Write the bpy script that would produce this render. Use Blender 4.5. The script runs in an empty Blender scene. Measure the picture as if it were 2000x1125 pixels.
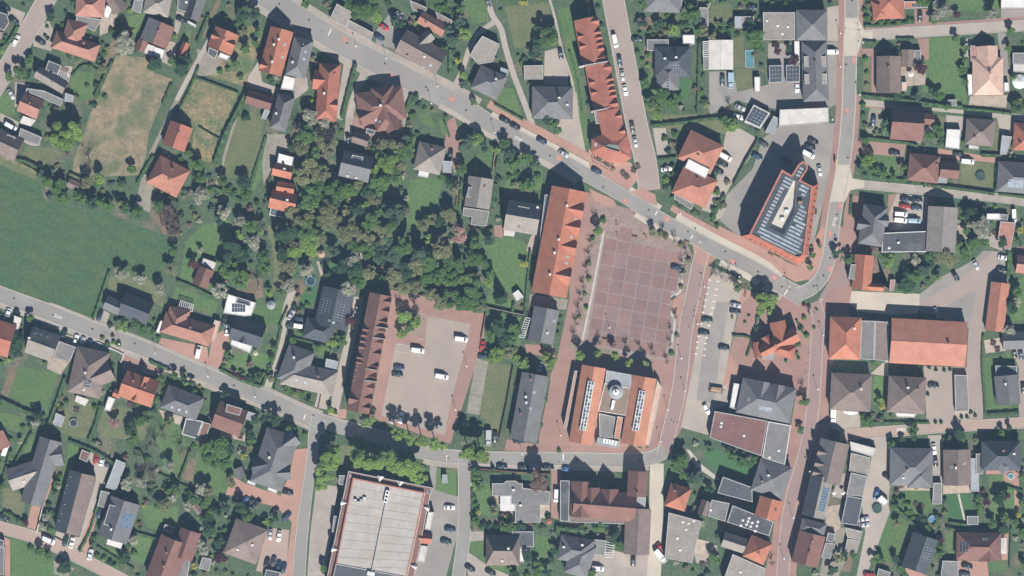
import bpy, math, random
import numpy as np
from mathutils import Vector, Matrix
from mathutils.geometry import tessellate_polygon
random.seed(7); RNG = np.random.default_rng(7)
SC = bpy.context.scene; COL = SC.collection
# ------------------------------------------------------------------ camera, sky, sun, exposure
CAM_H = 1800.0
MPP = 0.2                                   # metres per photo pixel on the ground
cam = bpy.data.cameras.new('camera'); camo = bpy.data.objects.new('camera', cam); COL.objects.link(camo)
camo.location = (0, 0, CAM_H); camo.rotation_euler = (0, 0, 0)
cam.sensor_width = 36.0; cam.lens = 36.0 * CAM_H / 400.0; cam.clip_start = 10.0; cam.clip_end = 6000.0
SC.camera = camo
SUN_EL, SUN_AZ = math.radians(44.0), math.radians(165.5)      # azimuth clockwise from north (up in the photo)
world = bpy.data.worlds.new('World'); SC.world = world; world.use_nodes = True
wn = world.node_tree; wn.nodes.clear()
sky = wn.nodes.new('ShaderNodeTexSky'); sky.sky_type = 'NISHITA'; sky.sun_disc = False
sky.sun_elevation = SUN_EL; sky.sun_rotation = SUN_AZ; sky.altitude = 50; sky.air_density = 0.75; sky.dust_density = 0.25; sky.ozone_density = 3.5
bg = wn.nodes.new('ShaderNodeBackground'); bg.inputs[1].default_value = 0.05
wo = wn.nodes.new('ShaderNodeOutputWorld'); wn.links.new(sky.outputs[0], bg.inputs[0]); wn.links.new(bg.outputs[0], wo.inputs[0])
sl = bpy.data.lights.new('sun', 'SUN'); sl.energy = 5.0; sl.angle = math.radians(0.53); sl.color = (1.0, 0.955, 0.89)
slo = bpy.data.objects.new('sun', sl); COL.objects.link(slo)
sd = Vector((math.sin(SUN_AZ) * math.cos(SUN_EL), math.cos(SUN_AZ) * math.cos(SUN_EL), math.sin(SUN_EL)))
slo.rotation_euler = sd.to_track_quat('Z', 'Y').to_euler(); slo.location = (0, 0, 300)
vs = SC.view_settings; vs.view_transform = 'Standard'; vs.look = 'None'; vs.exposure = 0.55; vs.gamma = 1.0; vs.use_curve_mapping = False
SC.cycles.max_bounces = 5; SC.cycles.diffuse_bounces = 3; SC.cycles.glossy_bounces = 2; SC.cycles.transmission_bounces = 2; SC.cycles.transparent_max_bounces = 4

def P(x, y, z=0.0):
    """photo pixel -> world x,y of a point at height z"""
    s = MPP * (1 - z / CAM_H)
    return Vector(((x - 1000) * s, (562.5 - y) * s))

# ------------------------------------------------------------------ materials
MATS = {}
def mat(name, col, col2=None, scale=0.3, rough=0.85, amt=1.0, fine=2.2, fine_amt=0.12, streak=None, spec=0.25, rand=0.0, blotch=None, metal=0.0, lines=None):
    if name in MATS: return MATS[name]
    m = bpy.data.materials.new(name); MATS[name] = m; m.use_nodes = True
    nt = m.node_tree; N = nt.nodes; L = nt.links
    b = N['Principled BSDF']; b.inputs['Roughness'].default_value = rough; b.inputs['Specular IOR Level'].default_value = spec; b.inputs['Metallic'].default_value = metal
    geo = N.new('ShaderNodeNewGeometry')
    c2 = col2 or tuple(c * 0.72 for c in col)
    vec = geo.outputs['Position']
    if streak:
        mp = N.new('ShaderNodeMapping'); mp.inputs['Rotation'].default_value = (0, 0, math.radians(streak[0])); mp.inputs['Scale'].default_value = (1, streak[1], 1)
        L.new(vec, mp.inputs['Vector']); svec = mp.outputs[0]
    else: svec = vec
    n1 = N.new('ShaderNodeTexNoise'); n1.inputs['Scale'].default_value = scale; n1.inputs['Detail'].default_value = 6; n1.inputs['Roughness'].default_value = 0.62
    L.new(svec, n1.inputs['Vector'])
    r1 = N.new('ShaderNodeMapRange'); r1.inputs['From Min'].default_value = 0.34; r1.inputs['From Max'].default_value = 0.66
    r1.inputs['To Max'].default_value = amt
    L.new(n1.outputs['Fac'], r1.inputs['Value'])
    mx = N.new('ShaderNodeMix'); mx.data_type = 'RGBA'; mx.inputs['A'].default_value = (*col, 1); mx.inputs['B'].default_value = (*c2, 1)
    L.new(r1.outputs[0], mx.inputs['Factor']); out = mx.outputs['Result']
    if blotch:
        n3 = N.new('ShaderNodeTexNoise'); n3.inputs['Scale'].default_value = blotch[1]; n3.inputs['Detail'].default_value = 5
        L.new(vec, n3.inputs['Vector'])
        r3 = N.new('ShaderNodeMapRange'); r3.inputs['From Min'].default_value = blotch[2]; r3.inputs['From Max'].default_value = blotch[2] + 0.12
        r3.inputs['To Max'].default_value = blotch[3]
        L.new(n3.outputs['Fac'], r3.inputs['Value'])
        m3 = N.new('ShaderNodeMix'); m3.data_type = 'RGBA'; m3.inputs['B'].default_value = (*blotch[0], 1)
        L.new(r3.outputs[0], m3.inputs['Factor']); L.new(out, m3.inputs['A']); out = m3.outputs['Result']
    n2 = N.new('ShaderNodeTexNoise'); n2.inputs['Scale'].default_value = fine; n2.inputs['Detail'].default_value = 3
    L.new(vec, n2.inputs['Vector'])
    r2 = N.new('ShaderNodeMapRange'); r2.inputs['From Min'].default_value = 0.3; r2.inputs['From Max'].default_value = 0.7
    r2.inputs['To Min'].default_value = 1 - fine_amt; r2.inputs['To Max'].default_value = 1 + fine_amt
    L.new(n2.outputs['Fac'], r2.inputs['Value'])
    val = r2.outputs[0]
    if rand:
        oi = N.new('ShaderNodeObjectInfo'); rr = N.new('ShaderNodeMapRange'); rr.inputs['To Min'].default_value = 1 - rand; rr.inputs['To Max'].default_value = 1 + rand
        L.new(oi.outputs['Random'], rr.inputs['Value'])
        mu = N.new('ShaderNodeMath'); mu.operation = 'MULTIPLY'; L.new(val, mu.inputs[0]); L.new(rr.outputs[0], mu.inputs[1]); val = mu.outputs[0]
    if lines:
        mp2 = N.new('ShaderNodeMapping'); mp2.inputs['Rotation'].default_value = (0, 0, math.radians(lines[0])); L.new(vec, mp2.inputs['Vector'])
        wv = N.new('ShaderNodeTexWave'); wv.wave_type = 'BANDS'; wv.bands_direction = 'X'; wv.inputs['Scale'].default_value = lines[1]; wv.inputs['Distortion'].default_value = 0.4; wv.inputs['Detail'].default_value = 1
        L.new(mp2.outputs[0], wv.inputs['Vector'])
        wr = N.new('ShaderNodeMapRange'); wr.inputs['To Min'].default_value = 1 - lines[2]; wr.inputs['To Max'].default_value = 1 + lines[2] * 0.4
        L.new(wv.outputs['Fac'], wr.inputs['Value'])
        mu2 = N.new('ShaderNodeMath'); mu2.operation = 'MULTIPLY'; L.new(val, mu2.inputs[0]); L.new(wr.outputs[0], mu2.inputs[1]); val = mu2.outputs[0]
    hv = N.new('ShaderNodeHueSaturation'); L.new(val, hv.inputs['Value']); L.new(out, hv.inputs['Color'])
    L.new(hv.outputs[0], b.inputs['Base Color'])
    return m
# ground
mat('garden', (0.085, 0.115, 0.062), (0.048, 0.088, 0.048), 0.22, 0.95, fine=1.1, fine_amt=0.3, blotch=((0.17, 0.135, 0.10), 0.09, 0.55, 0.65))
mat('lawn', (0.068, 0.138, 0.048), (0.100, 0.148, 0.056), 0.13, 0.95, fine=0.9, fine_amt=0.2, rand=0.10, blotch=((0.115, 0.118, 0.060), 0.09, 0.60, 0.4))
mat('lawn_dry', (0.145, 0.145, 0.078), (0.095, 0.125, 0.058), 0.14, 0.95, fine=0.9, fine_amt=0.16, rand=0.08)
mat('lawn_dark', (0.042, 0.118, 0.046), (0.058, 0.128, 0.048), 0.2, 0.95, fine=1.0, fine_amt=0.12, rand=0.08)
mat('field', (0.048, 0.102, 0.042), (0.068, 0.110, 0.048), 0.05, 0.95, fine=0.8, fine_amt=0.22, streak=(-52, 6.0), blotch=((0.095, 0.112, 0.058), 0.05, 0.54, 0.55), lines=(-52, 0.055, 0.05))
mat('meadow', (0.28, 0.215, 0.140), (0.155, 0.145, 0.088), 0.3, 0.95, fine=0.8, fine_amt=0.22, blotch=((0.098, 0.125, 0.064), 0.10, 0.49, 0.8))
mat('meadow_rough', (0.29, 0.215, 0.12), (0.10, 0.118, 0.06), 0.2, 0.95, fine=1.1, fine_amt=0.35, blotch=((0.075, 0.132, 0.058), 0.09, 0.465, 0.8))
mat('soil', (0.20, 0.145, 0.10), (0.12, 0.105, 0.066), 0.22, 0.95, fine=1.5, fine_amt=0.3)
mat('asphalt', (0.258, 0.244, 0.225), (0.222, 0.211, 0.196), 0.06, 0.9, fine=3.0, fine_amt=0.05, blotch=((0.30, 0.285, 0.27), 0.05, 0.55, 0.5))
mat('asphalt_yard', (0.262, 0.242, 0.222), (0.215, 0.202, 0.188), 0.09, 0.9, fine=2.0, fine_amt=0.07, blotch=((0.31, 0.285, 0.255), 0.07, 0.55, 0.6))
mat('concrete', (0.375, 0.330, 0.280), (0.31, 0.275, 0.24), 0.12, 0.9, fine=2.0, fine_amt=0.07)
mat('concrete_light', (0.48, 0.435, 0.36), (0.40, 0.36, 0.30), 0.14, 0.9, fine=2.0, fine_amt=0.06)
mat('pavement', (0.35, 0.305, 0.265), (0.27, 0.24, 0.21), 0.18, 0.9, fine=2.5, fine_amt=0.10, blotch=((0.42, 0.365, 0.315), 0.1, 0.56, 0.6))
mat('pink_asphalt', (0.32, 0.258, 0.225), (0.275, 0.228, 0.20), 0.07, 0.9, fine=2.5, fine_amt=0.06)
mat('pink_lane', (0.37, 0.272, 0.225), (0.32, 0.245, 0.205), 0.1, 0.9, fine=2.5, fine_amt=0.08)
mat('brick_paving', (0.305, 0.182, 0.150), (0.255, 0.162, 0.138), 0.13, 0.9, fine=2.2, fine_amt=0.12, blotch=((0.33, 0.205, 0.165), 0.08, 0.55, 0.6))
mat('brick_orange', (0.385, 0.225, 0.175), (0.325, 0.195, 0.155), 0.13, 0.9, fine=2.2, fine_amt=0.10)
mat('brick_violet', (0.285, 0.198, 0.178), (0.25, 0.18, 0.165), 0.13, 0.9, fine=2.2, fine_amt=0.08)
mat('parking_paving', (0.325, 0.272, 0.230), (0.282, 0.240, 0.205), 0.10, 0.9, fine=2.0, fine_amt=0.07, blotch=((0.36, 0.30, 0.255), 0.04, 0.54, 0.6))
mat('gravel', (0.28, 0.245, 0.20), (0.19, 0.185, 0.145), 0.3, 0.95, fine=2.0, fine_amt=0.15)
mat('patio', (0.42, 0.35, 0.285), (0.30, 0.25, 0.205), 0.5, 0.9, fine=2.5, fine_amt=0.15, rand=0.12)
mat('kerb', (0.42, 0.39, 0.35), (0.35, 0.33, 0.30), 0.5, 0.9)
mat('stone_light', (0.46, 0.43, 0.38), (0.38, 0.355, 0.32), 0.4, 0.9)
mat('paint_white', (0.72, 0.71, 0.68), (0.55, 0.54, 0.52), 0.8, 0.8)
mat('paint_red', (0.50, 0.20, 0.155), (0.42, 0.19, 0.155), 0.5, 0.85)
mat('paint_pale', (0.52, 0.31, 0.26), None, 0.5, 0.85)
mat('field_red', (0.252, 0.150, 0.130), (0.195, 0.126, 0.114), 0.12, 0.9, fine=1.2, fine_amt=0.12, rand=0.09, blotch=((0.17, 0.118, 0.105), 0.2, 0.58, 0.5))
mat('field_violet', (0.236, 0.152, 0.138), (0.188, 0.132, 0.124), 0.12, 0.9, fine=1.2, fine_amt=0.12, rand=0.08, blotch=((0.16, 0.118, 0.108), 0.2, 0.58, 0.5))
# roofs
def roofm(n, c, v=0.13, **k):
    c2 = tuple(x * 0.74 for x in c); k.setdefault('blotch', (tuple(x * 0.62 + 0.01 for x in c), 0.45, 0.57, 0.28))
    mat('roof_' + n, c, c2, 0.28, k.pop('rough', 0.8), amt=0.8, fine=1.5, fine_amt=v, rand=k.pop('rand', 0.07), **k)
roofm('red', (0.365, 0.142, 0.095), 0.12); roofm('ora', (0.42, 0.168, 0.105), 0.11); roofm('sal', (0.36, 0.182, 0.138), 0.12); roofm('brn', (0.205, 0.108, 0.088))
roofm('bro', (0.215, 0.168, 0.148)); roofm('gry', (0.165, 0.165, 0.168)); roofm('drk', (0.072, 0.082, 0.094)); roofm('bei', (0.285, 0.255, 0.225))
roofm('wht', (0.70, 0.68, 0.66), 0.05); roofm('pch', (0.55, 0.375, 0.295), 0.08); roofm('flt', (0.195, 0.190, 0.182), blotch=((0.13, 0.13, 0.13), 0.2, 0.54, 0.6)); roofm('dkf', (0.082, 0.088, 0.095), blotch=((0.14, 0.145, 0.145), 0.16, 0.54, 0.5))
roofm('mar', (0.185, 0.098, 0.086), blotch=((0.23, 0.14, 0.12), 0.1, 0.52, 0.5)); roofm('hal', (0.415, 0.185, 0.128), 0.08); roofm('tan', (0.435, 0.405, 0.372), 0.05, lines=(-102.5, 1.3, 0.05), blotch=((0.35, 0.31, 0.27), 0.06, 0.48, 0.7)); roofm('blu', (0.30, 0.325, 0.345), 0.05)
roofm('gla', (0.10, 0.135, 0.15), 0.1, rough=0.2); roofm('woo', (0.26, 0.195, 0.155), lines=(-12, 1.2, 0.1)); roofm('cor', (0.225, 0.205, 0.19), lines=(4, 1.1, 0.10)); roofm('whr', (0.60, 0.57, 0.53), 0.06, lines=(0, 0.9, 0.12))
roofm('toh', (0.47, 0.215, 0.135), 0.07); roofm('rim', (0.46, 0.15, 0.085), 0.1); roofm('grn', (0.21, 0.235, 0.215), 0.06)
mat('wall_brick', (0.24, 0.12, 0.085), None, 0.5); mat('wall_cream', (0.58, 0.52, 0.42), None, 0.5); mat('wall_white', (0.68, 0.66, 0.62), None, 0.5)
mat('coping', (0.42, 0.42, 0.41), None, 0.5); mat('coping_white', (0.68, 0.67, 0.65), None, 0.5); mat('coping_red', (0.42, 0.17, 0.115), None, 0.5)
mat('chimney_brick', (0.26, 0.16, 0.13), None, 1.0, rand=0.2); mat('metal_white', (0.72, 0.72, 0.71), None, 0.5, 0.4)
mat('glass', (0.05, 0.07, 0.09), (0.07, 0.095, 0.11), 0.5, 0.12, spec=0.6); mat('glass_pale', (0.36, 0.42, 0.44), (0.25, 0.31, 0.33), 0.5, 0.15, spec=0.6)
mat('pv_dark', (0.055, 0.065, 0.085), None, 0.8, 0.15, spec=0.5, rand=0.15); mat('pv_blue', (0.07, 0.13, 0.21), None, 0.8, 0.2, spec=0.5, rand=0.15); mat('pv_pale', (0.27, 0.31, 0.355), (0.17, 0.20, 0.235), 0.8, 0.2, spec=0.5, rand=0.2)
mat('pv_frame', (0.42, 0.44, 0.45), None, 0.5, 0.5)
mat('wood', (0.30, 0.19, 0.12), None, 0.8); mat('wood_dark', (0.09, 0.065, 0.05), None, 0.8); mat('bark', (0.13, 0.10, 0.075), None, 1.2); mat('rubber', (0.02, 0.02, 0.02))
mat('wall_stone', (0.33, 0.29, 0.25), None, 0.8)
mat('plastic_blue', (0.12, 0.27, 0.42), None, 1); mat('net_dark', (0.035, 0.05, 0.06), None, 1); mat('net_green', (0.05, 0.09, 0.08), None, 1)
mat('pool_water', (0.07, 0.19, 0.215), (0.10, 0.24, 0.26), 0.3, 0.06, spec=0.5); mat('pond_water', (0.03, 0.035, 0.03), None, 0.5, 0.06, spec=0.5)
mat('yellow_paint', (0.55, 0.40, 0.06), None, 1); mat('timber_pale', (0.45, 0.32, 0.22), None, 1)

# ------------------------------------------------------------------ mesh helpers
def mesh(name, verts, faces, mats, mi=None, smooth=False):
    me = bpy.data.meshes.new(name); me.from_pydata([tuple(v) for v in verts], [], faces)
    for m in (mats if isinstance(mats, (list, tuple)) else [mats]): me.materials.append(MATS[m])
    if mi is not None: me.polygons.foreach_set('material_index', mi)
    if smooth: me.polygons.foreach_set('use_smooth', [True] * len(me.polygons))
    me.update(); return me
def link(name, me, parent=None, loc=(0, 0, 0)):
    o = bpy.data.objects.new(name, me); COL.objects.link(o); o.location = loc
    if parent is not None: o.parent = parent
    return o
class MB:
    """collects verts/faces"""
    def __init__(s): s.v = []; s.f = []; s.m = []
    def add(s, verts, faces, mi=0):
        k = len(s.v); s.v += [tuple(v) for v in verts]; s.f += [tuple(i + k for i in f) for f in faces]; s.m += [mi] * len(faces)
    def box(s, x0, y0, z0, x1, y1, z1, mi=0):
        s.add([(x0, y0, z0), (x1, y0, z0), (x1, y1, z0), (x0, y1, z0), (x0, y0, z1), (x1, y0, z1), (x1, y1, z1), (x0, y1, z1)],
              [(0, 3, 2, 1), (4, 5, 6, 7), (0, 1, 5, 4), (1, 2, 6, 5), (2, 3, 7, 6), (3, 0, 4, 7)], mi)
    def prism(s, pts, z0, z1, mi=0, mi_top=None, bottom=True):
        pts = ccw(pts); n = len(pts)
        z0 = [z0] * n if not hasattr(z0, '__len__') else z0; z1 = [z1] * n if not hasattr(z1, '__len__') else z1
        v = [(p[0], p[1], a) for p, a in zip(pts, z0)] + [(p[0], p[1], a) for p, a in zip(pts, z1)]
        s.add(v, [(i, (i + 1) % n, n + (i + 1) % n, n + i) for i in range(n)] + ([tuple(range(n - 1, -1, -1))] if bottom else []), mi)
        k = len(s.v) - 2 * n
        s.f.append(tuple(k + n + i for i in range(n))); s.m.append(mi if mi_top is None else mi_top)
    def bar(s, a, b, w, mi=0):
        a = Vector(a); b = Vector(b); d = (b - a).normalized(); q = Vector((0, 0, 1)) if abs(d.z) < 0.9 else Vector((1, 0, 0))
        x = d.cross(q).normalized() * w / 2; y = d.cross(x).normalized() * w / 2
        s.add([a - x - y, a + x - y, a + x + y, a - x + y, b - x - y, b + x - y, b + x + y, b - x + y], [(0, 1, 5, 4), (1, 2, 6, 5), (2, 3, 7, 6), (3, 0, 4, 7), (0, 3, 2, 1), (4, 5, 6, 7)], mi)
    def tube(s, a, b, r0, r1, n=6, mi=0):
        a = Vector(a); b = Vector(b); d = (b - a).normalized(); q = Vector((0, 0, 1)) if abs(d.z) < 0.9 else Vector((1, 0, 0))
        x = d.cross(q).normalized(); y = d.cross(x).normalized()
        v = [a + (x * math.cos(t) + y * math.sin(t)) * r0 for t in [2 * math.pi * i / n for i in range(n)]] + [b + (x * math.cos(t) + y * math.sin(t)) * r1 for t in [2 * math.pi * i / n for i in range(n)]]
        s.add(v, [(i, (i + 1) % n, n + (i + 1) % n, n + i) for i in range(n)] + [tuple(range(n - 1, -1, -1)), tuple(range(n, 2 * n))], mi)
    def mesh(s, name, mats, smooth=False): return mesh(name, s.v, s.f, mats, s.m, smooth)
def area2(p): return sum(p[i][0] * p[(i + 1) % len(p)][1] - p[(i + 1) % len(p)][0] * p[i][1] for i in range(len(p)))
def ccw(p): return list(p) if area2(p) > 0 else list(p)[::-1]
def inset(pts, d):
    pts = ccw(pts); n = len(pts); out = []
    for i in range(n):
        a, b, c = Vector(pts[i - 1][:2]), Vector(pts[i][:2]), Vector(pts[(i + 1) % n][:2])
        u = (b - a).normalized(); w = (c - b).normalized(); nu = Vector((-u.y, u.x)); nw = Vector((-w.y, w.x))
        k = nu + nw; k = k / max(0.25, k.dot(k) / 2) if k.length > 1e-6 else nu
        out.append(b + k * d)
    return out
def inside(p, poly):
    x, y = p[0], p[1]; r = False; n = len(poly)
    for i in range(n):
        x1, y1 = poly[i][0], poly[i][1]; x2, y2 = poly[i - 1][0], poly[i - 1][1]
        if (y1 > y) != (y2 > y) and x < (x2 - x1) * (y - y1) / (y2 - y1) + x1: r = not r
    return r
THINGS = []          # (object, look, noun, px, py) labelled at the end
LAND = []            # (px, py, short) landmarks for the labels
def thing(o, look, noun, x, y, group=None, cat=None):
    THINGS.append((o, look, noun, x, y)); o['category'] = cat or noun
    if group: o['group'] = group
    return o
def root(name, x, y, z=0.0):
    o = bpy.data.objects.new(name, None); COL.objects.link(o); p = P(x, y, z); o.location = (p.x, p.y, 0); o.empty_display_size = 1; return o

# ------------------------------------------------------------------ ground sheets
ZMAP = np.zeros((320, 560)); GY, GX = np.mgrid[0:320, 0:560]; GX = GX * 4.0 - 120 + 2; GY = GY * 4.0 - 80 + 2
def level(pts, raise_=0.0):
    """height for a new sheet: just above whatever already lies under it"""
    a = np.array(pts, float)[:, :2]; m = np.zeros(ZMAP.shape, bool)
    for i in range(len(a)):
        x1, y1 = a[i]; x2, y2 = a[i - 1]
        if y1 != y2:
            c = ((y1 > GY) != (y2 > GY)) & (GX < (x2 - x1) * (GY - y1) / (y2 - y1) + x1); m ^= c
        k = max(2, int(max(abs(x1 - x2), abs(y1 - y2)) / 2))
        ex = np.clip(((np.linspace(x1, x2, k) + 120) / 4).astype(int), 0, 559); ey = np.clip(((np.linspace(y1, y2, k) + 80) / 4).astype(int), 0, 319); m[ey, ex] = True
    m[1:] |= m[:-1]; m[:, 1:] |= m[:, :-1]; m[:-1] |= m[1:]; m[:, :-1] |= m[:, 1:]
    z = max(float(ZMAP[m].max()) if m.any() else 0.0, raise_) + GSTEP
    ZMAP[m] = np.maximum(ZMAP[m], z); return z
GSTEP = 0.006
def sheet(name, m, pts, raise_=0.0, parent=None, look=None, z=None, thick=None):
    xs = [p[0] for p in pts]; ys = [p[1] for p in pts]
    if z is None:
        z = level(pts, raise_)
    w = [P(*p) for p in pts]; w = ccw(w)
    me = mesh(name, [(p.x, p.y, 0) for p in w], [tuple(range(len(w)))], m)
    o = link(name, me, parent, (0, 0, z))
    if parent is None:
        o['kind'] = 'structure'
        cx = sum(xs) / len(xs); cy = sum(ys) / len(ys)
        THINGS.append((o, look or '', name.replace('_', ' '), cx, cy))
    o['z'] = z
    return o
def smooth(pts, n=6):
    out = []; k = len(pts)
    for i in range(k - 1):
        p0, p1, p2, p3 = [np.array(pts[max(0, min(k - 1, j))], float) for j in (i - 1, i, i + 1, i + 2)]
        for t in np.linspace(0, 1, n, endpoint=False):
            out.append(0.5 * ((2 * p1) + (-p0 + p2) * t + (2 * p0 - 5 * p1 + 4 * p2 - p3) * t * t + (-p0 + 3 * p1 - 3 * p2 + p3) * t ** 3))
    out.append(np.array(pts[-1], float)); return out
def offset_line(c, off):
    out = []
    for i, p in enumerate(c):
        a = c[max(0, i - 1)]; b = c[min(len(c) - 1, i + 1)]; d = np.array(b[:2]) - np.array(a[:2]); d = d / (np.linalg.norm(d) + 1e-9)
        n = np.array((-d[1], d[0])); o = off(p) if callable(off) else off
        out.append((p[0] + n[0] * o, p[1] + n[1] * o))
    return out
def ribbon(name, m, pts, w=None, kerb=None, raise_=0.0, look=None, n=6, parent=None):
    """pts: (x,y[,w]) in photo pixels"""
    if w is not None: pts = [(p[0], p[1], w) for p in pts]
    c = smooth(pts, n)
    l = offset_line(c, lambda p: p[2] / 2); r = offset_line(c, lambda p: -p[2] / 2)
    o = sheet(name, m, l + r[::-1], raise_, parent, look)
    if kerb:
        z = o['z']
        for s in (-1, 1):
            a = offset_line(c, lambda p: s * (p[2] / 2 - 0.2)); b = offset_line(c, lambda p: s * (p[2] / 2 + kerb))
            wa = [P(*q) for q in a]; wb = [P(*q) for q in b]; k = len(wa)
            v = [(q.x, q.y, 0.012) for q in wa] + [(q.x, q.y, 0.012) for q in wb] + [(q.x, q.y, 0.10) for q in wa] + [(q.x, q.y, 0.10) for q in wb]
            f = []
            for i in range(k - 1): f += [(2 * k + i, 2 * k + i + 1, 3 * k + i + 1, 3 * k + i), (i, i + 1, 2 * k + i + 1, 2 * k + i), (k + i, 3 * k + i, 3 * k + i + 1, k + i + 1)]
            link('kerb', mesh('kerb', v, f, 'kerb'), o, (0, 0, 0.0))
    return o, c
def strip(name, m, c, off, w, i0=0, i1=None, look=None):
    c = c[i0:i1]
    a = offset_line(c, off - w / 2); b = offset_line(c, off + w / 2)
    return sheet(name, m, a + b[::-1], look=look)
def mark(parent, x, y, lx, ly, ang, m='paint_white', dz=0.004, name='road_marking'):
    """flat painted rectangle lx x ly px turned by ang degrees (photo sense)"""
    p = P(x, y); t = math.radians(-ang); u = Vector((math.cos(t), math.sin(t))) * lx * MPP / 2; v = Vector((-math.sin(t), math.cos(t))) * ly * MPP / 2
    pz = parent['z'] if 'z' in parent else 0.05
    me = mesh(name, [(*(-u - v), 0), (*(u - v), 0), (*(u + v), 0), (*(-u + v), 0)], [(0, 1, 2, 3)], m)
    return link(name, me, parent, (p.x, p.y, dz))
mat('verge_mix', (0.30, 0.218, 0.185), (0.215, 0.165, 0.138), 0.35, 0.95, fine=1.6, fine_amt=0.2, blotch=((0.14, 0.145, 0.08), 0.15, 0.56, 0.6))
# ------------------------------------------------------------------ the ground and what is laid on it
g = mesh('ground', [(-420, -300, 0), (420, -300, 0), (420, 300, 0), (-420, 300, 0)], [(0, 1, 2, 3)], 'garden')
go = link('ground', g); go['kind'] = 'structure'; go['label'] = 'green and brown garden ground under the whole town'
def S(name, m, *xy, look=None): return sheet(name, m, [(xy[i], xy[i + 1]) for i in range(0, len(xy), 2)], look=look)
# fields and meadows
S('field', 'field', -80, 290, 0, 321, 75, 352, 88, 394, 154, 407, 210, 416, 282, 445, 325, 462, 333, 500, 322, 540, 290, 556, 262, 545, 236, 530, 213, 528, 181, 626, 0, 560, -80, 530, look='green mown')
S('meadow', 'meadow', 228, 108, 288, 112, 300, 142, 336, 154, 305, 225, 290, 262, 285, 305, 272, 342, 200, 345, 142, 335, 145, 308, 165, 260, 175, 225, 200, 170, look='straw coloured')
S('meadow', 'meadow_rough', 375, 152, 465, 182, 410, 320, 374, 302, 379, 250, 352, 232, 350, 205, look='rough straw tufted')
S('meadow', 'meadow_rough', 385, 110, 410, 118, 470, 60, 500, 45, 515, 70, 498, 120, 480, 170, 380, 140, look='weedy building plot')
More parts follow.
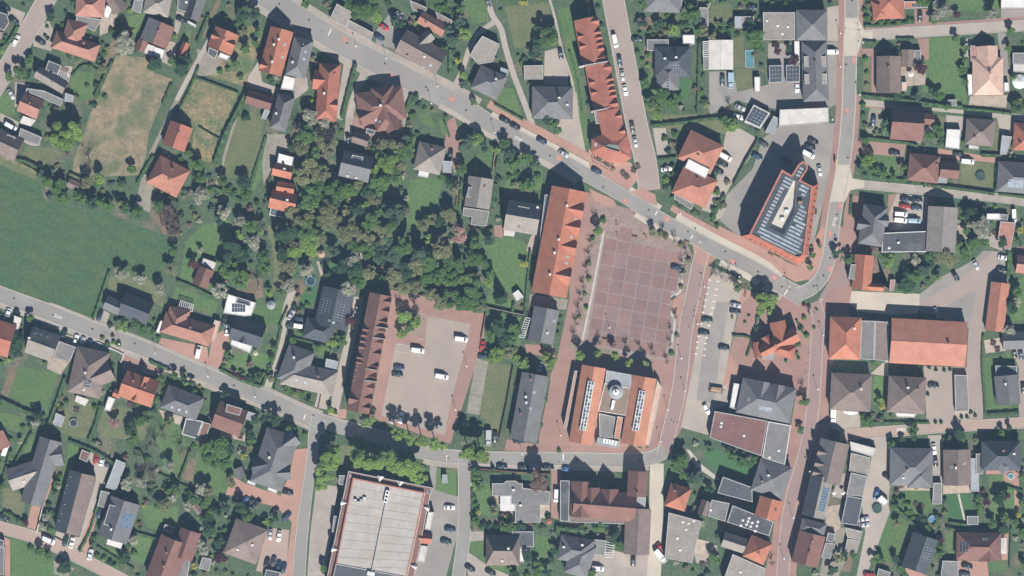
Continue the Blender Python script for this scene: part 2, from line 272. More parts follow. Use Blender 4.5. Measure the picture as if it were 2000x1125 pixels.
# lawns
for look, m, xy in [
    ('dry olive', 'lawn_dry', (458, 225, 492, 218, 515, 235, 508, 290, 485, 345, 428, 350, 436, 300)),
    ('narrow', 'lawn', (520, 268, 534, 272, 512, 345, 495, 375, 488, 360)),
    ('green', 'lawn', (140, 138, 184, 142, 180, 190, 148, 200, 136, 165)),
    ('small', 'lawn', (250, 32, 285, 26, 268, 78, 250, 66)), ('shady', 'lawn', (352, 70, 372, 60, 372, 85, 355, 78)),
    ('mossy', 'lawn', (0, 175, 25, 195, 30, 225, 0, 222)), ('shady', 'lawn_dry', (50, 285, 110, 290, 120, 300, 70, 330, 42, 312)),
    ('roadside', 'lawn_dry', (0, 305, 75, 340, 70, 352, 0, 322)),
    ('front', 'lawn', (818, 222, 840, 220, 853, 255, 822, 240)), ('front', 'lawn', (855, 232, 885, 240, 878, 268, 862, 262)),
    ('long', 'lawn', (800, 350, 865, 348, 855, 395, 845, 430, 815, 448, 786, 440, 795, 390)),
    ('big', 'lawn', (945, 470, 1000, 462, 1035, 480, 1040, 525, 1030, 570, 960, 575, 945, 520)),
    ('shady', 'lawn', (935, 290, 968, 300, 962, 345, 920, 335)), ('shrub ringed', 'lawn', (990, 330, 1060, 330, 1060, 370, 985, 382)),
    ('walled', 'lawn', (952, 612, 1022, 620, 1015, 680, 948, 672)), ('conifer', 'lawn', (952, 575, 1005, 585, 1000, 612, 950, 604)),
    ('small', 'lawn_dark', (1323, 155, 1348, 156, 1346, 192, 1325, 190)), ('front', 'lawn', (1252, 148, 1282, 140, 1285, 215, 1262, 215)),
    ('dry', 'lawn_dry', (1438, 135, 1470, 134, 1472, 178, 1445, 180, 1436, 170)), ('square', 'lawn_dry', (1390, 10, 1430, 10, 1428, 40, 1388, 48)),
    ('corner', 'lawn_dry', (1392, 80, 1452, 72, 1455, 130, 1432, 132)),
    ('straw', 'lawn_dry', (985, 12, 1072, 5, 1080, 60, 1040, 90, 1005, 95, 995, 50)), ('park', 'lawn', (900, 0, 950, 0, 955, 40, 925, 48)), ('roadside', 'lawn', (975, 175, 1002, 172, 1022, 232, 965, 205)),
    ('verge', 'lawn', (1090, 20, 1118, 10, 1130, 130, 1150, 260, 1148, 285, 1138, 285, 1128, 190, 1112, 140)),
    ('big', 'lawn', (1815, 75, 1878, 68, 1890, 110, 1888, 205, 1840, 200, 1800, 175)), ('front', 'lawn_dry', (1686, 110, 1700, 110, 1702, 185, 1686, 186)),
    ('top', 'lawn', (1850, -5, 1955, -5, 1952, 25, 1860, 20)), ('corner', 'lawn', (1690, 302, 1756, 305, 1752, 345, 1700, 338)),
    ('dry', 'lawn_dry', (1878, 318, 1946, 318, 1940, 366, 1876, 362)), ('side', 'lawn_dry', (1820, 225, 1848, 228, 1842, 285, 1822, 280)), ('side', 'lawn_dry', (1944, 236, 1958, 240, 1952, 300, 1930, 300)),
    ('back', 'lawn', (395, 440, 448, 430, 455, 470, 430, 510, 425, 560, 380, 570, 350, 545, 365, 470)), ('path', 'lawn_dry', (522, 440, 545, 440, 548, 570, 532, 572, 535, 500)),
    ('lower', 'lawn', (345, 560, 425, 590, 420, 620, 380, 600, 335, 580)), ('kidney', 'lawn_dark', (585, 565, 618, 560, 616, 590, 588, 598)), ('square', 'lawn', (498, 600, 555, 585, 548, 632, 525, 638, 495, 625)),
    ('pond side', 'lawn_dark', (640, 508, 675, 500, 680, 530, 645, 545)), ('front', 'lawn_dry', (212, 540, 290, 545, 325, 575, 318, 600, 300, 590, 240, 560, 210, 570)),
    ('round', 'lawn', (440, 690, 462, 690, 520, 690, 535, 655, 540, 660, 520, 745, 480, 735, 440, 715)), ('upper', 'lawn', (570, 660, 625, 665, 645, 680, 640, 700, 612, 690)),
    ('walled', 'lawn', (35, 715, 115, 728, 108, 750, 92, 806, 60, 800, 15, 770)), ('narrow', 'lawn', (0, 805, 48, 815, 35, 845, 0, 830)), ('dry', 'lawn_dry', (130, 780, 190, 790, 172, 858, 118, 845)), ('dry', 'lawn_dry', (200, 800, 240, 795, 300, 810, 280, 860, 195, 855)),
    ('green', 'lawn', (308, 815, 350, 820, 362, 860, 350, 885, 300, 880)), ('small', 'lawn', (40, 850, 70, 855, 62, 885, 30, 880)), ('narrow', 'lawn', (140, 850, 160, 860, 128, 960, 118, 945)),
    ('front', 'lawn_dry', (5, 950, 50, 970, 45, 1010, 5, 995)), ('triangular', 'lawn', (22, 1050, 90, 1075, 120, 1130, 22, 1130)), ('front', 'lawn', (195, 1065, 245, 1075, 235, 1100, 200, 1085)), ('side', 'lawn', (262, 1045, 305, 1055, 290, 1110, 255, 1090)),
    ('back', 'lawn', (275, 985, 350, 990, 340, 1040, 285, 1030)), ('back', 'lawn', (315, 878, 365, 880, 350, 925, 320, 925)), ('orchard', 'lawn', (385, 878, 455, 870, 460, 930, 440, 975, 400, 960, 372, 930)),
    ('strip', 'lawn_dry', (954, 705, 1002, 714, 974, 853, 936, 806)), ('kiosk', 'lawn', (852, 913, 890, 921, 891, 968, 851, 961)), ('kerbside', 'lawn', (604, 1065, 620, 1060, 616, 1102, 604, 1118)), ('verge', 'lawn_dry', (745, 838, 880, 862, 870, 880, 835, 872, 770, 855)), ('verge', 'lawn_dry', (898, 862, 965, 872, 960, 890, 905, 880)),
    ('shrubby', 'lawn_dry', (640, 870, 690, 872, 690, 905, 645, 905)), ('side', 'lawn', (922, 945, 960, 945, 960, 1010, 922, 1000)), ('corner', 'lawn', (918, 1055, 945, 1055, 948, 1100, 915, 1075)), ('side', 'lawn', (1044, 1045, 1078, 1050, 1075, 1120, 1050, 1110)), ('front', 'lawn', (950, 1104, 1015, 1104, 1010, 1120, 965, 1118)),
    ('curved', 'lawn_dark', (1375, 880, 1402, 878, 1430, 900, 1468, 912, 1460, 940, 1412, 928, 1385, 905)), ('hedged', 'lawn_dark', (1431, 657, 1464, 663, 1456, 694, 1427, 690)),
    ('narrow', 'lawn', (1705, 735, 1725, 735, 1728, 790, 1705, 790)), ('side', 'lawn', (1922, 700, 1978, 690, 1985, 712, 1940, 715, 1942, 790, 1990, 792, 1988, 808, 1928, 808)),
    ('back', 'lawn', (1752, 955, 1822, 952, 1822, 990, 1800, 1020, 1775, 1005, 1748, 980)), ('striped', 'lawn_dark', (1848, 965, 1892, 965, 1904, 1012, 1888, 1018, 1855, 1018)), ('back', 'lawn', (1930, 930, 1960, 925, 1985, 945, 1982, 1010, 1935, 1015)),
    ('triangular', 'lawn', (1738, 1000, 1785, 1028, 1768, 1060, 1745, 1100, 1705, 1090)), ('side', 'lawn', (1848, 1040, 1868, 1040, 1870, 1085, 1850, 1085)), ('front', 'lawn', (1932, 1096, 1965, 1096, 1965, 1115, 1932, 1115)), ('edge', 'lawn', (1965, 550, 2010, 540, 2010, 620, 1975, 630)), ('side', 'lawn', (1880, 470, 1905, 490, 1890, 505, 1862, 495)),
    ('verge', 'lawn_dry', (1272, 222, 1320, 225, 1400, 222, 1440, 240, 1420, 262, 1330, 255, 1275, 245)),
]:
    sheet('lawn', m, [(xy[i], xy[i + 1]) for i in range(0, len(xy), 2)], look=look)
# beds of bare soil
for xy in [(575, 240, 600, 250, 590, 285, 565, 275), (585, 545, 600, 560, 580, 595, 565, 590), (700, 215, 712, 235, 690, 262, 688, 235), (985, 375, 1030, 360, 1045, 400, 1000, 395), (480, 545, 512, 545, 515, 580, 480, 590), (280, 395, 330, 405, 350, 440, 320, 460), (225, 70, 232, 100, 205, 130, 195, 125), (1330, 88, 1350, 88, 1350, 150, 1345, 150), (355, 880, 385, 900, 375, 940, 355, 935), (1640, 1050, 1680, 1050, 1660, 1120, 1635, 1110), (1268, 60, 1290, 65, 1285, 120, 1250, 125), (1985, 480, 2010, 480, 2010, 540, 1985, 535), (1250, 30, 1275, 35, 1275, 55, 1250, 60), (1690, 540, 1700, 540, 1738, 520, 1740, 565, 1725, 566, 1712, 500)]:
    sheet('flower_bed', 'soil', [(xy[i], xy[i + 1]) for i in range(0, len(xy), 2)], look='earthy')
# yards, drives and paved courts
for name, m, xy in [
    ('yard', 'asphalt_yard', (1385, 140, 1432, 138, 1440, 180, 1500, 165, 1500, 85, 1565, 85, 1640, 80, 1640, 200, 1620, 210, 1520, 213, 1470, 205, 1440, 195, 1385, 225)),
    ('yard', 'asphalt_yard', (1490, 270, 1525, 245, 1640, 240, 1632, 322, 1612, 380, 1590, 470, 1575, 508, 1560, 520, 1440, 460, 1405, 430, 1420, 380, 1470, 330)),
    ('driveway', 'concrete', (1418, 258, 1440, 248, 1478, 270, 1470, 300, 1425, 365, 1400, 420, 1370, 410, 1400, 350)), ('driveway', 'concrete', (1275, 250, 1300, 250, 1308, 308, 1285, 312)),
    ('yard', 'concrete', (1395, 405, 1420, 395, 1410, 425, 1395, 432)),
    ('driveway', 'concrete', (1064, 100, 1095, 92, 1110, 145, 1108, 168, 1062, 165)), ('driveway', 'concrete', (1088, 231, 1132, 231, 1144, 298, 1084, 270)), ('driveway', 'concrete', (1115, 180, 1126, 180, 1132, 232, 1118, 232)),
    ('parking_court', 'asphalt_yard', (735, 60, 762, 25, 790, 25, 785, 80, 772, 95, 735, 88)), ('driveway', 'concrete', (485, 150, 505, 118, 512, 160, 545, 172, 535, 182, 482, 172)),
    ('driveway', 'brick_paving', (875, 235, 888, 228, 900, 275, 898, 320, 888, 340, 876, 300, 868, 285)), ('driveway', 'gravel', (262, 405, 278, 345, 300, 365, 292, 415, 285, 412)), ('driveway', 'gravel', (520, 262, 560, 262, 570, 290, 540, 300, 530, 330, 515, 360, 512, 320)),
    ('driveway', 'pavement', (60, 165, 30, 160, 28, 210, 45, 205)), ('driveway', 'pavement', (65, 60, 95, 40, 110, 70, 100, 100, 65, 90)), ('driveway', 'pavement', (0, 5, 50, 25, 40, 50, 20, 40, 0, 30)), ('driveway', 'pavement', (40, 250, 80, 265, 78, 285, 60, 285, 30, 268)),
    ('driveway', 'pavement', (0, 220, 40, 240, 30, 262, 0, 240)), ('patio', 'patio', (118, 128, 142, 130, 132, 168, 112, 150)), ('patio', 'patio', (195, 30, 230, 25, 220, 60, 195, 70)), ('patio', 'patio', (330, 80, 350, 85, 335, 130, 315, 120)), ('driveway', 'pavement', (345, 20, 360, 25, 345, 75, 338, 70)),
    ('yard', 'gravel', (385, 95, 430, 110, 425, 145, 385, 150)), ('forecourt', 'pavement', (560, 150, 600, 150, 602, 175, 575, 195, 575, 178)), ('driveway', 'pavement', (672, 120, 690, 130, 668, 235, 655, 230)),
    ('forecourt', 'brick_paving', (690, 225, 725, 245, 765, 260, 770, 275, 690, 260)), ('forecourt', 'pavement', (770, 158, 800, 178, 795, 240, 785, 225)),
    ('driveway', 'brick_paving', (1672, 274, 1770, 282, 1764, 312, 1754, 340, 1756, 306, 1690, 300, 1670, 302)), ('driveway', 'brick_orange', (1832, 290, 1870, 296, 1948, 308, 1948, 318, 1872, 312, 1834, 306)), ('driveway', 'brick_paving', (1792, 75, 1814, 75, 1814, 115, 1798, 122)),
    ('driveway', 'concrete', (1848, 225, 1885, 228, 1880, 255, 1848, 252)), ('driveway', 'concrete', (1945, 222, 1985, 226, 1975, 264, 1955, 262)), ('driveway', 'gravel', (1700, 205, 1722, 208, 1728, 265, 1690, 258)),
    ('driveway', 'pavement', (1880, 75, 1898, 75, 1898, 112, 1882, 112)), ('driveway', 'asphalt_yard', (1948, 65, 1965, 65, 1972, 160, 1960, 160)), ('forecourt', 'asphalt_yard', (1955, 15, 2010, 12, 2010, 34, 1955, 40)), ('driveway', 'brick_paving', (1786, 18, 1814, 18, 1814, 50, 1786, 50)),
    ('forecourt', 'brick_paving', (1684, 95, 1714, 95, 1714, 188, 1702, 186, 1702, 110, 1684, 110)), ('forecourt', 'brick_paving', (1684, 198, 1730, 200, 1730, 212, 1686, 210)), ('patio', 'patio', (1760, 130, 1808, 125, 1808, 165, 1760, 170)), ('patio', 'patio', (1895, 188, 1968, 186, 1965, 210, 1892, 205)),
    ('parking_court', 'concrete', (1615, 15, 1640, 10, 1638, 80, 1615, 80)), ('forecourt', 'brick_paving', (1735, 380, 1752, 378, 1758, 425, 1735, 420)), ('parking_court', 'concrete', (1752, 378, 1812, 385, 1812, 450, 1735, 450, 1736, 420)), ('forecourt', 'brick_paving', (1655, 380, 1688, 385, 1680, 480, 1668, 500, 1645, 500, 1648, 420)),
    ('yard', 'pavement', (1925, 455, 1955, 455, 1958, 490, 1930, 480)), ('yard', 'patio', (1870, 440, 1895, 440, 1890, 465, 1866, 475)),
    ('forecourt', 'brick_violet', (1624, 540, 1645, 505, 1660, 530, 1658, 568, 1660, 620, 1610, 640, 1595, 615, 1598, 585)), ('lane', 'concrete_light', (1655, 568, 1700, 570, 1796, 574, 1800, 598, 1790, 612, 1740, 615, 1676, 608, 1656, 590)),
    ('parking_court', 'asphalt_yard', (1796, 575, 1840, 540, 1880, 520, 1905, 505, 1920, 490, 1935, 490, 1960, 492, 1968, 550, 1935, 552, 1925, 648, 1890, 640, 1885, 628, 1838, 622, 1796, 605)),
    ('lane', 'pink_asphalt', (1796, 592, 1850, 560, 1900, 525, 1940, 490, 1950, 495, 1945, 530, 1930, 560, 1918, 640, 1920, 830, 1890, 830, 1888, 712, 1892, 640, 1905, 570, 1840, 612, 1800, 612)),
    ('parking_court', 'asphalt_yard', (1836, 605, 1900, 568, 1906, 575, 1898, 620, 1880, 640, 1842, 622)), ('parking_court', 'parking_paving', (1804, 715, 1890, 718, 1892, 732, 1864, 732, 1864, 825, 1810, 825)), ('yard', 'concrete', (1864, 800, 1892, 800, 1892, 828, 1864, 828)),
    ('forecourt', 'pavement', (1622, 800, 1680, 806, 1680, 838, 1650, 845, 1618, 835)), ('yard', 'concrete', (1700, 730, 1735, 700, 1735, 735, 1730, 735)), ('patio', 'patio', (1922, 665, 1960, 658, 1965, 685, 1925, 690)), ('yard', 'pink_asphalt', (1976, 680, 2010, 680, 2010, 830, 1990, 830, 1990, 720)),
    ('yard', 'concrete', (1700, 848, 1740, 848, 1738, 950, 1735, 985, 1738, 1000, 1705, 1090, 1690, 1130, 1672, 1130, 1690, 1040, 1682, 975, 1695, 930, 1705, 880)), ('driveway', 'pavement', (1812, 850, 1842, 850, 1840, 945, 1822, 945)), ('patio', 'patio', (1842, 946, 1896, 946, 1896, 962, 1842, 965)), ('patio', 'brick_orange', (1926, 918, 1962, 918, 1990, 918, 1990, 1000, 1982, 1000, 1980, 945, 1962, 940, 1958, 926, 1926, 926)),
    ('driveway', 'brick_orange', (1872, 1094, 1928, 1096, 1932, 1135, 1874, 1135)), ('patio', 'brick_orange', (1958, 1042, 1970, 1042, 1968, 1094, 1956, 1094)), ('patio', 'patio', (1758, 930, 1815, 950, 1815, 958, 1752, 958)), ('path', 'stone_light', (1870, 965, 1874, 965, 1886, 1016, 1882, 1016)), ('driveway', 'brick_orange', (1755, 1105, 1765, 1100, 1810, 1125, 1780, 1130)),
    ('yard', 'pavement', (1640, 925, 1660, 925, 1650, 975, 1625, 970)), ('yard', 'patio', (1613, 990, 1645, 985, 1640, 1050, 1612, 1045)), ('yard', 'gravel', (1615, 1050, 1645, 1030, 1672, 1030, 1660, 1080, 1635, 1130, 1600, 1125)),
    ('forecourt', 'brick_orange', (1452, 694, 1475, 700, 1552, 705, 1575, 720, 1550, 770, 1530, 752, 1450, 735, 1420, 780, 1405, 760, 1425, 690)), ('yard', 'pavement', (1400, 760, 1420, 750, 1425, 790, 1398, 800)),
    ('forecourt', 'brick_orange', (1440, 560, 1470, 570, 1480, 585, 1472, 640, 1468, 665, 1432, 655, 1445, 600)), ('forecourt', 'brick_paving', (1500, 565, 1545, 585, 1565, 600, 1590, 620, 1590, 700, 1555, 710, 1556, 640, 1540, 600)),
    ('driveway', 'brick_orange', (415, 655, 448, 640, 450, 662, 438, 700, 424, 722, 405, 715)), ('driveway', 'brick_orange', (315, 660, 405, 678, 408, 712, 345, 690, 310, 670)), ('driveway', 'pavement', (188, 600, 215, 612, 205, 640, 182, 628)), ('driveway', 'pavement', (105, 648, 200, 670, 185, 690, 105, 660)), ('patio', 'patio', (95, 695, 135, 708, 118, 732, 92, 720)), ('path', 'soil', (20, 720, 35, 722, 15, 775, 0, 770)),
    ('driveway', 'brick_paving', (235, 688, 320, 700, 345, 720, 300, 735, 240, 720)), ('patio', 'patio', (310, 800, 360, 815, 350, 830, 320, 818)), ('patio', 'patio', (430, 838, 482, 850, 480, 862, 430, 852)), ('driveway', 'concrete', (626, 745, 648, 750, 638, 800, 614, 795)), ('forecourt', 'brick_orange', (652, 798, 677, 800, 676, 818, 650, 815)),
    ('parking_court', 'brick_orange', (575, 878, 605, 875, 598, 960, 582, 1060, 575, 1130, 556, 1130, 570, 1020, 540, 990, 440, 965, 455, 930, 480, 945, 548, 968, 566, 925)), ('parking_court', 'pink_lane', (523, 1030, 565, 1035, 558, 1130, 500, 1115, 505, 1095)),
    ('forecourt', 'pavement', (618, 945, 660, 950, 648, 1040, 635, 1125, 600, 1125, 606, 1040)), ('parking_court', 'asphalt_yard', (842, 955, 895, 970, 896, 1035, 870, 1130, 805, 1130, 830, 1040)), ('parking_court', 'asphalt_yard', (840, 905, 853, 912, 850, 965, 838, 955)), ('patio', 'patio', (962, 968, 1006, 970, 1006, 1022, 990, 1012, 965, 975)),
    ('forecourt', 'pavement', (918, 1038, 945, 1038, 945, 1055, 918, 1058)), ('driveway', 'pavement', (908, 1075, 925, 1085, 960, 1110, 1000, 1125, 915, 1130)), ('driveway', 'brick_paving', (1077, 918, 1096, 920, 1090, 1015, 1076, 1010)), ('yard', 'pavement', (1150, 1085, 1200, 1075, 1225, 1082, 1268, 1083, 1268, 1130, 1150, 1130)), ('patio', 'patio', (1056, 986, 1074, 986, 1073, 1012, 1056, 1012)),
    ('forecourt', 'brick_paving', (990, 858, 1050, 868, 1075, 745, 1090, 700, 1105, 690, 1100, 885, 985, 880)), ('yard', 'brick_paving', (1024, 672, 1080, 675, 1085, 700, 1030, 690)), ('yard', 'gravel', (1034, 575, 1110, 585, 1105, 605, 1035, 600)), ('patio', 'patio', (1060, 430, 1045, 500, 1028, 490, 1035, 465)), ('patio', 'brick_paving', (965, 440, 985, 440, 982, 465, 966, 462)),
    ('driveway', 'brick_orange', (95, 928, 105, 938, 70, 1035, 52, 1030, 60, 990, 78, 980)), ('driveway', 'concrete', (165, 870, 220, 890, 160, 1055, 150, 1075, 105, 1055, 110, 1038, 155, 1050, 188, 935, 178, 905)), ('driveway', 'brick_orange', (180, 1000, 190, 1000, 178, 1060, 170, 1085, 155, 1070)), ('driveway', 'brick_orange', (0, 1045, 20, 1055, 20, 1130, 10, 1130)), ('yard', 'gravel', (105, 1095, 145, 1110, 130, 1130, 105, 1120)),
    ('yard', 'pavement', (1352, 1060, 1400, 1065, 1405, 1095, 1360, 1100)), ('patio', 'patio', (1350, 1050, 1385, 1058, 1378, 1085, 1355, 1080)),
    ('path', 'stone_light', (1340, 877, 1348, 880, 1368, 905, 1405, 935, 1398, 938, 1360, 912)), ('path', 'patio', (618, 510, 623, 510, 635, 545, 628, 545)),
]:
    sheet(name, m, [(xy[i], xy[i + 1]) for i in range(0, len(xy), 2)])
# car park beside the brown terrace, with its brick borders
S('car_park', 'brick_paving', 758, 566, 800, 572, 945, 612, 946, 660, 880, 866, 862, 862, 722, 815, 745, 690, 762, 600, look='brick bordered')
pk = S('car_park_paving', 'parking_paving', 835, 617, 919, 633, 912, 670, 884, 770, 868, 850, 745, 812, 748, 795, 773, 672, 830, 676, look='beige')
S('parking_bays', 'gravel', 930, 700, 954, 705, 936, 811, 911, 806)
S('planted_island', 'verge_mix', 778, 600, 832, 612, 828, 660, 776, 648)
# market place
mat('market_joint', (0.275, 0.232, 0.212), (0.24, 0.20, 0.185), 0.3)
S('town_paving', 'brick_paving', 1098, 690, 1140, 665, 1240, 700, 1310, 690, 1345, 640, 1370, 520, 1390, 520, 1372, 600, 1360, 680, 1345, 770, 1330, 840, 1300, 890, 1098, 885)
S('town_paving', 'brick_paving', 1470, 570, 1540, 585, 1600, 600, 1625, 560, 1665, 560, 1650, 640, 1622, 720, 1618, 860, 1590, 930, 1560, 1030, 1540, 1135, 1490, 1135, 1520, 1000, 1545, 830, 1555, 770, 1530, 740, 1450, 735, 1425, 690, 1445, 600)
S('promenade', 'brick_paving', 1118, 380, 1146, 375, 1165, 382, 1172, 410, 1150, 500, 1112, 690, 1100, 880, 1068, 880, 1075, 735, 1090, 690, 1112, 585, look='brick')
S('market_verge', 'verge_mix', 1160, 395, 1178, 395, 1250, 412, 1340, 470, 1352, 500, 1330, 690, 1300, 705, 1110, 680, 1125, 620, 1150, 480)
mk = S('marketplace', 'market_joint', 1176, 452, 1200, 420, 1240, 420, 1335, 490, 1334, 545, 1328, 572, 1312, 582, 1305, 595, 1310, 612, 1320, 625, 1313, 665, 1305, 690, 1240, 700, 1140, 662)
S('gravel_strip', 'verge_mix', 1180, 442, 1198, 418, 1246, 420, 1332, 478, 1334, 492, 1180, 464)
def field_pt(i, j): return (1181 + 25.6 * i - 4.45 * j, 464 + 4.8 * i + 25.8 * j)
for j in range(-1, 9):
    for i in range(-1, 7):
        q = [field_pt(i + a, j + b) for a, b in ((0.028, 0.028), (0.972, 0.028), (0.972, 0.972), (0.028, 0.972))]
        cx = sum(p[0] for p in q) / 4; cy = sum(p[1] for p in q) / 4
        lim = 1338 - 0.16 * (cy - 490); lim = min(lim, 1310) if 572 < cy < 625 else lim
        if i < 0 or (j < 0 and i != 1) or j > 7: continue
        if i >= 6: continue
        if i == 5:
            q = [(min(p[0], lim), p[1]) for p in q]
            if q[1][0] - q[0][0] < 6: continue
        w = [P(*p) for p in q]; c = P(cx, cy)
        vio = ((i * 7 + j * 3) % 5 < 3 and 0 < i < 5 and 0 < j < 7)
        me = mesh('paving_field', [(p.x - c.x, p.y - c.y, 0) for p in w], [(3, 2, 1, 0)] if area2(w) < 0 else [(0, 1, 2, 3)], 'field_violet' if vio else 'field_red')
        link('paving_field', me, mk, (c.x, c.y, 0.015))
ribbon('stone_band', 'stone_light', [(1179, 452), (1172, 490), (1156, 575), (1138, 664)], 4)
ribbon('low_wall_band', 'stone_light', [(1334, 500), (1332, 545), (1328, 570), (1312, 580), (1306, 595), (1310, 612), (1318, 625), (1314, 660), (1310, 690)], 4)
S('forecourt', 'brick_orange', 1330, 575, 1316, 588, 1312, 598, 1322, 620, 1326, 640, 1336, 575)
# streets
def R(name, m, pts, w=None, kerb=None, look=None): return ribbon(name, m, pts, w, kerb, look=look)
lane_bl, _ = R('lane', 'pink_lane', [(-20, 1022), (0, 1030), (75, 1052), (150, 1087), (245, 1135)], 23, 1)
R('street', 'pink_asphalt', [(105, -25), (90, 0), (47, 75), (20, 122), (-25, 195)], 34, 1.5, look='top left')
R('lane', 'concrete', [(412, 72), (398, 98), (370, 148), (345, 196)], 9); R('track', 'soil', [(432, -10), (420, 18), (402, 45), (398, 75)], 9, look='earth')
R('track', 'gravel', [(345, 196), (322, 245), (300, 290), (285, 330), (275, 370)], 8, look='gravel'); R('path', 'gravel', [(470, 205), (452, 260), (440, 300), (432, 335), (422, 360)], 5)
R('lane', 'concrete', [(948, -15), (962, 30), (978, 55), (988, 95), (1003, 145), (1022, 195), (1042, 250)], 11, look='gravel'); R('lane', 'concrete', [(970, 40), (935, 65), (917, 95), (902, 140), (884, 175)], 10, look='gravel fork')
R('path', 'concrete', [(1071, -10), (1085, 40), (1097, 95), (1115, 150), (1122, 185)], 5)
R('lane', 'concrete', [(574, 560), (560, 600), (553, 640), (541, 700), (520, 765)], 14, look='narrow'); R('lane', 'pavement', [(716, 132), (692, 190), (682, 235), (679, 280)], 14, look='shared')
R('lane', 'concrete', [(700, 580), (690, 640), (672, 710), (655, 790), (650, 812)], 18, look='grey')
R('lane', 'concrete_light', [(1283, 905), (1282, 960), (1281, 1040), (1277, 1130)], 27, look='beige')
R('side_street', 'concrete', [(1672, 70), (1800, 62), (1900, 56), (2030, 48)], 20, 1); R('side_street_pavement', 'brick_paving', [(1690, 54), (1800, 49), (2030, 33)], 6)
R('lane', 'concrete', [(1683, 200), (1730, 204), (1868, 215), (2030, 235)], 12); R('side_street', 'pavement', [(1665, 359), (1803, 372), (1944, 386), (2030, 399)], 16, 1)
lane_r, _ = R('lane', 'pink_lane', [(1640, 850), (1700, 845), (1760, 841), (1850, 834), (2030, 824)], 20, 1)
st_side, _ = R('street', 'pink_asphalt', [(1193, -25), (1198, 0), (1221, 123), (1244, 245), (1260, 310), (1268, 372)], 40, 1.5, look='north')
market_st, cM = R('market_street', 'brick_violet', [(1372, 490), (1364, 520), (1352, 580), (1338, 650), (1326, 760), (1302, 862), (1296, 892)], 25, 1.5)
S('parking_court', 'concrete', 1384, 545, 1400, 525, 1450, 550, 1442, 600, 1430, 660, 1412, 750, 1395, 800, 1385, 850, 1330, 835, 1345, 760, 1360, 680, look='market')
pm = S('parking_lane', 'asphalt_yard', 1400, 590, 1425, 590, 1405, 700, 1395, 790, 1360, 780, 1372, 690)
rlow, cL = R('road', 'asphalt', [(-40, 557, 30), (0, 575, 30), (90, 608, 30), (180, 643, 29), (280, 681, 28), (400, 731, 27), (510, 772, 26), (600, 812, 26), (650, 829, 26), (740, 853, 25), (830, 884, 25), (930, 894, 24), (1100, 896, 24), (1250, 898, 25), (1300, 880, 26)], None, 1.5, look='lower')
strip('pavement', 'pavement', cL, 20, 9, 0, 48, look='lower road'); strip('pavement', 'pavement', cL, -17, 5, 12, 46, look='lower road')
strip('pavement', 'brick_paving', cL, -19, 10, 70, 86, look='town hall'); strip('pavement', 'pavement', cL, 18, 9, 60, 80, look='road')
R('road', 'asphalt', [(622, 815, 26), (613, 850, 20), (611, 875, 18), (604, 930, 18), (590, 1040, 22), (582, 1145, 24)], None, 1.2, look='southern')
R('road', 'asphalt', [(907, 895), (908, 960), (907, 1035), (893, 1145)], 24, 1.2, look='hall')
shop_st, cS = R('shopping_street', 'brick_violet', [(1590, 590), (1600, 625), (1596, 660), (1587, 800), (1573, 880), (1541, 1000), (1527, 1145)], 23, 1.2)
strip('pavement', 'brick_paving', cS, -19, 14, 8, None, look='shop'); strip('pavement', 'brick_paving', cS, 19, 14, 6, None, look='shop')
rmain, c1 = R('road', 'asphalt', [(470, -42, 42), (505, -17, 42), (536, 4, 42), (600, 44, 42), (690, 98, 41), (780, 145, 40), (883, 197, 38), (966, 247, 33), (1075, 303, 28), (1200, 372, 25), (1296, 431, 25), (1385, 480, 26), (1470, 523, 27), (1528, 558, 30), (1570, 582, 34)], None, 1.2, look='main')
rright, c2 = R('road', 'asphalt', [(1663, -30), (1663, 40), (1660, 110), (1657, 220), (1647, 322), (1634, 394), (1627, 440), (1620, 495), (1607, 537), (1586, 562), (1560, 574)], 24, 2, look='eastern')
strip('pavement', 'pavement', c1, -27, 12, 6, 40, look='main road upper'); strip('pavement', 'pavement', c1, 27, 12, 6, 34, look='main road lower')
strip('parking_strip', 'concrete_light', c1, -19, 9, 41, 60); strip('pavement', 'brick_orange', c1, -32, 15, 40, 55, look='brick'); strip('pavement', 'brick_orange', c1, -30, 12, 60, 72, look='brick')
strip('pavement', 'concrete_light', c1, -20, 13, 61, 78, look='broad'); strip('pavement', 'brick_orange', c1, -35, 18, 66, 80, look='office')
strip('pavement', 'concrete', c1, 20, 10, 35, 52, look='beige'); strip('pavement', 'concrete_light', c1, 19, 9, 57, 64, look='beige'); strip('pavement', 'concrete_light', c1, 20, 11, 68, 75, look='beige'); strip('pavement', 'pavement', c1, 22, 12, 75, 80, look='bend')
S('junction_apron', 'brick_orange', 1150, 368, 1198, 390, 1205, 402, 1185, 404, 1162, 392); S('junction_apron', 'brick_orange', 1252, 366, 1280, 380, 1284, 404, 1230, 376)
S('junction_apron', 'brick_orange', 1352, 472, 1400, 505, 1378, 522, 1357, 512); S('forecourt', 'brick_orange', 1150, 290, 1160, 300, 1232, 318, 1250, 345, 1228, 372, 1150, 325)
strip('pavement', 'brick_paving', c2, 19, 12, 0, 54, look='western'); strip('pavement', 'brick_paving', c2, -18, 9, 0, 13, look='eastern'); strip('pavement', 'brick_paving', c2, -18, 9, 16, 29, look='eastern'); strip('pavement', 'brick_paving', c2, -18, 10, 36, 50, look='eastern')
S('forecourt', 'brick_orange', 1488, 496, 1560, 520, 1576, 508, 1590, 470, 1606, 440, 1612, 450, 1607, 500, 1598, 526, 1577, 546, 1554, 551, 1528, 536)
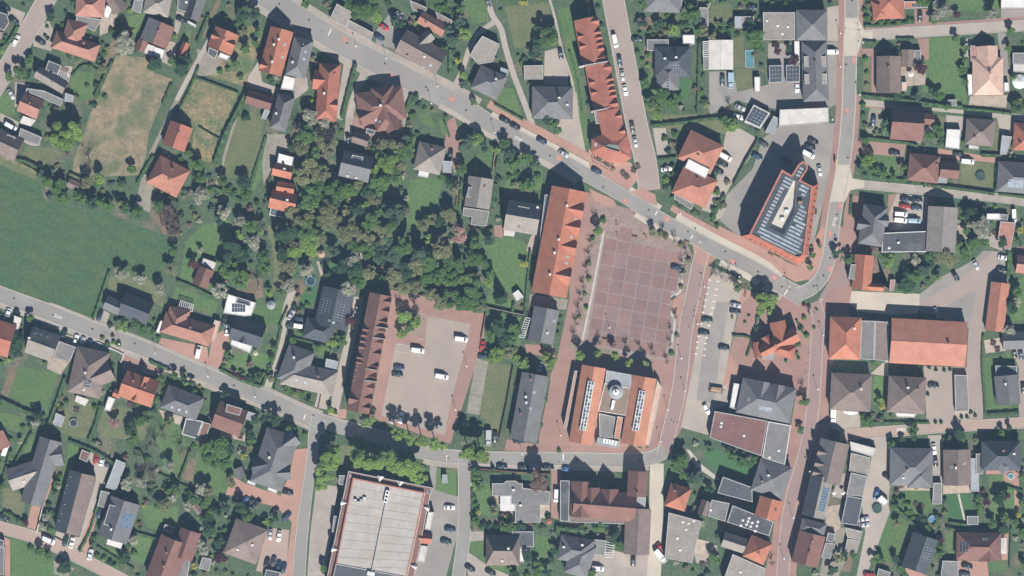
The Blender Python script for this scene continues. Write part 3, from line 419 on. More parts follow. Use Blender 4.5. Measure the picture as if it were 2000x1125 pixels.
tb = S('raised_crossing', 'concrete_light', 1650, 35, 1675, 35, 1690, 62, 1704, 60, 1704, 80, 1682, 82, 1674, 109, 1649, 109); S('raised_crossing', 'concrete_light', 1635, 322, 1659, 322, 1664, 348, 1688, 352, 1688, 366, 1660, 372, 1650, 394, 1622, 394)
for x0, x1, y in [(1650, 1675, 57), (1650, 1675, 84), (1634, 1658, 345), (1630, 1655, 370)]: mark(tb, (x0 + x1) / 2, y, 25, 1, 4, 'kerb', 0.014, 'joint')
# painted marks on the roads
ang1 = 28
def red_patch(par, x, y, a, l=11, w=8):
    mark(par, x, y, l, w, a, 'paint_red', 0.006, 'red_road_patch')
    t = math.radians(a)
    for dx, dy, lx, ly in [(-2.4, 0, 1.3, 4.2), (2.4, 0.2, 1.3, 4.2), (0.1, -1.6, 3.4, 1.0), (0.4, 1.5, 3.0, 1.0)]:
        mark(par, x + dx * math.cos(t) - dy * math.sin(t), y + dx * math.sin(t) + dy * math.cos(t), lx, ly, a, 'paint_pale', 0.011, 'red_road_patch_symbol')
for x, y, a in [(673, 77, 28), (764, 148, 27), (883, 193, 26), (987, 264, 28), (1092, 309, 27), (1222, 393, 28), (1302, 427, 28), (1431, 511, 28), (1512, 542, 32)]: red_patch(rmain, x, y, a)
for x, y, a in [(1668, 118, 92), (1654, 217, 97), (1641, 403, 100), (1621, 457, 95), (1621, 525, 110)]: red_patch(rright, x, y, a, 12, 7)
for par, x, y, a in [(rmain, 1013, 271, 28), (rright, 1630, 433, 102), (rlow, 113, 618, 22)]:
    t = math.radians(a)
    for dx, dy, lx, ly in [(-7, 0, 1.2, 6), (-4, -2, 4, 1.2), (-4, 2, 4, 1.2), (0, 0, 1.2, 5), (3, 2, 4.5, 1.2), (6.5, -1, 1.4, 4), (7, 1.5, 3, 1.2), (3, -1, 3, 1)]:
        mark(par, x + dx * math.cos(t) - dy * math.sin(t), y + dx * math.sin(t) + dy * math.cos(t), lx, ly, a, 'paint_white', 0.008)
for par, x, y, l, a in [(rmain, 644, 63, 15, -65), (rmain, 1282, 416, 10, -60), (rmain, 1351, 463, 8, -60), (rmain, 1535, 571, 12, -55), (rlow, 595, 814, 10, -70), (rlow, 873, 894, 10, 92), (rlow, 1100, 893, 13, 90)]: mark(par, x, y, l, 2, a, 'paint_white', 0.008)
for i, (x, y) in enumerate([(1386, 547), (1383, 562), (1381, 574), (1378, 586), (1376, 598), (1373, 610), (1371, 621), (1369, 633), (1366, 645), (1364, 657), (1362, 668), (1361, 679), (1359, 691)]):
    mark(pm, x, y, 5, 2, 8, 'paint_white', 0.010, 'bay_marking'); mark(pm, x + 16, y + 3, 5, 2, 8, 'paint_white', 0.010, 'bay_marking')
for (x, y, l, a) in [(786, 673, 24, 8), (784, 688, 22, 8), (822, 663, 14, 8)]: mark(pk, x, y, l, 1, a, 'stone_light', 0.006, 'bay_marking')
for i in range(11):
    y = 708 + i * 10; mark(pk, 942 - i * 1.75, y, 22, 0.8, 10, 'concrete', 0.03, 'bay_marking')
for i in range(6): mark(lane_r, 1753 + i * 4, 839, 1.5, 8, 35, 'paint_white', 0.008, 'crossing_stripe')

# manholes and repair patches in the asphalt
mh = MB(); mh.tube((0, 0, 0), (0, 0, 0.004), 0.42, 0.42, 14); MH = mh.mesh('manhole_cover', 'net_dark')
mat('asphalt_patch', (0.225, 0.212, 0.198), (0.20, 0.19, 0.178), 0.3, 0.9)
for par, c in ((rmain, c1), (rlow, cL), (rright, c2)):
    for k in range(3, len(c) - 3, 5):
        o_ = random.uniform(-.3, .3) * 24; q = offset_line(c, o_)[k]; p = P(*q); link('manhole_cover', MH, par, (p.x, p.y, 0.004))
        if k % 3 == 0:
            o_ = random.uniform(-.35, .35) * 20; q = offset_line(c, o_)[k + 2]; d = np.array(c[k + 3][:2]) - np.array(c[k + 1][:2])
            mark(par, q[0], q[1], random.uniform(8, 30), random.uniform(3, 9), math.degrees(math.atan2(d[1], d[0])), 'asphalt_patch', 0.0035, 'asphalt_patch')
# ------------------------------------------------------------------ buildings
class Prim: pass
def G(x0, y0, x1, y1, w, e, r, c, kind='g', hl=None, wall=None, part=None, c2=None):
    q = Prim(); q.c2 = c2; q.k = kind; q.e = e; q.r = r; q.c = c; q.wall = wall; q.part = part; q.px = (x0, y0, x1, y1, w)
    q.a = P(x0, y0, e); q.b = P(x1, y1, e); q.W = w * MPP * (1 - e / CAM_H); q.L = (q.b - q.a).length; q.u = (q.b - q.a).normalized(); q.n = Vector((-q.u.y, q.u.x))
    q.hl = min(q.W / 2 if hl is None else hl, q.L / 2 - 0.02) if kind == 'h' else 0
    return q
def Hp(*a, **k): return G(*a, kind='h', **k)
def F(h, c, *xy, cop='coping', rim=0.3, part=None, wall=None):
    q = Prim(); q.k = 'f'; q.e = q.r = h; q.c = c; q.cop = cop; q.rim = rim; q.part = part; q.wall = wall
    q.pts = ccw([P(xy[i], xy[i + 1], h) for i in range(0, len(xy), 2)]); return q
def M(e, r, ins, c, ctop, *xy):
    q = F(e, c, *xy); q.k = 'm'; q.e = e; q.r = r; q.ins = ins; q.ct = ctop; return q
def Xg(q, ts, side, w, e, r, c=None, ext=1.0, start=0.0):
    """cross gables (dormers) on prim q at fractions ts, on its left (-1) or right (+1) side in the photo sense"""
    x0, y0, x1, y1, W = q.px; dx, dy = x1 - x0, y1 - y0; l = math.hypot(dx, dy); nx, ny = -dy / l * side, dx / l * side
    return [G(x0 + dx * t + nx * W / 2 * start, y0 + dy * t + ny * W / 2 * start, x0 + dx * t + nx * W / 2 * ext, y0 + dy * t + ny * W / 2 * ext, w, e, r, c or q.c, part='dormer') for t in ts]
def rz(q, p):
    """roof height of prim q over world point p or None"""
    if q.k in 'gh':
        d = p - q.a; t = d.dot(q.u); s = abs(d.dot(q.n))
        if t < 0 or t > q.L or s > q.W / 2: return None
        z = q.r - (q.r - q.e) * s / (q.W / 2)
        if q.k == 'h' and q.hl > 0: z = min(z, q.e + (q.r - q.e) * min(1, min(t, q.L - t) / q.hl))
        return z
    return q.r if inside(p, q.pts) else None
def build_prim(q, base, rootname_i, wallm):
    V = lambda p, z: (p.x - base.x, p.y - base.y, z)
    rm = 'roof_' + q.c; rname = {'dormer': 'dormer_roof', 'canopy': 'canopy_roof'}.get(q.part, 'roof'); wname = 'dormer' if q.part == 'dormer' else 'wall'
    wm = q.wall or wallm
    if q.k in 'gh':
        a, b, n, u, W, L = q.a, q.b, q.n * (q.W / 2), q.u, q.W, q.L; e, r = q.e, q.r; th = 0.2
        if q.k == 'g':
            v = []
            for p in (a, b):
                v += [V(p + n, e), V(p, r), V(p - n, e), V(p + n, e - th), V(p, r - th), V(p - n, e - th)]
            f = [(0, 1, 7, 6), (1, 2, 8, 7), (4, 3, 9, 10), (5, 4, 10, 11), (3, 0, 6, 9), (2, 5, 11, 8), (0, 3, 4, 1), (1, 4, 5, 2), (6, 7, 10, 9), (7, 8, 11, 10)]
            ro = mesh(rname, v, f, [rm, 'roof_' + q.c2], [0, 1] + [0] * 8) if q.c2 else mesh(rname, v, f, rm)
            i = min(0.35, W * 0.12); ne = q.n * (W / 2 - i); k = (r - e) / (W / 2); ze = e - th - 0.02 + i * k; a2, b2 = a + u * 0.3, b - u * 0.3
            wv = []
            for p in (a2, b2): wv += [V(p + ne, 0), V(p + ne, ze), V(p, r - th - 0.02), V(p - ne, ze), V(p - ne, 0)]
            wa = mesh(wname, wv, [(0, 1, 2, 3, 4), (9, 8, 7, 6, 5), (0, 5, 6, 1), (4, 3, 8, 9), (1, 6, 7, 2), (2, 7, 8, 3)], wm)
            ra, rb = a, b
        else:
            ra, rb = a + u * q.hl, b - u * q.hl
            v = [V(a + n, e), V(a - n, e), V(b - n, e), V(b + n, e), V(ra, r), V(rb, r), V(a + n, e - th), V(a - n, e - th), V(b - n, e - th), V(b + n, e - th)]
            f = [(0, 4, 1), (1, 4, 5, 2), (2, 5, 3), (3, 5, 4, 0), (0, 1, 7, 6), (1, 2, 8, 7), (2, 3, 9, 8), (3, 0, 6, 9), (6, 7, 8, 9)]
            ro = mesh(rname, v, f, rm)
            m = MB(); ne = q.n * (W / 2 - 0.4); p0, p1 = a + u * 0.4, b - u * 0.4
            m.prism([V(p0 + ne, 0)[:2], V(p0 - ne, 0)[:2], V(p1 - ne, 0)[:2], V(p1 + ne, 0)[:2]], 0, e - th - 0.01); wa = m.mesh(wname, wm)
        m = MB()
        if (rb - ra).length > 0.6:
            s = q.n * 0.14; m.add([V(ra + s, r - 0.03), V(ra, r + 0.09), V(ra - s, r - 0.03), V(rb + s, r - 0.03), V(rb, r + 0.09), V(rb - s, r - 0.03)], [(0, 1, 4, 3), (1, 2, 5, 4), (0, 2, 1), (3, 4, 5)])
        if q.k == 'h':
            for p0, cs in ((ra, (a + n, a - n)), (rb, (b - n, b + n))):
                for cc in cs:
                    dd = (cc - p0); sdw = Vector((-dd.y, dd.x)).normalized() * 0.12
                    m.add([V(p0 + sdw, r - 0.04), V(p0, r + 0.08), V(p0 - sdw, r - 0.04), V(cc + sdw, e - 0.04), V(cc, e + 0.08), V(cc - sdw, e - 0.04)], [(0, 1, 4, 3), (1, 2, 5, 4)])
        cap = m.mesh('ridge_cap', rm) if m.v else None
        return wa, ro, cap
    pts = [Vector((p.x - base.x, p.y - base.y)) for p in q.pts]
    if q.k == 'f':
        m = MB()
        if q.part == 'canopy':
            m.prism(pts, q.r - 0.12, q.r); ro = m.mesh(rname, rm); m2 = MB()
            for p in inset(pts, 0.25): m2.box(p.x - 0.06, p.y - 0.06, 0, p.x + 0.06, p.y + 0.06, q.r - 0.12)
            return m2.mesh('post', 'wood_dark'), ro, None
        inn = inset(pts, q.rim); m.prism(inn, q.r - 0.35, q.r - 0.12); ro = m.mesh(rname, rm)
        m = MB(); m.prism(inset(pts, 0.06), 0, q.r - 0.36); wa = m.mesh('wall', wm)
        m = MB(); n = len(pts); o = ccw(pts); z0, z1 = q.r - 0.5, q.r
        v = [(p.x, p.y, z0) for p in o] + [(p.x, p.y, z1) for p in o] + [(p.x, p.y, z0) for p in inn] + [(p.x, p.y, z1) for p in inn]
        f = []
        for i in range(n):
            j = (i + 1) % n; f += [(i, j, n + j, n + i), (n + i, n + j, 3 * n + j, 3 * n + i), (2 * n + i, 3 * n + i, 3 * n + j, 2 * n + j)]
        m.add(v, f); return wa, ro, m.mesh('parapet', q.cop)
    if q.k == 'm':
        o = ccw(pts); inn = inset(o, q.ins); n = len(o); m = MB()
        v = [(p.x, p.y, q.e) for p in o] + [(p.x, p.y, q.r) for p in inn]; m.add(v, [(i, (i + 1) % n, n + (i + 1) % n, n + i) for i in range(n)])
        m.prism(o, q.e - 0.2, q.e - 0.005)
        ro = m.mesh(rname, rm); m = MB(); m.prism(inset(o, 0.35), 0, q.e - 0.21); wa = m.mesh('wall', wm)
        m = MB(); m.prism(inset(o, q.ins + 0.12), q.r - 0.5, q.r + 0.02); return wa, ro, m.mesh('roof_deck', 'roof_' + q.ct)
PANEL = {}
def panel_mesh(kind, w, l):
    key = (kind, round(w, 2), round(l, 2))
    if key not in PANEL:
        m = MB(); m.box(-w / 2, -l / 2, 0, w / 2, l / 2, 0.05, 1); m.box(-w / 2 + 0.05, -l / 2 + 0.05, 0.05, w / 2 - 0.05, l / 2 - 0.05, 0.056, 0)
        PANEL[key] = m.mesh('solar_panel', ['pv_' + kind, 'pv_frame'])
    return PANEL[key]
_bm = MB(); _bm.box(-0.4, -0.3, -1.2, 0.4, 0.3, 0.9); _bm.box(-0.46, -0.36, 0.9, 0.46, 0.36, 1.0); CHIM = _bm.mesh('chimney', 'chimney_brick')
_bm = MB(); _bm.box(-0.4, -0.3, -1.2, 0.4, 0.3, 0.85); _bm.box(-0.48, -0.38, 0.85, 0.48, 0.38, 0.97); CHIMW = _bm.mesh('chimney', 'coping_white')
_bm = MB(); _bm.box(-0.45, -0.65, 0.02, 0.45, 0.65, 0.10, 1); _bm.box(-0.37, -0.57, 0.10, 0.37, 0.57, 0.11, 0); SKY = _bm.mesh('roof_window', ['glass_pale', 'pv_frame'])
_bm = MB(); _bm.box(-0.5, -0.5, -0.2, 0.5, 0.5, 0.15, 1); _bm.add([(-.45, -.45, .15), (.45, -.45, .15), (.45, .45, .15), (-.45, .45, .15), (0, 0, .45)], [(0, 1, 4), (1, 2, 4), (2, 3, 4), (3, 0, 4)], 0); DOME = _bm.mesh('roof_light', ['metal_white', 'coping'])
_bm = MB(); _bm.tube((0, 0, -0.4), (0, 0, 0.5), 0.14, 0.14, 8); VENT = _bm.mesh('vent_pipe', 'metal_white')
def orient(p, u, n):
    """matrix: local x along u (horizontal), local z along roof normal n"""
    x = (u - n * u.dot(n)).normalized(); y = n.cross(x).normalized(); return Matrix((x, y, n)).transposed()
HOUSES = []
def B(name, short, prims, wall='wall_brick', ch=(), chw=(), sk=(), dome=(), vent=(), pv=(), cat=None):
    x = []; flat = []
    for q in prims:
        if isinstance(q, list): flat += q
        else: flat.append(q)
    prims = flat; q0 = prims[0]
    c = (q0.a + q0.b) / 2 if q0.k in 'gh' else sum((p for p in q0.pts), Vector((0, 0))) / len(q0.pts)
    o = bpy.data.objects.new(name, None); COL.objects.link(o); o.location = (c.x, c.y, 0)
    px, py = c.x / MPP + 1000, 562.5 - c.y / MPP
    o['label'] = short; o['category'] = cat or name.replace('_', ' ').split()[-1]; LAND.append((px, py, short)); HOUSES.append((o, prims))
    roofs = []
    for i, q in enumerate(prims):
        wa, ro, extra = build_prim(q, c, i, wall)
        if q.part == 'dormer' and roofs:
            d = link('dormer', wa, o); r = link('dormer_roof', ro, d); roofs.append(r)
            if extra: link('ridge_cap', extra, d)
            continue
        link(wa.name.split('.')[0], wa, o); r = link(ro.name.split('.')[0], ro, o); roofs.append(r)
        if extra: link(extra.name.split('.')[0], extra, o if q.k in 'fm' else r)
    def top(p):
        best = None
        for q, r in zip(prims, roofs):
            z = rz(q, p)
            if z is not None and (best is None or z > best[0]): best = (z, q, r)
        return best
    def place(me, x, y, nm, align=True):
        p = P(x, y, q0.e); t = top(p)
        if not t: p = P(x, y, 3.0); t = (3.0, q0, roofs[0])
        z, q, r = t
        if q.k == 'f': z -= 0.12
        ob = link(nm, me, r if r.parent == o else o, (p.x - c.x, p.y - c.y, z))
        u = Vector((q.u.x, q.u.y, 0)) if q.k in 'gh' else Vector((1, 0, 0))
        if align and q.k in 'gh':
            s = 0.3; zx = [rz(q, p + Vector(d)) for d in ((s, 0), (-s, 0), (0, s), (0, -s))]
            if None not in zx:
                n = Vector((-(zx[0] - zx[1]) / (2 * s), -(zx[2] - zx[3]) / (2 * s), 1)).normalized(); ob.rotation_euler = orient(u, u, n).to_euler()
                return ob, q, n
        ob.rotation_euler = (0, 0, math.atan2(u.y, u.x)); return ob, q, Vector((0, 0, 1))
    for x, y in ch: place(CHIM, x, y, 'chimney', False)
    for x, y in chw: place(CHIMW, x, y, 'chimney', False)
    for x, y in sk: place(SKY, x, y, 'roof_window')
    for x, y in dome: place(DOME, x, y, 'roof_light', False)
    for x, y in vent: place(VENT, x, y, 'vent_pipe', False)
    for (kind, x, y, nx, ny, *wl) in pv:
        w, l = (wl + [1.0, 1.65])[:2] if wl else (1.0, 1.65)
        p = P(x, y, q0.e); t = top(p)
        if not t: continue
        z, q, r = t; u = Vector((q.u.x, q.u.y)) if q.k in 'gh' else Vector((1, 0)); n2 = Vector((-u.y, u.x))
        sl = 1.0
        if q.k in 'gh': sl = math.cos(math.atan((q.r - q.e) / (q.W / 2)))
        for i in range(nx):
            for j in range(ny):
                pp = p + u * (i - (nx - 1) / 2) * (w + 0.06) + n2 * (j - (ny - 1) / 2) * (l + 0.06) * sl
                place(panel_mesh(kind, w, l), pp.x / (MPP * (1 - q0.e / CAM_H)) + 1000, 562.5 - pp.y / (MPP * (1 - q0.e / CAM_H)), 'solar_panel')
    return o
CAN = dict(part='canopy')
# --- top left
B('house', 'pink hipped house at the top left edge', [Hp(148, 8, 205, 12, 46, 3.2, 7, 'sal'), F(2.8, 'flt', 150, 30, 186, 36, 198, 38, 184, 62, 166, 52, 148, 40), F(2.7, 'wht', 208, 10, 221, 15, 212, 39, 198, 33), G(218, -10, 236, 22, 30, 3, 5.5, 'bro')])
B('house', 'salmon cross-hipped house beside the blossom tree', [Hp(105, 76, 191, 104, 36, 3.0, 7.0, 'sal'), Hp(152, 42, 138, 88, 40, 3.0, 7.0, 'sal')], ch=[(165, 85)])
B('house', 'grey-beige gabled house with pergola and lawn', [G(72, 140, 128, 173, 25, 3.2, 6.5, 'bei'), F(3.2, 'dkf', 95, 118, 120, 128, 112, 146, 88, 136), F(2.8, 'drk', 112, 148, 133, 156, 130, 166, 108, 158)], ch=[(104, 160)])
B('garage', 'low grey garage row below the pergola house', [F(2.8, 'flt', 52, 172, 86, 177, 124, 194, 118, 208, 76, 189, 50, 178), F(2.6, 'blu', 127, 181, 145, 187, 142, 200, 126, 198)])
B('house', 'small red gabled house with striped lean-to', [G(41, 198, 79, 215, 40, 3.0, 7.2, 'sal'), F(2.6, 'whr', 45, 226, 70, 235, 60, 247, 38, 240, part='canopy')], ch=[(60, 202)])
B('house', 'grey-brown gabled house at the left edge', [G(-30, 262, 38, 294, 46, 3.2, 8.0, 'bro'), F(4.6, 'dkf', 14, 262, 30, 268, 26, 282, 11, 276), F(2.8, 'flt', 40, 250, 82, 268, 74, 284, 35, 270)])
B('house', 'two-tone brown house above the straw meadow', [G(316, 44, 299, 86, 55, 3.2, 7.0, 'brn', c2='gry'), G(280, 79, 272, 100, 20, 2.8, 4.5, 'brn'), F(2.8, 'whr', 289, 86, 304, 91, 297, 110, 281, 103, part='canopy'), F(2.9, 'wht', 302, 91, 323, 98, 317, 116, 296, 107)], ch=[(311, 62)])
B('shed', 'little red roofed shed by the lane', [G(364, 83, 352, 112, 15, 2.4, 4.0, 'red')])
B('house', 'beige hipped house at the top edge', [Hp(283, 2, 333, 12, 46, 3.0, 6.5, 'bei'), F(2.8, 'flt', 262, 0, 280, 0, 275, 27, 257, 20)])
B('house', 'grey house with dark flat annex at top', [G(390, -12, 374, 38, 30, 3.0, 7.5, 'gry'), F(3.2, 'dkf', 347, -5, 378, -5, 368, 26, 346, 18), F(2.4, 'wht', 368, 40, 384, 49, 382, 54, 366, 45)], dome=[(364, 4)])
B('house', 'dark car-side house at the left top', [F(4.5, 'drk', -10, 20, 14, 28, 18, 44, 8, 60, -10, 52), G(-12, 60, 6, 64, 26, 3, 5, 'bro')])
B('house', 'red gabled house with white flat extension', [a := G(444, 60, 428, 99, 50, 4.0, 8.3, 'ora'), Xg(a, [0.45], 1, 12, 5.2, 7.4), Xg(a, [0.5], -1, 12, 5.2, 7.4), F(2.8, 'wht', 430, 102, 450, 110, 443, 118, 426, 112), F(2.6, 'dkf', 408, 92, 427, 100, 420, 115, 405, 106)], ch=[(440, 78)])
B('house', 'long orange-red twin house by the main road', [a := G(551, 57, 527, 144, 46, 5.0, 9.4, 'ora'), Xg(a, [0.86], 1, 14, 6.2, 8.4)], chw=[(546, 78), (536, 88), (533, 122)], sk=[(552, 112), (556, 88)])
B('house', 'dark slate house joined to the red twin', [Hp(594, 75, 576, 150, 40, 5.0, 8.8, 'gry'), F(3.0, 'wht', 555, 147, 578, 153, 573, 177, 548, 174)], chw=[(572, 122)], sk=[(597, 102), (594, 116)], vent=[(593, 87)])
B('house', 'long slate hipped house with pale lower yard', [Hp(560, 186, 542, 254, 34, 4.0, 7.5, 'gry', hl=3.4)], chw=[(540, 222)])
B('shed', 'brown gabled outbuilding above the olive lawn', [G(482, 188, 531, 203, 28, 3.0, 5.9, 'brn'), F(2.5, 'blu', 517, 213, 527, 217, 519, 234, 510, 231)])
B('house', 'long red house with dark dormer slots', [a := Hp(645, 124, 636, 236, 42, 4.2, 8.8, 'red', hl=4.0), G(612, 155, 640, 158, 38, 3.8, 7.4, 'red'), Xg(a, [0.72], -1, 20, 5, 7.8)], chw=[(634, 183)], ch=[(654, 146)])
B('outbuilding', 'pair of flat beige roofs across the road', [F(3.2, 'bei', 658, 7, 700, 31, 683, 36, 676, 52, 644, 36), F(3.0, 'bei', 682, 39, 730, 64, 724, 80, 676, 53)], cat='outbuilding')
B('house', 'long brown roofed house along the main road', [a := G(783, 79, 863, 124, 50, 4.0, 9.2, 'bro'), G(842, 66, 808, 98, 24, 4.0, 7.0, 'bei'), Xg(a, [0.28], 1, 12, 4.8, 6.5, ext=0.8)], chw=[(829, 112)], sk=[(841, 128), (827, 131)])
B('house', 'salmon roofed house among shrubs above', [G(820, 33, 869, 61, 26, 3.2, 6.0, 'sal'), F(2.8, 'bro', 800, 0, 835, 15, 828, 28, 806, 20), F(2.8, 'bro', 850, 22, 884, 40, 878, 56, 858, 46)], ch=[(832, 44)])
B('house', 'flat grey-brown house on the gravel fork', [F(4.2, 'bei', 942, 70, 976, 86, 962, 121, 934, 126, 918, 108, 926, 92)])
B('house', 'dark slate hipped house below the gravel fork', [Hp(929, 149, 981, 173, 50, 4.2, 8.5, 'gry'), F(2.9, 'blu', 978, 131, 994, 137, 990, 149, 976, 143)], chw=[(969, 155)])
B('house', 'symmetrical slate hipped house with paved drive', [a := Hp(1039, 200, 1119, 201, 64, 4.2, 9.0, 'gry')], chw=[(1092, 192), (1108, 205)])
B('garage', 'square pale flat garage beside the paved drive', [F(2.9, 'bei', 1023, 128, 1061, 127, 1061, 155, 1024, 155)])
B('terrace', 'red row of dormered terrace houses, upper', [a := G(1144, 36, 1161, 125, 48, 6.0, 10.0, 'red'), Xg(a, [0.10, 0.90], -1, 15, 6.6, 9.0), Xg(a, [0.34, 0.46, 0.58, 0.70], -1, 9, 7.0, 8.6), Xg(a, [0.36, 0.58], 1, 9, 7.0, 8.6, ext=0.9)], wall='wall_white', cat='terrace')
B('terrace', 'red row of dormered terrace houses, middle', [a := G(1167, 126, 1184, 215, 50, 6.0, 10.0, 'red'), Xg(a, [0.10, 0.90], -1, 15, 6.6, 9.0), Xg(a, [0.36, 0.48, 0.60, 0.72], -1, 9, 7.0, 8.6), Xg(a, [0.36, 0.58], 1, 9, 7.0, 8.6, ext=0.9), F(10.2, 'wht', 1131, 129, 1187, 119, 1187, 121, 1131, 131, rim=0.08), F(10.2, 'wht', 1155, 217, 1189, 210, 1189, 212, 1155, 219, rim=0.08)], wall='wall_white', cat='terrace')
B('corner_house', 'red terrace end with grey pentagon roof deck', [M(6.0, 9.5, 4.6, 'red', 'grn', 1155, 271, 1155, 297, 1186, 317, 1220, 318, 1233, 308, 1232, 285, 1226, 262, 1185, 258), a := G(1188, 215, 1202, 275, 46, 6.0, 10.0, 'red'), Xg(a, [0.25, 0.75], -1, 10, 7, 8.6), F(5.5, 'flt', 1160, 220, 1175, 217, 1178, 240, 1164, 242)], wall='wall_white', cat='house', sk=[(1163, 283)])
# --- top right
B('house', 'striped grey hipped house at the top edge', [Hp(1257, -10, 1331, -8, 66, 3.5, 8, 'gry'), F(3.0, 'wht', 1318, 0, 1333, 0, 1330, 20, 1320, 20)])
B('house', 'slate L-shaped house with black solar panels', [Hp(1279, 121, 1350, 121, 60, 3.8, 8.0, 'drk'), Hp(1304, 122, 1305, 176, 44, 3.8, 7.6, 'gry')], chw=[(1298, 115), (1320, 113)], pv=[('dark', 1317, 128, 3, 2), ('dark', 1331, 141, 3, 1), ('dark', 1304, 168, 5, 1, 1.0, 1.2)])
B('garage', 'grey slatted garage beside the slate house', [F(2.8, 'gry', 1263, 77, 1306, 77, 1306, 92, 1283, 92, 1283, 99, 1264, 99)]); B('shed', 'white square flat roof behind the slate house', [F(2.6, 'wht', 1333, 68, 1357, 68, 1357, 87, 1334, 87)])
B('workshop', 'white ribbed metal roofed workshop', [G(1408, 78, 1408, 136, 48, 3.6, 4.6, 'whr'), F(3.0, 'flt', 1373, 81, 1384, 80, 1384, 136, 1374, 136)])
B('shed', 'narrow dark grey shed beside the square lawn', [F(2.5, 'flt', 1366, 14, 1383, 15, 1384, 51, 1367, 50)]); B('garage', 'half grey half brown garage', [F(2.7, 'blu', 1435, 32, 1450, 32, 1449, 55, 1435, 55), F(2.75, 'bro', 1450.5, 32, 1473, 32, 1472, 54, 1450, 55)])
B('workshop', 'large flat grey roof with long skylights', [F(5.0, 'bei', 1490, 24, 1553, 24, 1553, 78, 1491, 78)], dome=[(1498, 40), (1519, 50), (1539, 52), (1528, 66)])
B('house', 'dark slate block with pale hip facing south', [Hp(1555, 49, 1616, 49, 60, 5.5, 9.5, 'gry')])
B('house', 'long slate house with four pale dormers', [a := Hp(1590, 80, 1594, 198, 50, 5.5, 9.5, 'gry', hl=4.5), F(7.6, 'bei', 1570, 110, 1584, 110, 1584, 130, 1571, 130, part='dormerbox'), F(7.6, 'bei', 1600, 110, 1613, 110, 1614, 130, 1600, 130, part='dormerbox'), F(7.6, 'bei', 1571, 145, 1585, 145, 1585, 164, 1572, 164), F(7.6, 'bei', 1601, 144, 1615, 144, 1615, 164, 1601, 164)], ch=[(1591, 122)])
B('shed', 'long white ribbed flat roof beside the road', [F(4.0, 'whr', 1523, 214, 1618, 210, 1619, 240, 1521, 247)])
B('carport', 'tilted square carport covered in solar panels', [F(3.0, 'wht', 1472, 204, 1505, 221, 1485, 252, 1453, 239)], pv=[]); 
B('shed', 'pale rectangular roof beside the solar carport', [F(2.6, 'blu', 1511, 226, 1522, 232, 1512, 262, 1494, 258)])
B('carport', 'solar roofed carport, left of a pair', [F(2.8, 'dkf', 1502, 128, 1528, 127, 1528, 161, 1503, 162)], cat='carport'); B('carport', 'solar roofed carport, right of a pair', [F(2.8, 'dkf', 1535, 127, 1562, 126, 1562, 160, 1536, 161)])
B('container', 'white shipping container by the olive lawn', [F(2.6, 'wht', 1473, 150, 1485, 150, 1485, 180, 1474, 180)]); B('shed', 'white lean-to against the slate row', [F(3.0, 'wht', 1551, 80, 1562, 80, 1562, 124, 1552, 124)])
B('house', 'orange cross-hipped house at top right', [Hp(1704, 6, 1766, 4, 64, 3.4, 7.5, 'red'), Hp(1712, -2, 1722, 37, 26, 3.4, 6.4, 'red'), F(2.9, 'ora', 1766, 3, 1812, 1, 1812, 15, 1766, 17)], pv=[('dark', 1794, 10, 6, 1, 0.8, 1.3)])
B('house', 'brown gabled house with pale ridge line', [G(1736, 110, 1736, 182, 48, 3.4, 7.6, 'bro'), G(1773, 97, 1773, 131, 25, 2.8, 4.6, 'bro'), F(2.7, 'gry', 1786, 98, 1799, 98, 1799, 121, 1786, 121), F(2.6, 'pch', 1761, 160, 1772, 160, 1771, 178, 1761, 178)], ch=[(1734, 132)])
B('house', 'peach hipped house on the right', [Hp(1929, 112, 1930, 186, 60, 3.2, 7.0, 'pch'), G(1927, 90, 1929, 130, 42, 3.2, 6.4, 'pch'), F(2.8, 'wht', 1889, 145, 1900, 145, 1901, 186, 1891, 186), F(2.8, 'wht', 1961, 161, 1971, 161, 1972, 179, 1961, 179), F(2.8, 'sal', 1895, 89, 1905, 89, 1906, 120, 1896, 120)], ch=[(1932, 143)])
B('garage', 'grey roof with pale striped lean-to, right edge', [F(3.0, 'flt', 1978, 103, 2010, 103, 2010, 124, 1978, 124), F(2.7, 'whr', 1979, 125, 2010, 125, 2010, 141, 1979, 141)]); B('hall', 'white flat roof at the top right corner', [F(4.5, 'wht', 1955, -8, 2015, -8, 2015, 17, 1955, 17)])
B('shed', 'tiny grey shed on the lane', [F(2.3, 'flt', 1851, 195, 1868, 194, 1869, 207, 1852, 207)])
B('house', 'wide brown gabled house with parasol', [G(1740, 239, 1803, 243, 66, 3.4, 10.3, 'brn'), G(1804, 232, 1825, 234, 22, 2.8, 4.5, 'brn'), F(5.2, 'gry', 1757, 218, 1788, 220, 1787, 231, 1756, 229)]); B('garage', 'pure white flat garage roof', [F(2.9, 'wht', 1849, 252, 1877, 253, 1874, 292, 1846, 288)])
B('house', 'grey-brown hipped house with glass porch', [Hp(1886, 256, 1942, 260, 52, 3.2, 7.2, 'bro'), F(2.6, 'whr', 1892, 283, 1912, 285, 1911, 292, 1892, 291)], ch=[(1903, 268)])
B('house', 'red roofed house cut by the right edge', [Hp(1979, 266, 2045, 270, 54, 3.2, 7.5, 'red'), F(2.8, 'blu', 1957, 264, 1977, 267, 1966, 302, 1953, 302)], ch=[(1992, 280)])
B('house', 'red-brown hipped house with red wing', [Hp(1774, 325, 1834, 332, 54, 3.4, 7.6, 'brn'), G(1836, 331, 1873, 334, 31, 3.2, 6.2, 'brn'), F(2.7, 'blu', 1834, 344, 1850, 345, 1849, 358, 1831, 357)], ch=[(1829, 322)])
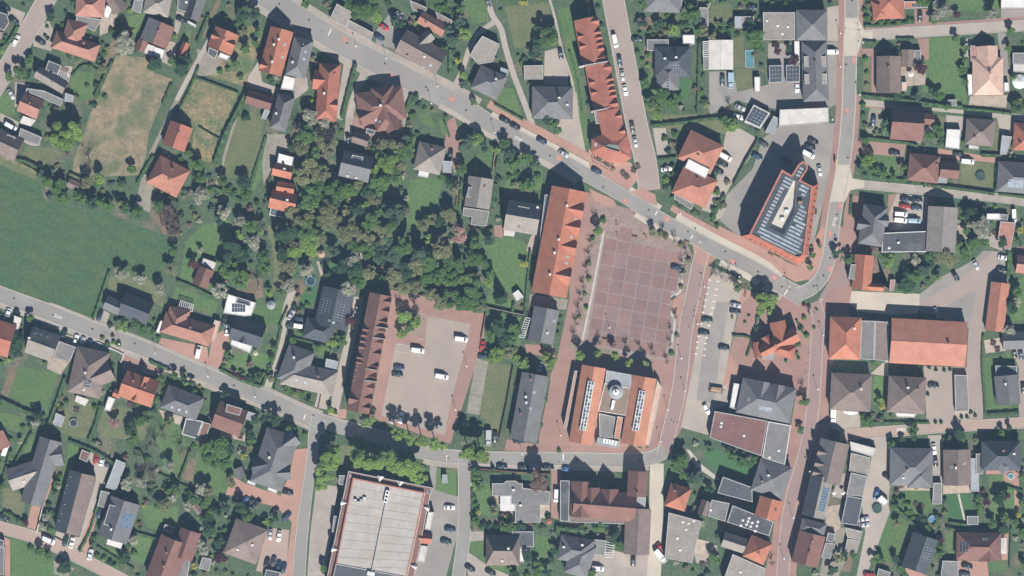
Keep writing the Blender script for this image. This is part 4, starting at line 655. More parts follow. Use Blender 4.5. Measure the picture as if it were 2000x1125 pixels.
B('house', 'slate house with pale-lined solar field, right edge', [Hp(1948, 344, 2030, 350, 60, 3.2, 7.8, 'gry')], pv=[('pale', 1982, 359, 7, 3, 0.8, 1.2)])
B('inn', 'large slate house with two side bays', [Hp(1711, 401, 1699, 479, 48, 5.0, 9.5, 'gry'), G(1674, 437, 1708, 441, 22, 5.0, 8.6, 'gry'), G(1712, 430, 1735, 432, 22, 5.0, 8.4, 'gry'), F(4.0, 'dkf', 1724, 455, 1818, 451, 1810, 492, 1722, 493, cop='coping_white')], chw=[(1755, 474)], dome=[(1737, 484)], cat='inn')
B('hall', 'corrugated grey-brown gabled hall', [G(1842, 404, 1837, 492, 58, 5.0, 8.0, 'cor')]); B('shed', 'salmon flat roof right of the blossom tree', [F(3.0, 'sal', 1954, 432, 1984, 435, 1974, 488, 1962, 486, 1958, 470, 1949, 466)])
B('caravan_shelter', 'white box roof above the blossom tree', [F(2.6, 'wht', 1927, 417, 1954, 417, 1954, 430, 1926, 430)], cat='shelter'); B('shed', 'small dark shed beside the white shelter', [F(2.4, 'gry', 1955, 418, 1970, 419, 1968, 431, 1954, 430)])
B('house', 'pink tiled roof cut by the right edge', [G(1985, 515, 2030, 520, 34, 3, 6, 'sal')]); B('house', 'red L-shaped house beside the bend', [G(1688, 498, 1682, 566, 38, 3.6, 7.6, 'ora'), F(4.6, 'flt', 1662, 516, 1679, 517, 1673, 546, 1657, 545), G(1682, 559, 1726, 562, 15, 3.2, 5.4, 'ora')])
B('shed', 'thin pink shed right of the red L house', [F(2.3, 'sal', 1739, 546, 1749, 546, 1745, 568, 1737, 568)]); B('garage', 'long red gabled garage beside the pink lane', [G(1954, 552, 1942, 647, 37, 3.2, 6.0, 'hal')])
B('house', 'red hipped building joined to the hall', [Hp(1652, 619, 1649, 702, 61, 5.5, 10.0, 'ora'), F(4.4, 'flt', 1682, 626, 1709, 627, 1707, 703, 1680, 701), F(4.35, 'bro', 1709.5, 627, 1737, 629, 1735, 705, 1707, 703)], chw=[(1668, 642)], wall='wall_white')
B('hall', 'huge two-tone red gabled hall', [G(1739, 665, 1887, 673, 88, 5.5, 9.5, 'hal')], ch=[(1851, 671)]); B('house', 'grey gabled house above the small lawn, right', [G(1958, 666, 2020, 664, 34, 3.0, 5.8, 'gry')])
# --- office block with the solar roof
tri = [(1527, 331), (1546, 342), (1560, 320), (1568, 315), (1577, 319), (1578, 330), (1564, 352), (1588, 364), (1571, 497), (1563, 505), (1554, 504), (1463, 458)]
hole = [(1550, 353), (1558, 356), (1552, 417), (1531, 458), (1503, 445)]
H0 = 11.5; tb_ = P(1530, 420, H0)
to = bpy.data.objects.new('office_building', None); COL.objects.link(to); to.location = (tb_.x, tb_.y, 0); to['label'] = 'wedge-shaped red office block with rows of solar panels'; to['category'] = 'office'; LAND.append((1530, 420, to['label']))
rel = lambda pl, z: [Vector((p.x - tb_.x, p.y - tb_.y)) for p in (P(x, y, z) for x, y in pl)]
O_ = ccw(rel(tri, H0)); I_ = ccw(rel(hole, H0)); inn = inset(O_, 0.7)
def holed(out, inn_, z): 
    o3 = [Vector((p.x, p.y, 0)) for p in out]; i3 = [Vector((p.x, p.y, 0)) for p in inn_[::-1]]
    tris = tessellate_polygon([o3, i3]); vv = [(p.x, p.y, z) for p in o3 + i3]; return vv, [tuple(t) for t in tris]
v, f = holed(inn, I_, H0 - 0.6); me = mesh('roof', v, f, 'roof_drk'); tr = link('roof', me, to)
m = MB(); m.prism(inset(O_, 0.05), 0, H0 - 0.7, bottom=False); me = mesh('wall', [q for q in m.v], [q for q in m.f[:-1]], 'wall_brick'); link('wall', me, to)
m = MB(); n = len(O_)
m.add([(p.x, p.y, H0 - 1.2) for p in O_] + [(p.x, p.y, H0) for p in O_] + [(p.x, p.y, H0 - 1.2) for p in inn] + [(p.x, p.y, H0) for p in inn], sum([[(i, (i + 1) % n, n + (i + 1) % n, n + i), (n + i, n + (i + 1) % n, 3 * n + (i + 1) % n, 3 * n + i), (2 * n + i, 3 * n + i, 3 * n + (i + 1) % n, 2 * n + (i + 1) % n)] for i in range(n)], []))
link('parapet', m.mesh('parapet', 'coping_red'), to)
m = MB(); n = len(I_); m.add([(p.x, p.y, H0 - 3.0) for p in I_] + [(p.x, p.y, H0 - 0.55) for p in I_], [((i + 1) % n, i, n + i, n + (i + 1) % n) for i in range(n)]); link('light_well_wall', m.mesh('light_well_wall', 'wall_white'), to)
link('light_well_deck', mesh('light_well_deck', [(p.x, p.y, H0 - 3.0) for p in I_], [tuple(range(n))], 'stone_light'), to)
for x, y in [(1536, 413), (1528, 428)]:
    p = P(x, y, 9); m = MB(); m.box(-0.8, -0.7, 0, 0.8, 0.7, 1.0); link('roof_light', m.mesh('roof_light', 'metal_white'), to, (p.x - tb_.x, p.y - tb_.y, H0 - 3.0))
skirt_o = [(1588, 364), (1600, 358), (1578, 498), (1572, 508), (1560, 518), (1448, 461)]; skirt_i = [(1587, 366), (1588, 364.5), (1571, 497), (1563, 505), (1554, 504), (1463, 458)]
so, si = rel(skirt_o, 6), rel(skirt_i, H0); m = MB(); k = len(so)
m.add([(p.x, p.y, 5.0 if 0 < i < k - 1 else 5.0) for i, p in enumerate(so)] + [(p.x, p.y, H0 - 1.3) for p in si], [(i + 1, i, k + i, k + i + 1) for i in range(k - 1)]); link('mansard_roof', m.mesh('mansard_roof', 'roof_rim'), to)
m = MB(); m.prism([(p.x * 0.995, p.y * 0.995) for p in so] + [(p.x, p.y) for p in si[::-1]], 0, 4.9); link('wall', m.mesh('wall', 'wall_brick'), to)
for t in np.linspace(0.05, 0.95, 10):
    a = np.array((1596, 365)) * (1 - t) + np.array((1576, 490)) * t; p = P(a[0], a[1], 7.5); m = MB(); m.box(-0.5, -0.5, -1.6, 0.5, 0.5, 0.5); link('skirt_dormer', m.mesh('skirt_dormer', 'chimney_brick'), to, (p.x - tb_.x, p.y - tb_.y, 7.0))
for t in np.linspace(0.1, 0.92, 9):
    a = np.array((1458, 462)) * (1 - t) + np.array((1554, 509)) * t; p = P(a[0], a[1], 7.5); m = MB(); m.box(-0.5, -0.5, -1.6, 0.5, 0.5, 0.5); link('skirt_dormer', m.mesh('skirt_dormer', 'chimney_brick'), to, (p.x - tb_.x, p.y - tb_.y, 7.0))
np_ = 0; ub = Vector((0.894, -0.447)); vb = Vector((0.447, 0.894)); inn2 = inset(O_, 0.85); hol2 = inset(I_, -0.2)
tilt = Matrix.Rotation(math.atan2(ub.y, ub.x), 3, 'Z') @ Matrix.Rotation(math.radians(14), 3, 'X')
for j in range(-26, 27):
    for i in range(-24, 25):
        p = ub * (i * 1.72) + vb * (j * 1.46 + 0.3); px = 1530 + p.x / 0.1987; py = 420 - p.y / 0.1987
        cor = [p + ub * a * 0.8 + vb * b_ * 0.5 for a in (-1, 1) for b_ in (-1, 1)]
        if all(inside(c, inn2) for c in cor) and not any(inside(c, hol2) for c in cor) and not (1554 < px < 1584 and 382 < py < 402) and not (1548 < px < 1580 and 428 < py < 438 and j % 2) and np_ < 300:
            np_ += 1; ob = link('solar_panel', panel_mesh('pale', 1.68, 0.92), tr, (p.x, p.y, H0 - 0.42)); ob.rotation_euler = tilt.to_euler()
p = P(1563, 396, H0); m = MB(); m.box(-0.9, -0.7, 0, 0.9, 0.7, 1.6); link('stair_head', m.mesh('stair_head', 'chimney_brick'), to, (p.x - tb_.x, p.y - tb_.y, H0 - 0.6))
# --- around the market
B('house', 'red twin hipped house, upper half', [Hp(1336, 281, 1401, 313, 62, 5.0, 9.5, 'hal'), F(7.2, 'wht', 1345, 310, 1387, 331, 1378, 349, 1337, 328)], ch=[(1363, 303)])
B('house', 'red twin hipped house, lower half', [Hp(1324, 349, 1390, 380, 60, 5.0, 9.5, 'hal'), F(3.2, 'flt', 1318, 378, 1356, 398, 1350, 410, 1316, 388), F(3.4, 'brn', 1336, 383, 1353, 391, 1351, 396, 1333, 389)], ch=[(1362, 350)])
B('shop_building', 'long red market building with eastern gables', [a := G(1112, 369, 1072, 576, 70, 6.0, 11.0, 'ora'), Xg(a, [0.18, 0.34, 0.53], -1, 28, 7.0, 10.4, start=0.1), Xg(a, [0.80], -1, 34, 7.0, 10.7, start=0.05), F(4.4, 'gla', 1064, 380, 1076, 380, 1062, 498, 1050, 498, cop='coping')], chw=[(1107, 402), (1091, 468), (1083, 494), (1074, 536)], sk=[(1124, 428), (1116, 463), (1108, 502), (1106, 514)], cat='shop')
B('house', 'slate gabled house below the market building', [G(1068, 602, 1055, 669, 50, 3.6, 8.0, 'gry')], chw=[(1069, 650)], sk=[(1082, 627)])
B('house', 'grey two-storey house left of the market building', [a := G(988, 419, 1053, 430, 60, 4.6, 10.8, 'bei'), F(7.0, 'dkf', 1012, 402, 1034, 406, 1031, 418, 1010, 415), F(3.0, 'whr', 985, 444, 1007, 448, 1004, 462, 984, 460, part='canopy'), Xg(a, [0.45], 1, 14, 5.6, 7.6, ext=0.7)], chw=[(1050, 405)])
B('house', 'half-shadowed gabled house with grey terrace roof', [a := G(940, 347, 931, 406, 50, 4.4, 8.6, 'bei'), F(3.2, 'flt', 905, 405, 956, 412, 950, 442, 920, 439, 921, 424, 904, 421), F(6.2, 'gry', 915, 365, 930, 367, 926, 387, 911, 385)], ch=[(947, 366)])
B('house', 'pale hipped house with white conservatory', [Hp(813, 303, 866, 315, 56, 3.4, 8.2, 'bei'), F(2.8, 'blu', 866, 314, 883, 315, 881, 338, 864, 337), F(2.7, 'wht', 818, 332, 839, 336, 836, 348, 816, 344)], ch=[(844, 292)])
B('house', 'grey house sunk in the woodland garden', [a := G(667, 318, 725, 332, 52, 4.0, 9.4, 'gry'), F(6.6, 'dkf', 688, 302, 710, 307, 706, 318, 685, 313), F(2.6, 'brn', 654, 338, 664, 340, 660, 356, 650, 354)], chw=[(679, 344), (696, 348)])
B('shed', 'small brown gabled shed behind the pinwheel roof', [G(689, 267, 720, 277, 22, 2.4, 4.7, 'bro')]); B('shed', 'tiny dark shed between brown houses', [F(2.3, 'dkf', 716, 250, 734, 255, 730, 264, 714, 260)])
B('house', 'brown pinwheel-roofed house below the main road', [a := Hp(698, 214, 790, 200, 64, 4.6, 9.0, 'brn'), Hp(746, 168, 756, 255, 44, 4.6, 9.2, 'brn'), G(748, 208, 703, 232, 36, 4.6, 8.4, 'brn'), G(750, 208, 772, 254, 34, 4.6, 8.4, 'brn'), F(3.0, 'bei', 783, 225, 793, 227, 790, 248, 781, 246)], chw=[(744, 207)], sk=[(735, 235), (742, 238)], vent=[(748, 198), (712, 210)])
B('house', 'red roofed cottage with white flat annex', [G(533, 329, 571, 338, 26, 3.0, 5.7, 'ora'), F(3.0, 'wht', 544, 299, 574, 307, 570, 326, 541, 318)], chw=[(556, 330)]); B('house', 'red cottage with dark glass winter garden', [G(528, 387, 579, 399, 38, 3.4, 7.4, 'ora'), G(540, 364, 575, 370, 22, 3.0, 5.0, 'ora'), F(3.0, 'gla', 530, 398, 563, 406, 559, 427, 526, 420, cop='coping_white')], chw=[(562, 391)])
B('house', 'red gabled house at the foot of the lane', [G(355, 243, 338, 289, 47, 3.6, 8.2, 'red')], ch=[(351, 260)]); B('house', 'broad red hipped house above the green field', [Hp(299, 329, 358, 360, 60, 3.6, 8.6, 'hal', hl=4.5)], ch=[(332, 351), (338, 331)])
B('house', 'slate bungalow at the field corner', [G(238, 592, 293, 613, 46, 3.2, 8.0, 'drk'), G(206, 590, 236, 603, 28, 2.8, 5.7, 'gry')]); B('house', 'salmon hipped house with slatted pergola', [Hp(318, 628, 415, 657, 42, 3.2, 7.4, 'sal'), Hp(352, 602, 340, 650, 42, 3.2, 7.0, 'sal'), F(2.8, 'wht', 313, 626, 322, 628, 311, 652, 304, 649), F(2.8, 'pch', 419, 625, 431, 628, 419, 668, 407, 663)], ch=[(373, 640)])
B('shed', 'brown shed with pale greenhouse roof', [G(404, 524, 390, 559, 31, 2.6, 5.0, 'brn'), F(2.5, 'whr', 397, 504, 423, 513, 417, 528, 394, 517)]); B('house', 'white flat-roofed L-shaped house', [F(3.4, 'wht', 445, 574, 463, 580, 461, 590, 470, 592, 488, 597, 489, 588, 500, 591, 491, 617, 477, 618, 436, 612), F(3.0, 'dkf', 463, 580, 489, 588, 488, 597, 461, 590)], pv=[('dark', 466, 601, 5, 2)], wall='wall_white')
B('house', 'dark house with white glazed front', [a := G(453, 640, 514, 659, 46, 3.6, 8.4, 'drk'), F(2.9, 'wht', 452, 661, 494, 674, 488, 690, 450, 674), Xg(a, [0.45], 1, 16, 4.6, 6.8, ext=0.95)], wall='wall_white')
B('house', 'slate house with two solar arrays', [a := G(662, 565, 645, 640, 64, 3.6, 8.6, 'drk'), Hp(595, 638, 652, 652, 42, 3.4, 7.4, 'drk')], pv=[('dark', 635, 597, 6, 3), ('dark', 667, 608, 7, 3)], sk=[(644, 626), (652, 630)])
tR = G(744, 575, 699, 805, 45, 9.0, 12.8, 'brn')
B('terrace', 'long brown dormered terrace beside the car park', [tR, Xg(tR, [0.05, 0.13, 0.22, 0.30, 0.40, 0.49, 0.60, 0.69, 0.78, 0.87, 0.95], -1, 14, 9.7, 11.8), Xg(tR, [0.31, 0.36, 0.41, 0.46, 0.55, 0.59], 1, 8, 10.0, 11.5), Xg(tR, [0.90], 1, 22, 10.0, 12.4), [F(12.85, 'wht', *c, rim=0.06) for c in ((731, 637, 757, 641, 757, 642.5, 731, 638.5), (727, 658, 752, 662, 752, 663.5, 727, 659.5), (713, 719, 737, 723, 737, 724.5, 713, 720.5), (711, 742, 735, 745, 735, 746.5, 711, 743.5))]], vent=[(698, 715), (696, 722), (693, 735), (691, 742)], wall='wall_white', cat='terrace')
B('house', 'long dark gabled house beside the strip lawn', [G(1046, 731, 1022, 861, 54, 4.6, 8.8, 'gry')], chw=[(1027, 775), (1028, 786)], ch=[(1037, 741), (1017, 808)], sk=[(1043, 766), (1036, 797)])
# town hall
tw = P(1200, 790, 8)
TH = B('town_hall', 'town hall with two long orange roofs and lantern', [G(1160, 716, 1134, 866, 47, 6.5, 10.5, 'toh'), G(1259, 736, 1236, 869, 48, 6.5, 10.5, 'toh'), F(6.6, 'blu', 1184, 723, 1234, 732, 1232, 757, 1182, 747), F(6.4, 'woo', 1181, 748, 1232, 758, 1222, 812, 1168, 803, cop='coping_white'), F(3.6, 'flt', 1170, 807, 1202, 814, 1197, 856, 1171, 853), F(5.2, 'toh', 1206, 813, 1217, 815, 1210, 858, 1199, 856), F(3.8, 'blu', 1168, 854, 1210, 862, 1209, 876, 1164, 868), F(4.2, 'toh', 1122, 724, 1128, 724, 1107, 838, 1101, 833), F(4.2, 'pch', 1284, 742, 1293, 757, 1268, 872, 1258, 869)], wall='wall_white', cat='town hall')
base = Vector((TH.location.x, TH.location.y))
for (x0, y0, x1, y1, w, n) in [(1155, 745, 1138, 840, 11, 14), (1255, 764, 1241, 841, 11, 11)]:
    a, b = P(x0, y0, 10), P(x1, y1, 10); u = (b - a).normalized(); nn = Vector((-u.y, u.x)); L = (b - a).length
    m = MB()
    for s in (-1, 1):
        for t in (0, 1): pass
    for s in (-1, 0, 1): m.bar((*(a + nn * s * w * MPP / 2 - base), 10.62 - 0.35 * abs(s)), (*(b + nn * s * w * MPP / 2 - base), 10.62 - 0.35 * abs(s)), 0.28)
    for t in np.linspace(0, L, n + 1):
        for s in (-1, 1): m.bar((*(a + u * t - base), 10.62), (*(a + u * t + nn * s * w * MPP / 2 - base), 10.27), 0.2)
    sb = link('skylight_band', m.mesh('skylight_band', 'metal_white'), TH)
    for k in range(n):
        for s in (-1, 1):
            p0, p1 = a + u * (L * k / n), a + u * (L * (k + 1) / n); e = nn * s * w * MPP / 2
            me = mesh('pane', [(*(p0 - base), 10.56), (*(p1 - base), 10.56), (*(p1 + e - base), 10.22), (*(p0 + e - base), 10.22)], [(0, 1, 2, 3)], 'glass_pale' if (k * 3 + s) % 4 == 0 else 'glass'); link('pane', me, sb)
p = P(1203, 766, 9) - base; m = MB()
m.tube((p.x, p.y, 6.2), (p.x, p.y, 8.6), 2.7, 2.7, 20); la = link('roof_lantern', m.mesh('roof_lantern', 'roof_blu'), TH)
m = MB(); m.tube((p.x, p.y, 8.6), (p.x, p.y, 9.1), 2.8, 1.7, 20); link('lantern_roof', m.mesh('lantern_roof', 'roof_blu'), la); m = MB(); m.tube((p.x, p.y, 9.1), (p.x, p.y, 9.9), 1.3, 1.2, 16); m.tube((p.x, p.y, 9.9), (p.x, p.y, 11.2), 0.5, 0.1, 8); link('lantern_cap', m.mesh('lantern_cap', 'metal_white'), la)
p = P(1197, 791, 7) - base; m = MB(); m.box(-0.6, -1.9, 6.3, 0.6, 1.9, 7.4); ob = link('roof_ventilator', m.mesh('roof_ventilator', 'metal_white'), TH, (p.x, p.y, 0)); ob.rotation_euler = (0, 0, math.radians(-12))
for i in range(5):
    p = P(1180 + i * 5.6, 861 + i * 1.3, 4) - base; m = MB(); m.box(-0.45, -1.0, 3.85, 0.45, 1.0, 4.0); ob = link('canopy_panel', m.mesh('canopy_panel', 'metal_white'), TH, (p.x, p.y, 0)); ob.rotation_euler = (0, 0, math.radians(-12))
B('house', 'orange villa with crossing gables beside the lawn', [a := G(1484, 690, 1556, 652, 30, 4.2, 8.6, 'ora'), G(1518, 628, 1527, 670, 31, 4.2, 8.6, 'ora'), Hp(1510, 678, 1552, 690, 26, 4.2, 7.8, 'ora'), G(1478, 668, 1481, 698, 16, 3.4, 6.0, 'ora'), G(1494, 657, 1504, 676, 18, 4.0, 7.4, 'ora'), F(5.6, 'blu', 1488, 685, 1512, 689, 1510, 702, 1488, 701)], ch=[(1513, 674)])
B('house', 'slate house with twin dormer gables and solar patch', [a := Hp(1444, 771, 1549, 793, 70, 5.0, 9.6, 'gry'), Xg(a, [0.38, 0.66], -1, 26, 6.0, 9.2, start=0.05), F(3.4, 'wht', 1433, 748, 1446, 750, 1437, 800, 1425, 796)], pv=[('pale', 1494, 798, 6, 2, 0.8, 0.9)], sk=[(1462, 780)])
B('shop_building', 'flat maroon roof with pale edge', [F(4.5, 'mar', 1396, 803, 1499, 822, 1487, 891, 1386, 855)], dome=[(1409, 826), (1408, 833), (1453, 851)], vent=[(1404, 815), (1432, 827), (1457, 827)], cat='shop'); B('shop_building', 'flat grey roof right of the maroon roof', [F(4.8, 'flt', 1500.5, 823, 1545, 831, 1533, 908, 1488.5, 894, cop='coping_white')], dome=[(1521, 880), (1503, 893)], cat='shop')
B('house', 'brown pyramid-roofed house, left of the pair', [Hp(1622, 764, 1702, 768, 73, 5.0, 9.5, 'bro'), F(3.0, 'wht', 1644, 802, 1678, 804, 1674, 811, 1662, 813, 1648, 809)], ch=[(1680, 757)], chw=[(1681, 760)], wall='wall_white'); B('house', 'brown pyramid-roofed house, right of the pair', [Hp(1734, 769, 1808, 773, 71, 5.0, 9.5, 'bro'), F(3.0, 'wht', 1748, 806, 1790, 808, 1786, 816, 1752, 815)], chw=[(1772, 757)], ch=[(1792, 760)], wall='wall_white')
B('garage', 'long narrow grey garage roof', [F(2.8, 'flt', 1864, 732, 1890, 733, 1893, 803, 1866, 804)]); B('house', 'slate house with bluish glazed north side', [G(1965, 733, 1970, 790, 47, 3.6, 7.6, 'gry'), F(3.0, 'gla', 1944, 714, 1986, 715, 1987, 733, 1945, 733)], chw=[(1962, 750)])
# --- lower left
B('house', 'red gabled house cut by the left edge', [G(-40, 648, 24, 667, 66, 3.4, 8.0, 'red'), F(2.6, 'whr', 28, 616, 42, 622, 30, 668, 22, 664, part='canopy')]); B('house', 'grey gabled house with white garden wall', [G(57, 663, 110, 682, 54, 3.6, 9.2, 'bei'), F(3.2, 'flt', 115, 666, 148, 678, 136, 708, 104, 697)], sk=[(70, 650), (82, 652), (94, 657)], chw=[(60, 660)])
B('house', 'large brown hipped house with striped awning', [Hp(183, 682, 163, 772, 66, 3.4, 8.6, 'bro'), G(172, 742, 218, 722, 42, 3.4, 7.8, 'bro'), F(2.6, 'whr', 150, 772, 174, 781, 166, 793, 146, 784, part='canopy')], chw=[(169, 728), (165, 761)], pv=[('dark', 172, 748, 3, 2)])
B('house', 'orange gabled house with white terrace', [a := G(239, 748, 304, 771, 54, 3.6, 8.4, 'ora'), Xg(a, [0.55], -1, 18, 4.6, 7.4), Xg(a, [0.5], 1, 16, 4.6, 6.8, ext=0.9), F(2.7, 'wht', 212, 774, 226, 779, 215, 804, 203, 801), G(222, 766, 236, 772, 16, 2.6, 4, 'red')], ch=[(262, 744), (285, 757)])
B('house', 'slate hipped house with three white roof lights', [Hp(321, 773, 391, 800, 48, 3.4, 7.6, 'gry'), F(2.9, 'dkf', 363, 817, 397, 823, 384, 857, 355, 848, cop='coping_white'), F(2.85, 'brn', 397.5, 824, 412, 828, 400, 863, 385, 857)], sk=[(337, 795), (351, 800), (365, 804)])
B('house', 'brown gabled house with red rear dormer', [G(421, 808, 476, 828, 54, 3.8, 8.2, 'brn'), F(7.0, 'brn', 443, 789, 473, 798, 468, 812, 440, 804), F(2.8, 'blu', 484, 803, 499, 808, 493, 822, 480, 818)]); B('house', 'grey house with crossing hips above the road', [Hp(590, 680, 566, 748, 54, 3.6, 8.2, 'gry'), Hp(551, 726, 655, 750, 50, 3.6, 8.0, 'bei'), F(3.0, 'blu', 637, 700, 661, 706, 651, 748, 632, 742)], ch=[(622, 735)], chw=[(575, 698)], sk=[(580, 742), (597, 747)])
B('house', 'large dark slate house beside the brick yard', [a := Hp(553, 844, 519, 950, 66, 4.6, 9.6, 'gry'), G(545, 875, 578, 852, 34, 4.6, 8.4, 'gry'), G(530, 905, 492, 912, 34, 4.6, 8.4, 'drk'), G(518, 925, 568, 922, 30, 4.6, 7.8, 'gry'), F(4.0, 'wht', 484, 937, 500, 944, 498, 950, 482, 944), F(4.0, 'wht', 524, 950, 542, 958, 540, 965, 522, 958)], chw=[(527, 893)])
B('shed', 'small dark shed above the brick yard', [G(464, 914, 472, 934, 18, 2.3, 3.8, 'gry')]); B('house', 'grey cross-gabled house with pale solar strips', [G(100, 858, 62, 985, 46, 3.8, 8.2, 'gry'), G(72, 920, 18, 938, 44, 3.4, 7.0, 'bei'), G(82, 892, 122, 886, 46, 3.6, 7.2, 'gry')], pv=[('pale', 39, 922, 5, 1, 0.8, 1.0), ('pale', 37, 928, 5, 1, 0.8, 1.0)], chw=[(48, 940)])
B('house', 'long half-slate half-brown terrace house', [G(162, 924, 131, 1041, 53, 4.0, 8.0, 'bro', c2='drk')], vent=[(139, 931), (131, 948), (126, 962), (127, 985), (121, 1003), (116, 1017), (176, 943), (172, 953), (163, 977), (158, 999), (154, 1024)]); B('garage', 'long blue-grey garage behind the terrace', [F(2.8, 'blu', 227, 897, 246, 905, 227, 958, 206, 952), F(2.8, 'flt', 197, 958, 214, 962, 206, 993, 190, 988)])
B('house', 'slate house with blue solar panels', [G(245, 977, 219, 1054, 60, 3.8, 8.6, 'gry'), F(6.4, 'drk', 214, 985, 231, 990, 218, 1030, 202, 1024), F(2.6, 'wht', 211, 1050, 240, 1060, 236, 1072, 208, 1063, part='canopy')], pv=[('blue', 249, 1016, 6, 5, 0.95, 1.0)], chw=[(219, 1033)])
B('carport', 'small red flat carport roof', [F(2.5, 'mar', 160, 878, 177, 885, 170, 903, 154, 896)]); B('house', 'brown house with stepped wing, lower left', [G(343, 1054, 312, 1135, 60, 4.0, 8.6, 'brn'), G(373, 1036, 355, 1090, 42, 3.8, 7.6, 'brn'), F(3.0, 'flt', 358, 1085, 372, 1090, 366, 1130, 340, 1130), F(2.4, 'bro', 322, 1024, 342, 1030, 336, 1040, 318, 1036)], ch=[(327, 1079), (322, 1105)])
B('house', 'brown pyramid house beside the brick yard', [Hp(449, 1046, 512, 1069, 72, 4.4, 8.8, 'bro')], chw=[(465, 1073), (494, 1064)]); B('house', 'dark roof at the bottom left corner', [F(3.2, 'gry', -10, 1068, 9, 1068, 8, 1122, -10, 1122), F(3, 'drk', -10, 1050, 8, 1056, 8, 1067, -10, 1067)])
B('shed', 'blue-grey shed by the round pool', [F(2.4, 'blu', 109, 806, 127, 814, 119, 835, 103, 828)]); B('shed', 'tiny grey hut in the orchard', [G(379, 985, 392, 1003, 13, 2.2, 3.2, 'bro')]); B('shed', 'grey shed by the yellow bush', [F(2.4, 'flt', 395, 1088, 414, 1092, 408, 1115, 388, 1110)])
B('house', 'pink roof cut by the left edge', [G(-14, 850, 2, 880, 44, 3, 6, 'sal')]); B('garden_shed', 'white framed garden hut on the big lawn', [F(2.4, 'whr', 1012, 566, 1023, 580, 1010, 588, 1001, 574, cop='coping_white')], cat='shed')
B('shed', 'grey shed beside the pale blossom tree', [F(2.4, 'bro', 703, 494, 717, 498, 714, 512, 706, 512)]); B('shed', 'brown hut under the hedge by the field', [G(133, 356, 155, 366, 18, 2.2, 3.4, 'bro')])
# --- bottom middle
hall = B('supermarket', 'big beige flat hall with red-brown edge', [F(7.5, 'tan', 689, 933, 829, 962, 792, 1140, 648, 1140, cop='coping_red', rim=0.5), F(6.0, 'brn', 680, 920, 846, 953, 843, 965, 829, 962, 689, 933, 683, 932), F(6.0, 'brn', 680, 921, 689, 933, 648, 1140, 636, 1140), F(6.0, 'brn', 843, 954, 829, 963, 792, 1140, 806, 1140), F(4.0, 'flt', 662, 928, 680, 929, 677, 949, 661, 946), F(4.0, 'flt', 652, 1007, 664, 1009, 658, 1041, 648, 1039), F(4.2, 'whr', 836, 1000, 848, 1000, 841, 1036, 829, 1034), F(4.2, 'whr', 822, 1065, 836, 1067, 829, 1100, 815, 1097), G(818, 1050, 844, 1052, 22, 4.0, 6.8, 'red'), F(8.2, 'gry', 752, 984, 755, 985, 728, 1118, 725, 1117), F(7.7, 'dkf', 656, 1101, 789, 1126, 785, 1150, 645, 1150)], cat='hall')  # the last dark slab is added to imitate a shadow across the south end
hb = Vector((hall.location.x, hall.location.y))
for (x, y, sx, sy, h, mm) in [(755, 970, 1.5, 5.0, 1.4, 'metal_white'), (698, 981, 1.6, 1.0, 1.2, 'coping'), (706, 978, 1.2, 1.2, 1.0, 'coping'), (712, 973, 1.2, 0.8, 1.0, 'coping_white'), (694, 977, 0.9, 0.9, 1.2, 'coping_white'), (721, 1120, 1.6, 1.6, 1.2, 'metal_white'), (728, 1121, 1.5, 1.5, 1.3, 'metal_white')]:
    p = P(x, y, 8) - hb; m = MB(); m.box(-sx / 2, -sy / 2, 7.3, sx / 2, sy / 2, 7.4 + h); ob = link('roof_unit', m.mesh('roof_unit', mm), hall, (p.x, p.y, 0)); ob.rotation_euler = (0, 0, math.radians(-12))
    if sy > 4:
        for k in (-1.5, 0, 1.5): m = MB(); m.tube((0, k, 7.4 + h), (0, k, 7.55 + h), 0.45, 0.45, 10); link('fan', m.mesh('fan', 'rubber'), ob)
for (x, y, a) in [(742, 936, -12), (781, 946, -12), (672, 982, 78), (654, 1073, 78), (833, 992, -102), (808, 1106, -102)]:
    p = P(x, y, 7) - hb; m = MB(); m.add([(-1.4, 1.2, 6.05), (1.4, 1.2, 6.05), (0, -1.2, 6.9), (0, 1.2, 7.3)], [(0, 2, 3), (2, 1, 3), (0, 3, 1), (0, 1, 2)]); ob = link('gablet', m.mesh('gablet', 'coping_white'), hall, (p.x, p.y, 0)); ob.rotation_euler = (0, 0, math.radians(a))
B('kiosk', 'little blue-grey kiosk on the grass island', [F(2.6, 'blu', 864, 927, 873, 927, 874, 944, 864, 944)]); B('house', 'dark flat-roofed bungalow with white awnings', [F(3.2, 'flt', 961, 944, 983, 944, 989, 939, 1007, 939, 1014, 944, 1021, 944, 1021, 953, 1075, 960, 1073, 985, 1056, 985, 1056, 1020, 1006, 1021, 1006, 985, 998, 985, 998, 968, 961, 968), F(2.7, 'wht', 977, 969, 998, 969, 998, 985, 1006, 986, 1006, 998, 977, 998, part='canopy')], chw=[(1003, 957), (1017, 987)], wall='wall_white')
B('house', 'brown hipped house with dark flat extension', [Hp(949, 1074, 1015, 1075, 60, 3.4, 9.4, 'bro', hl=3.0), F(3.0, 'dkf', 1000, 1038, 1042, 1038, 1043, 1068, 1016, 1070, 1002, 1056), F(2.6, 'wht', 1015, 1071, 1036, 1071, 1026, 1098, 1015, 1098)], chw=[(981, 1095), (993, 1070)])
B('house', 'slate house with angled wings and pergola', [Hp(1092, 1068, 1158, 1080, 50, 3.6, 8.0, 'gry'), Hp(1142, 1062, 1124, 1124, 48, 3.6, 7.8, 'gry'), F(2.9, 'grn', 1158, 1053, 1185, 1056, 1181, 1086, 1156, 1082)], chw=[(1101, 1068), (1137, 1064)])
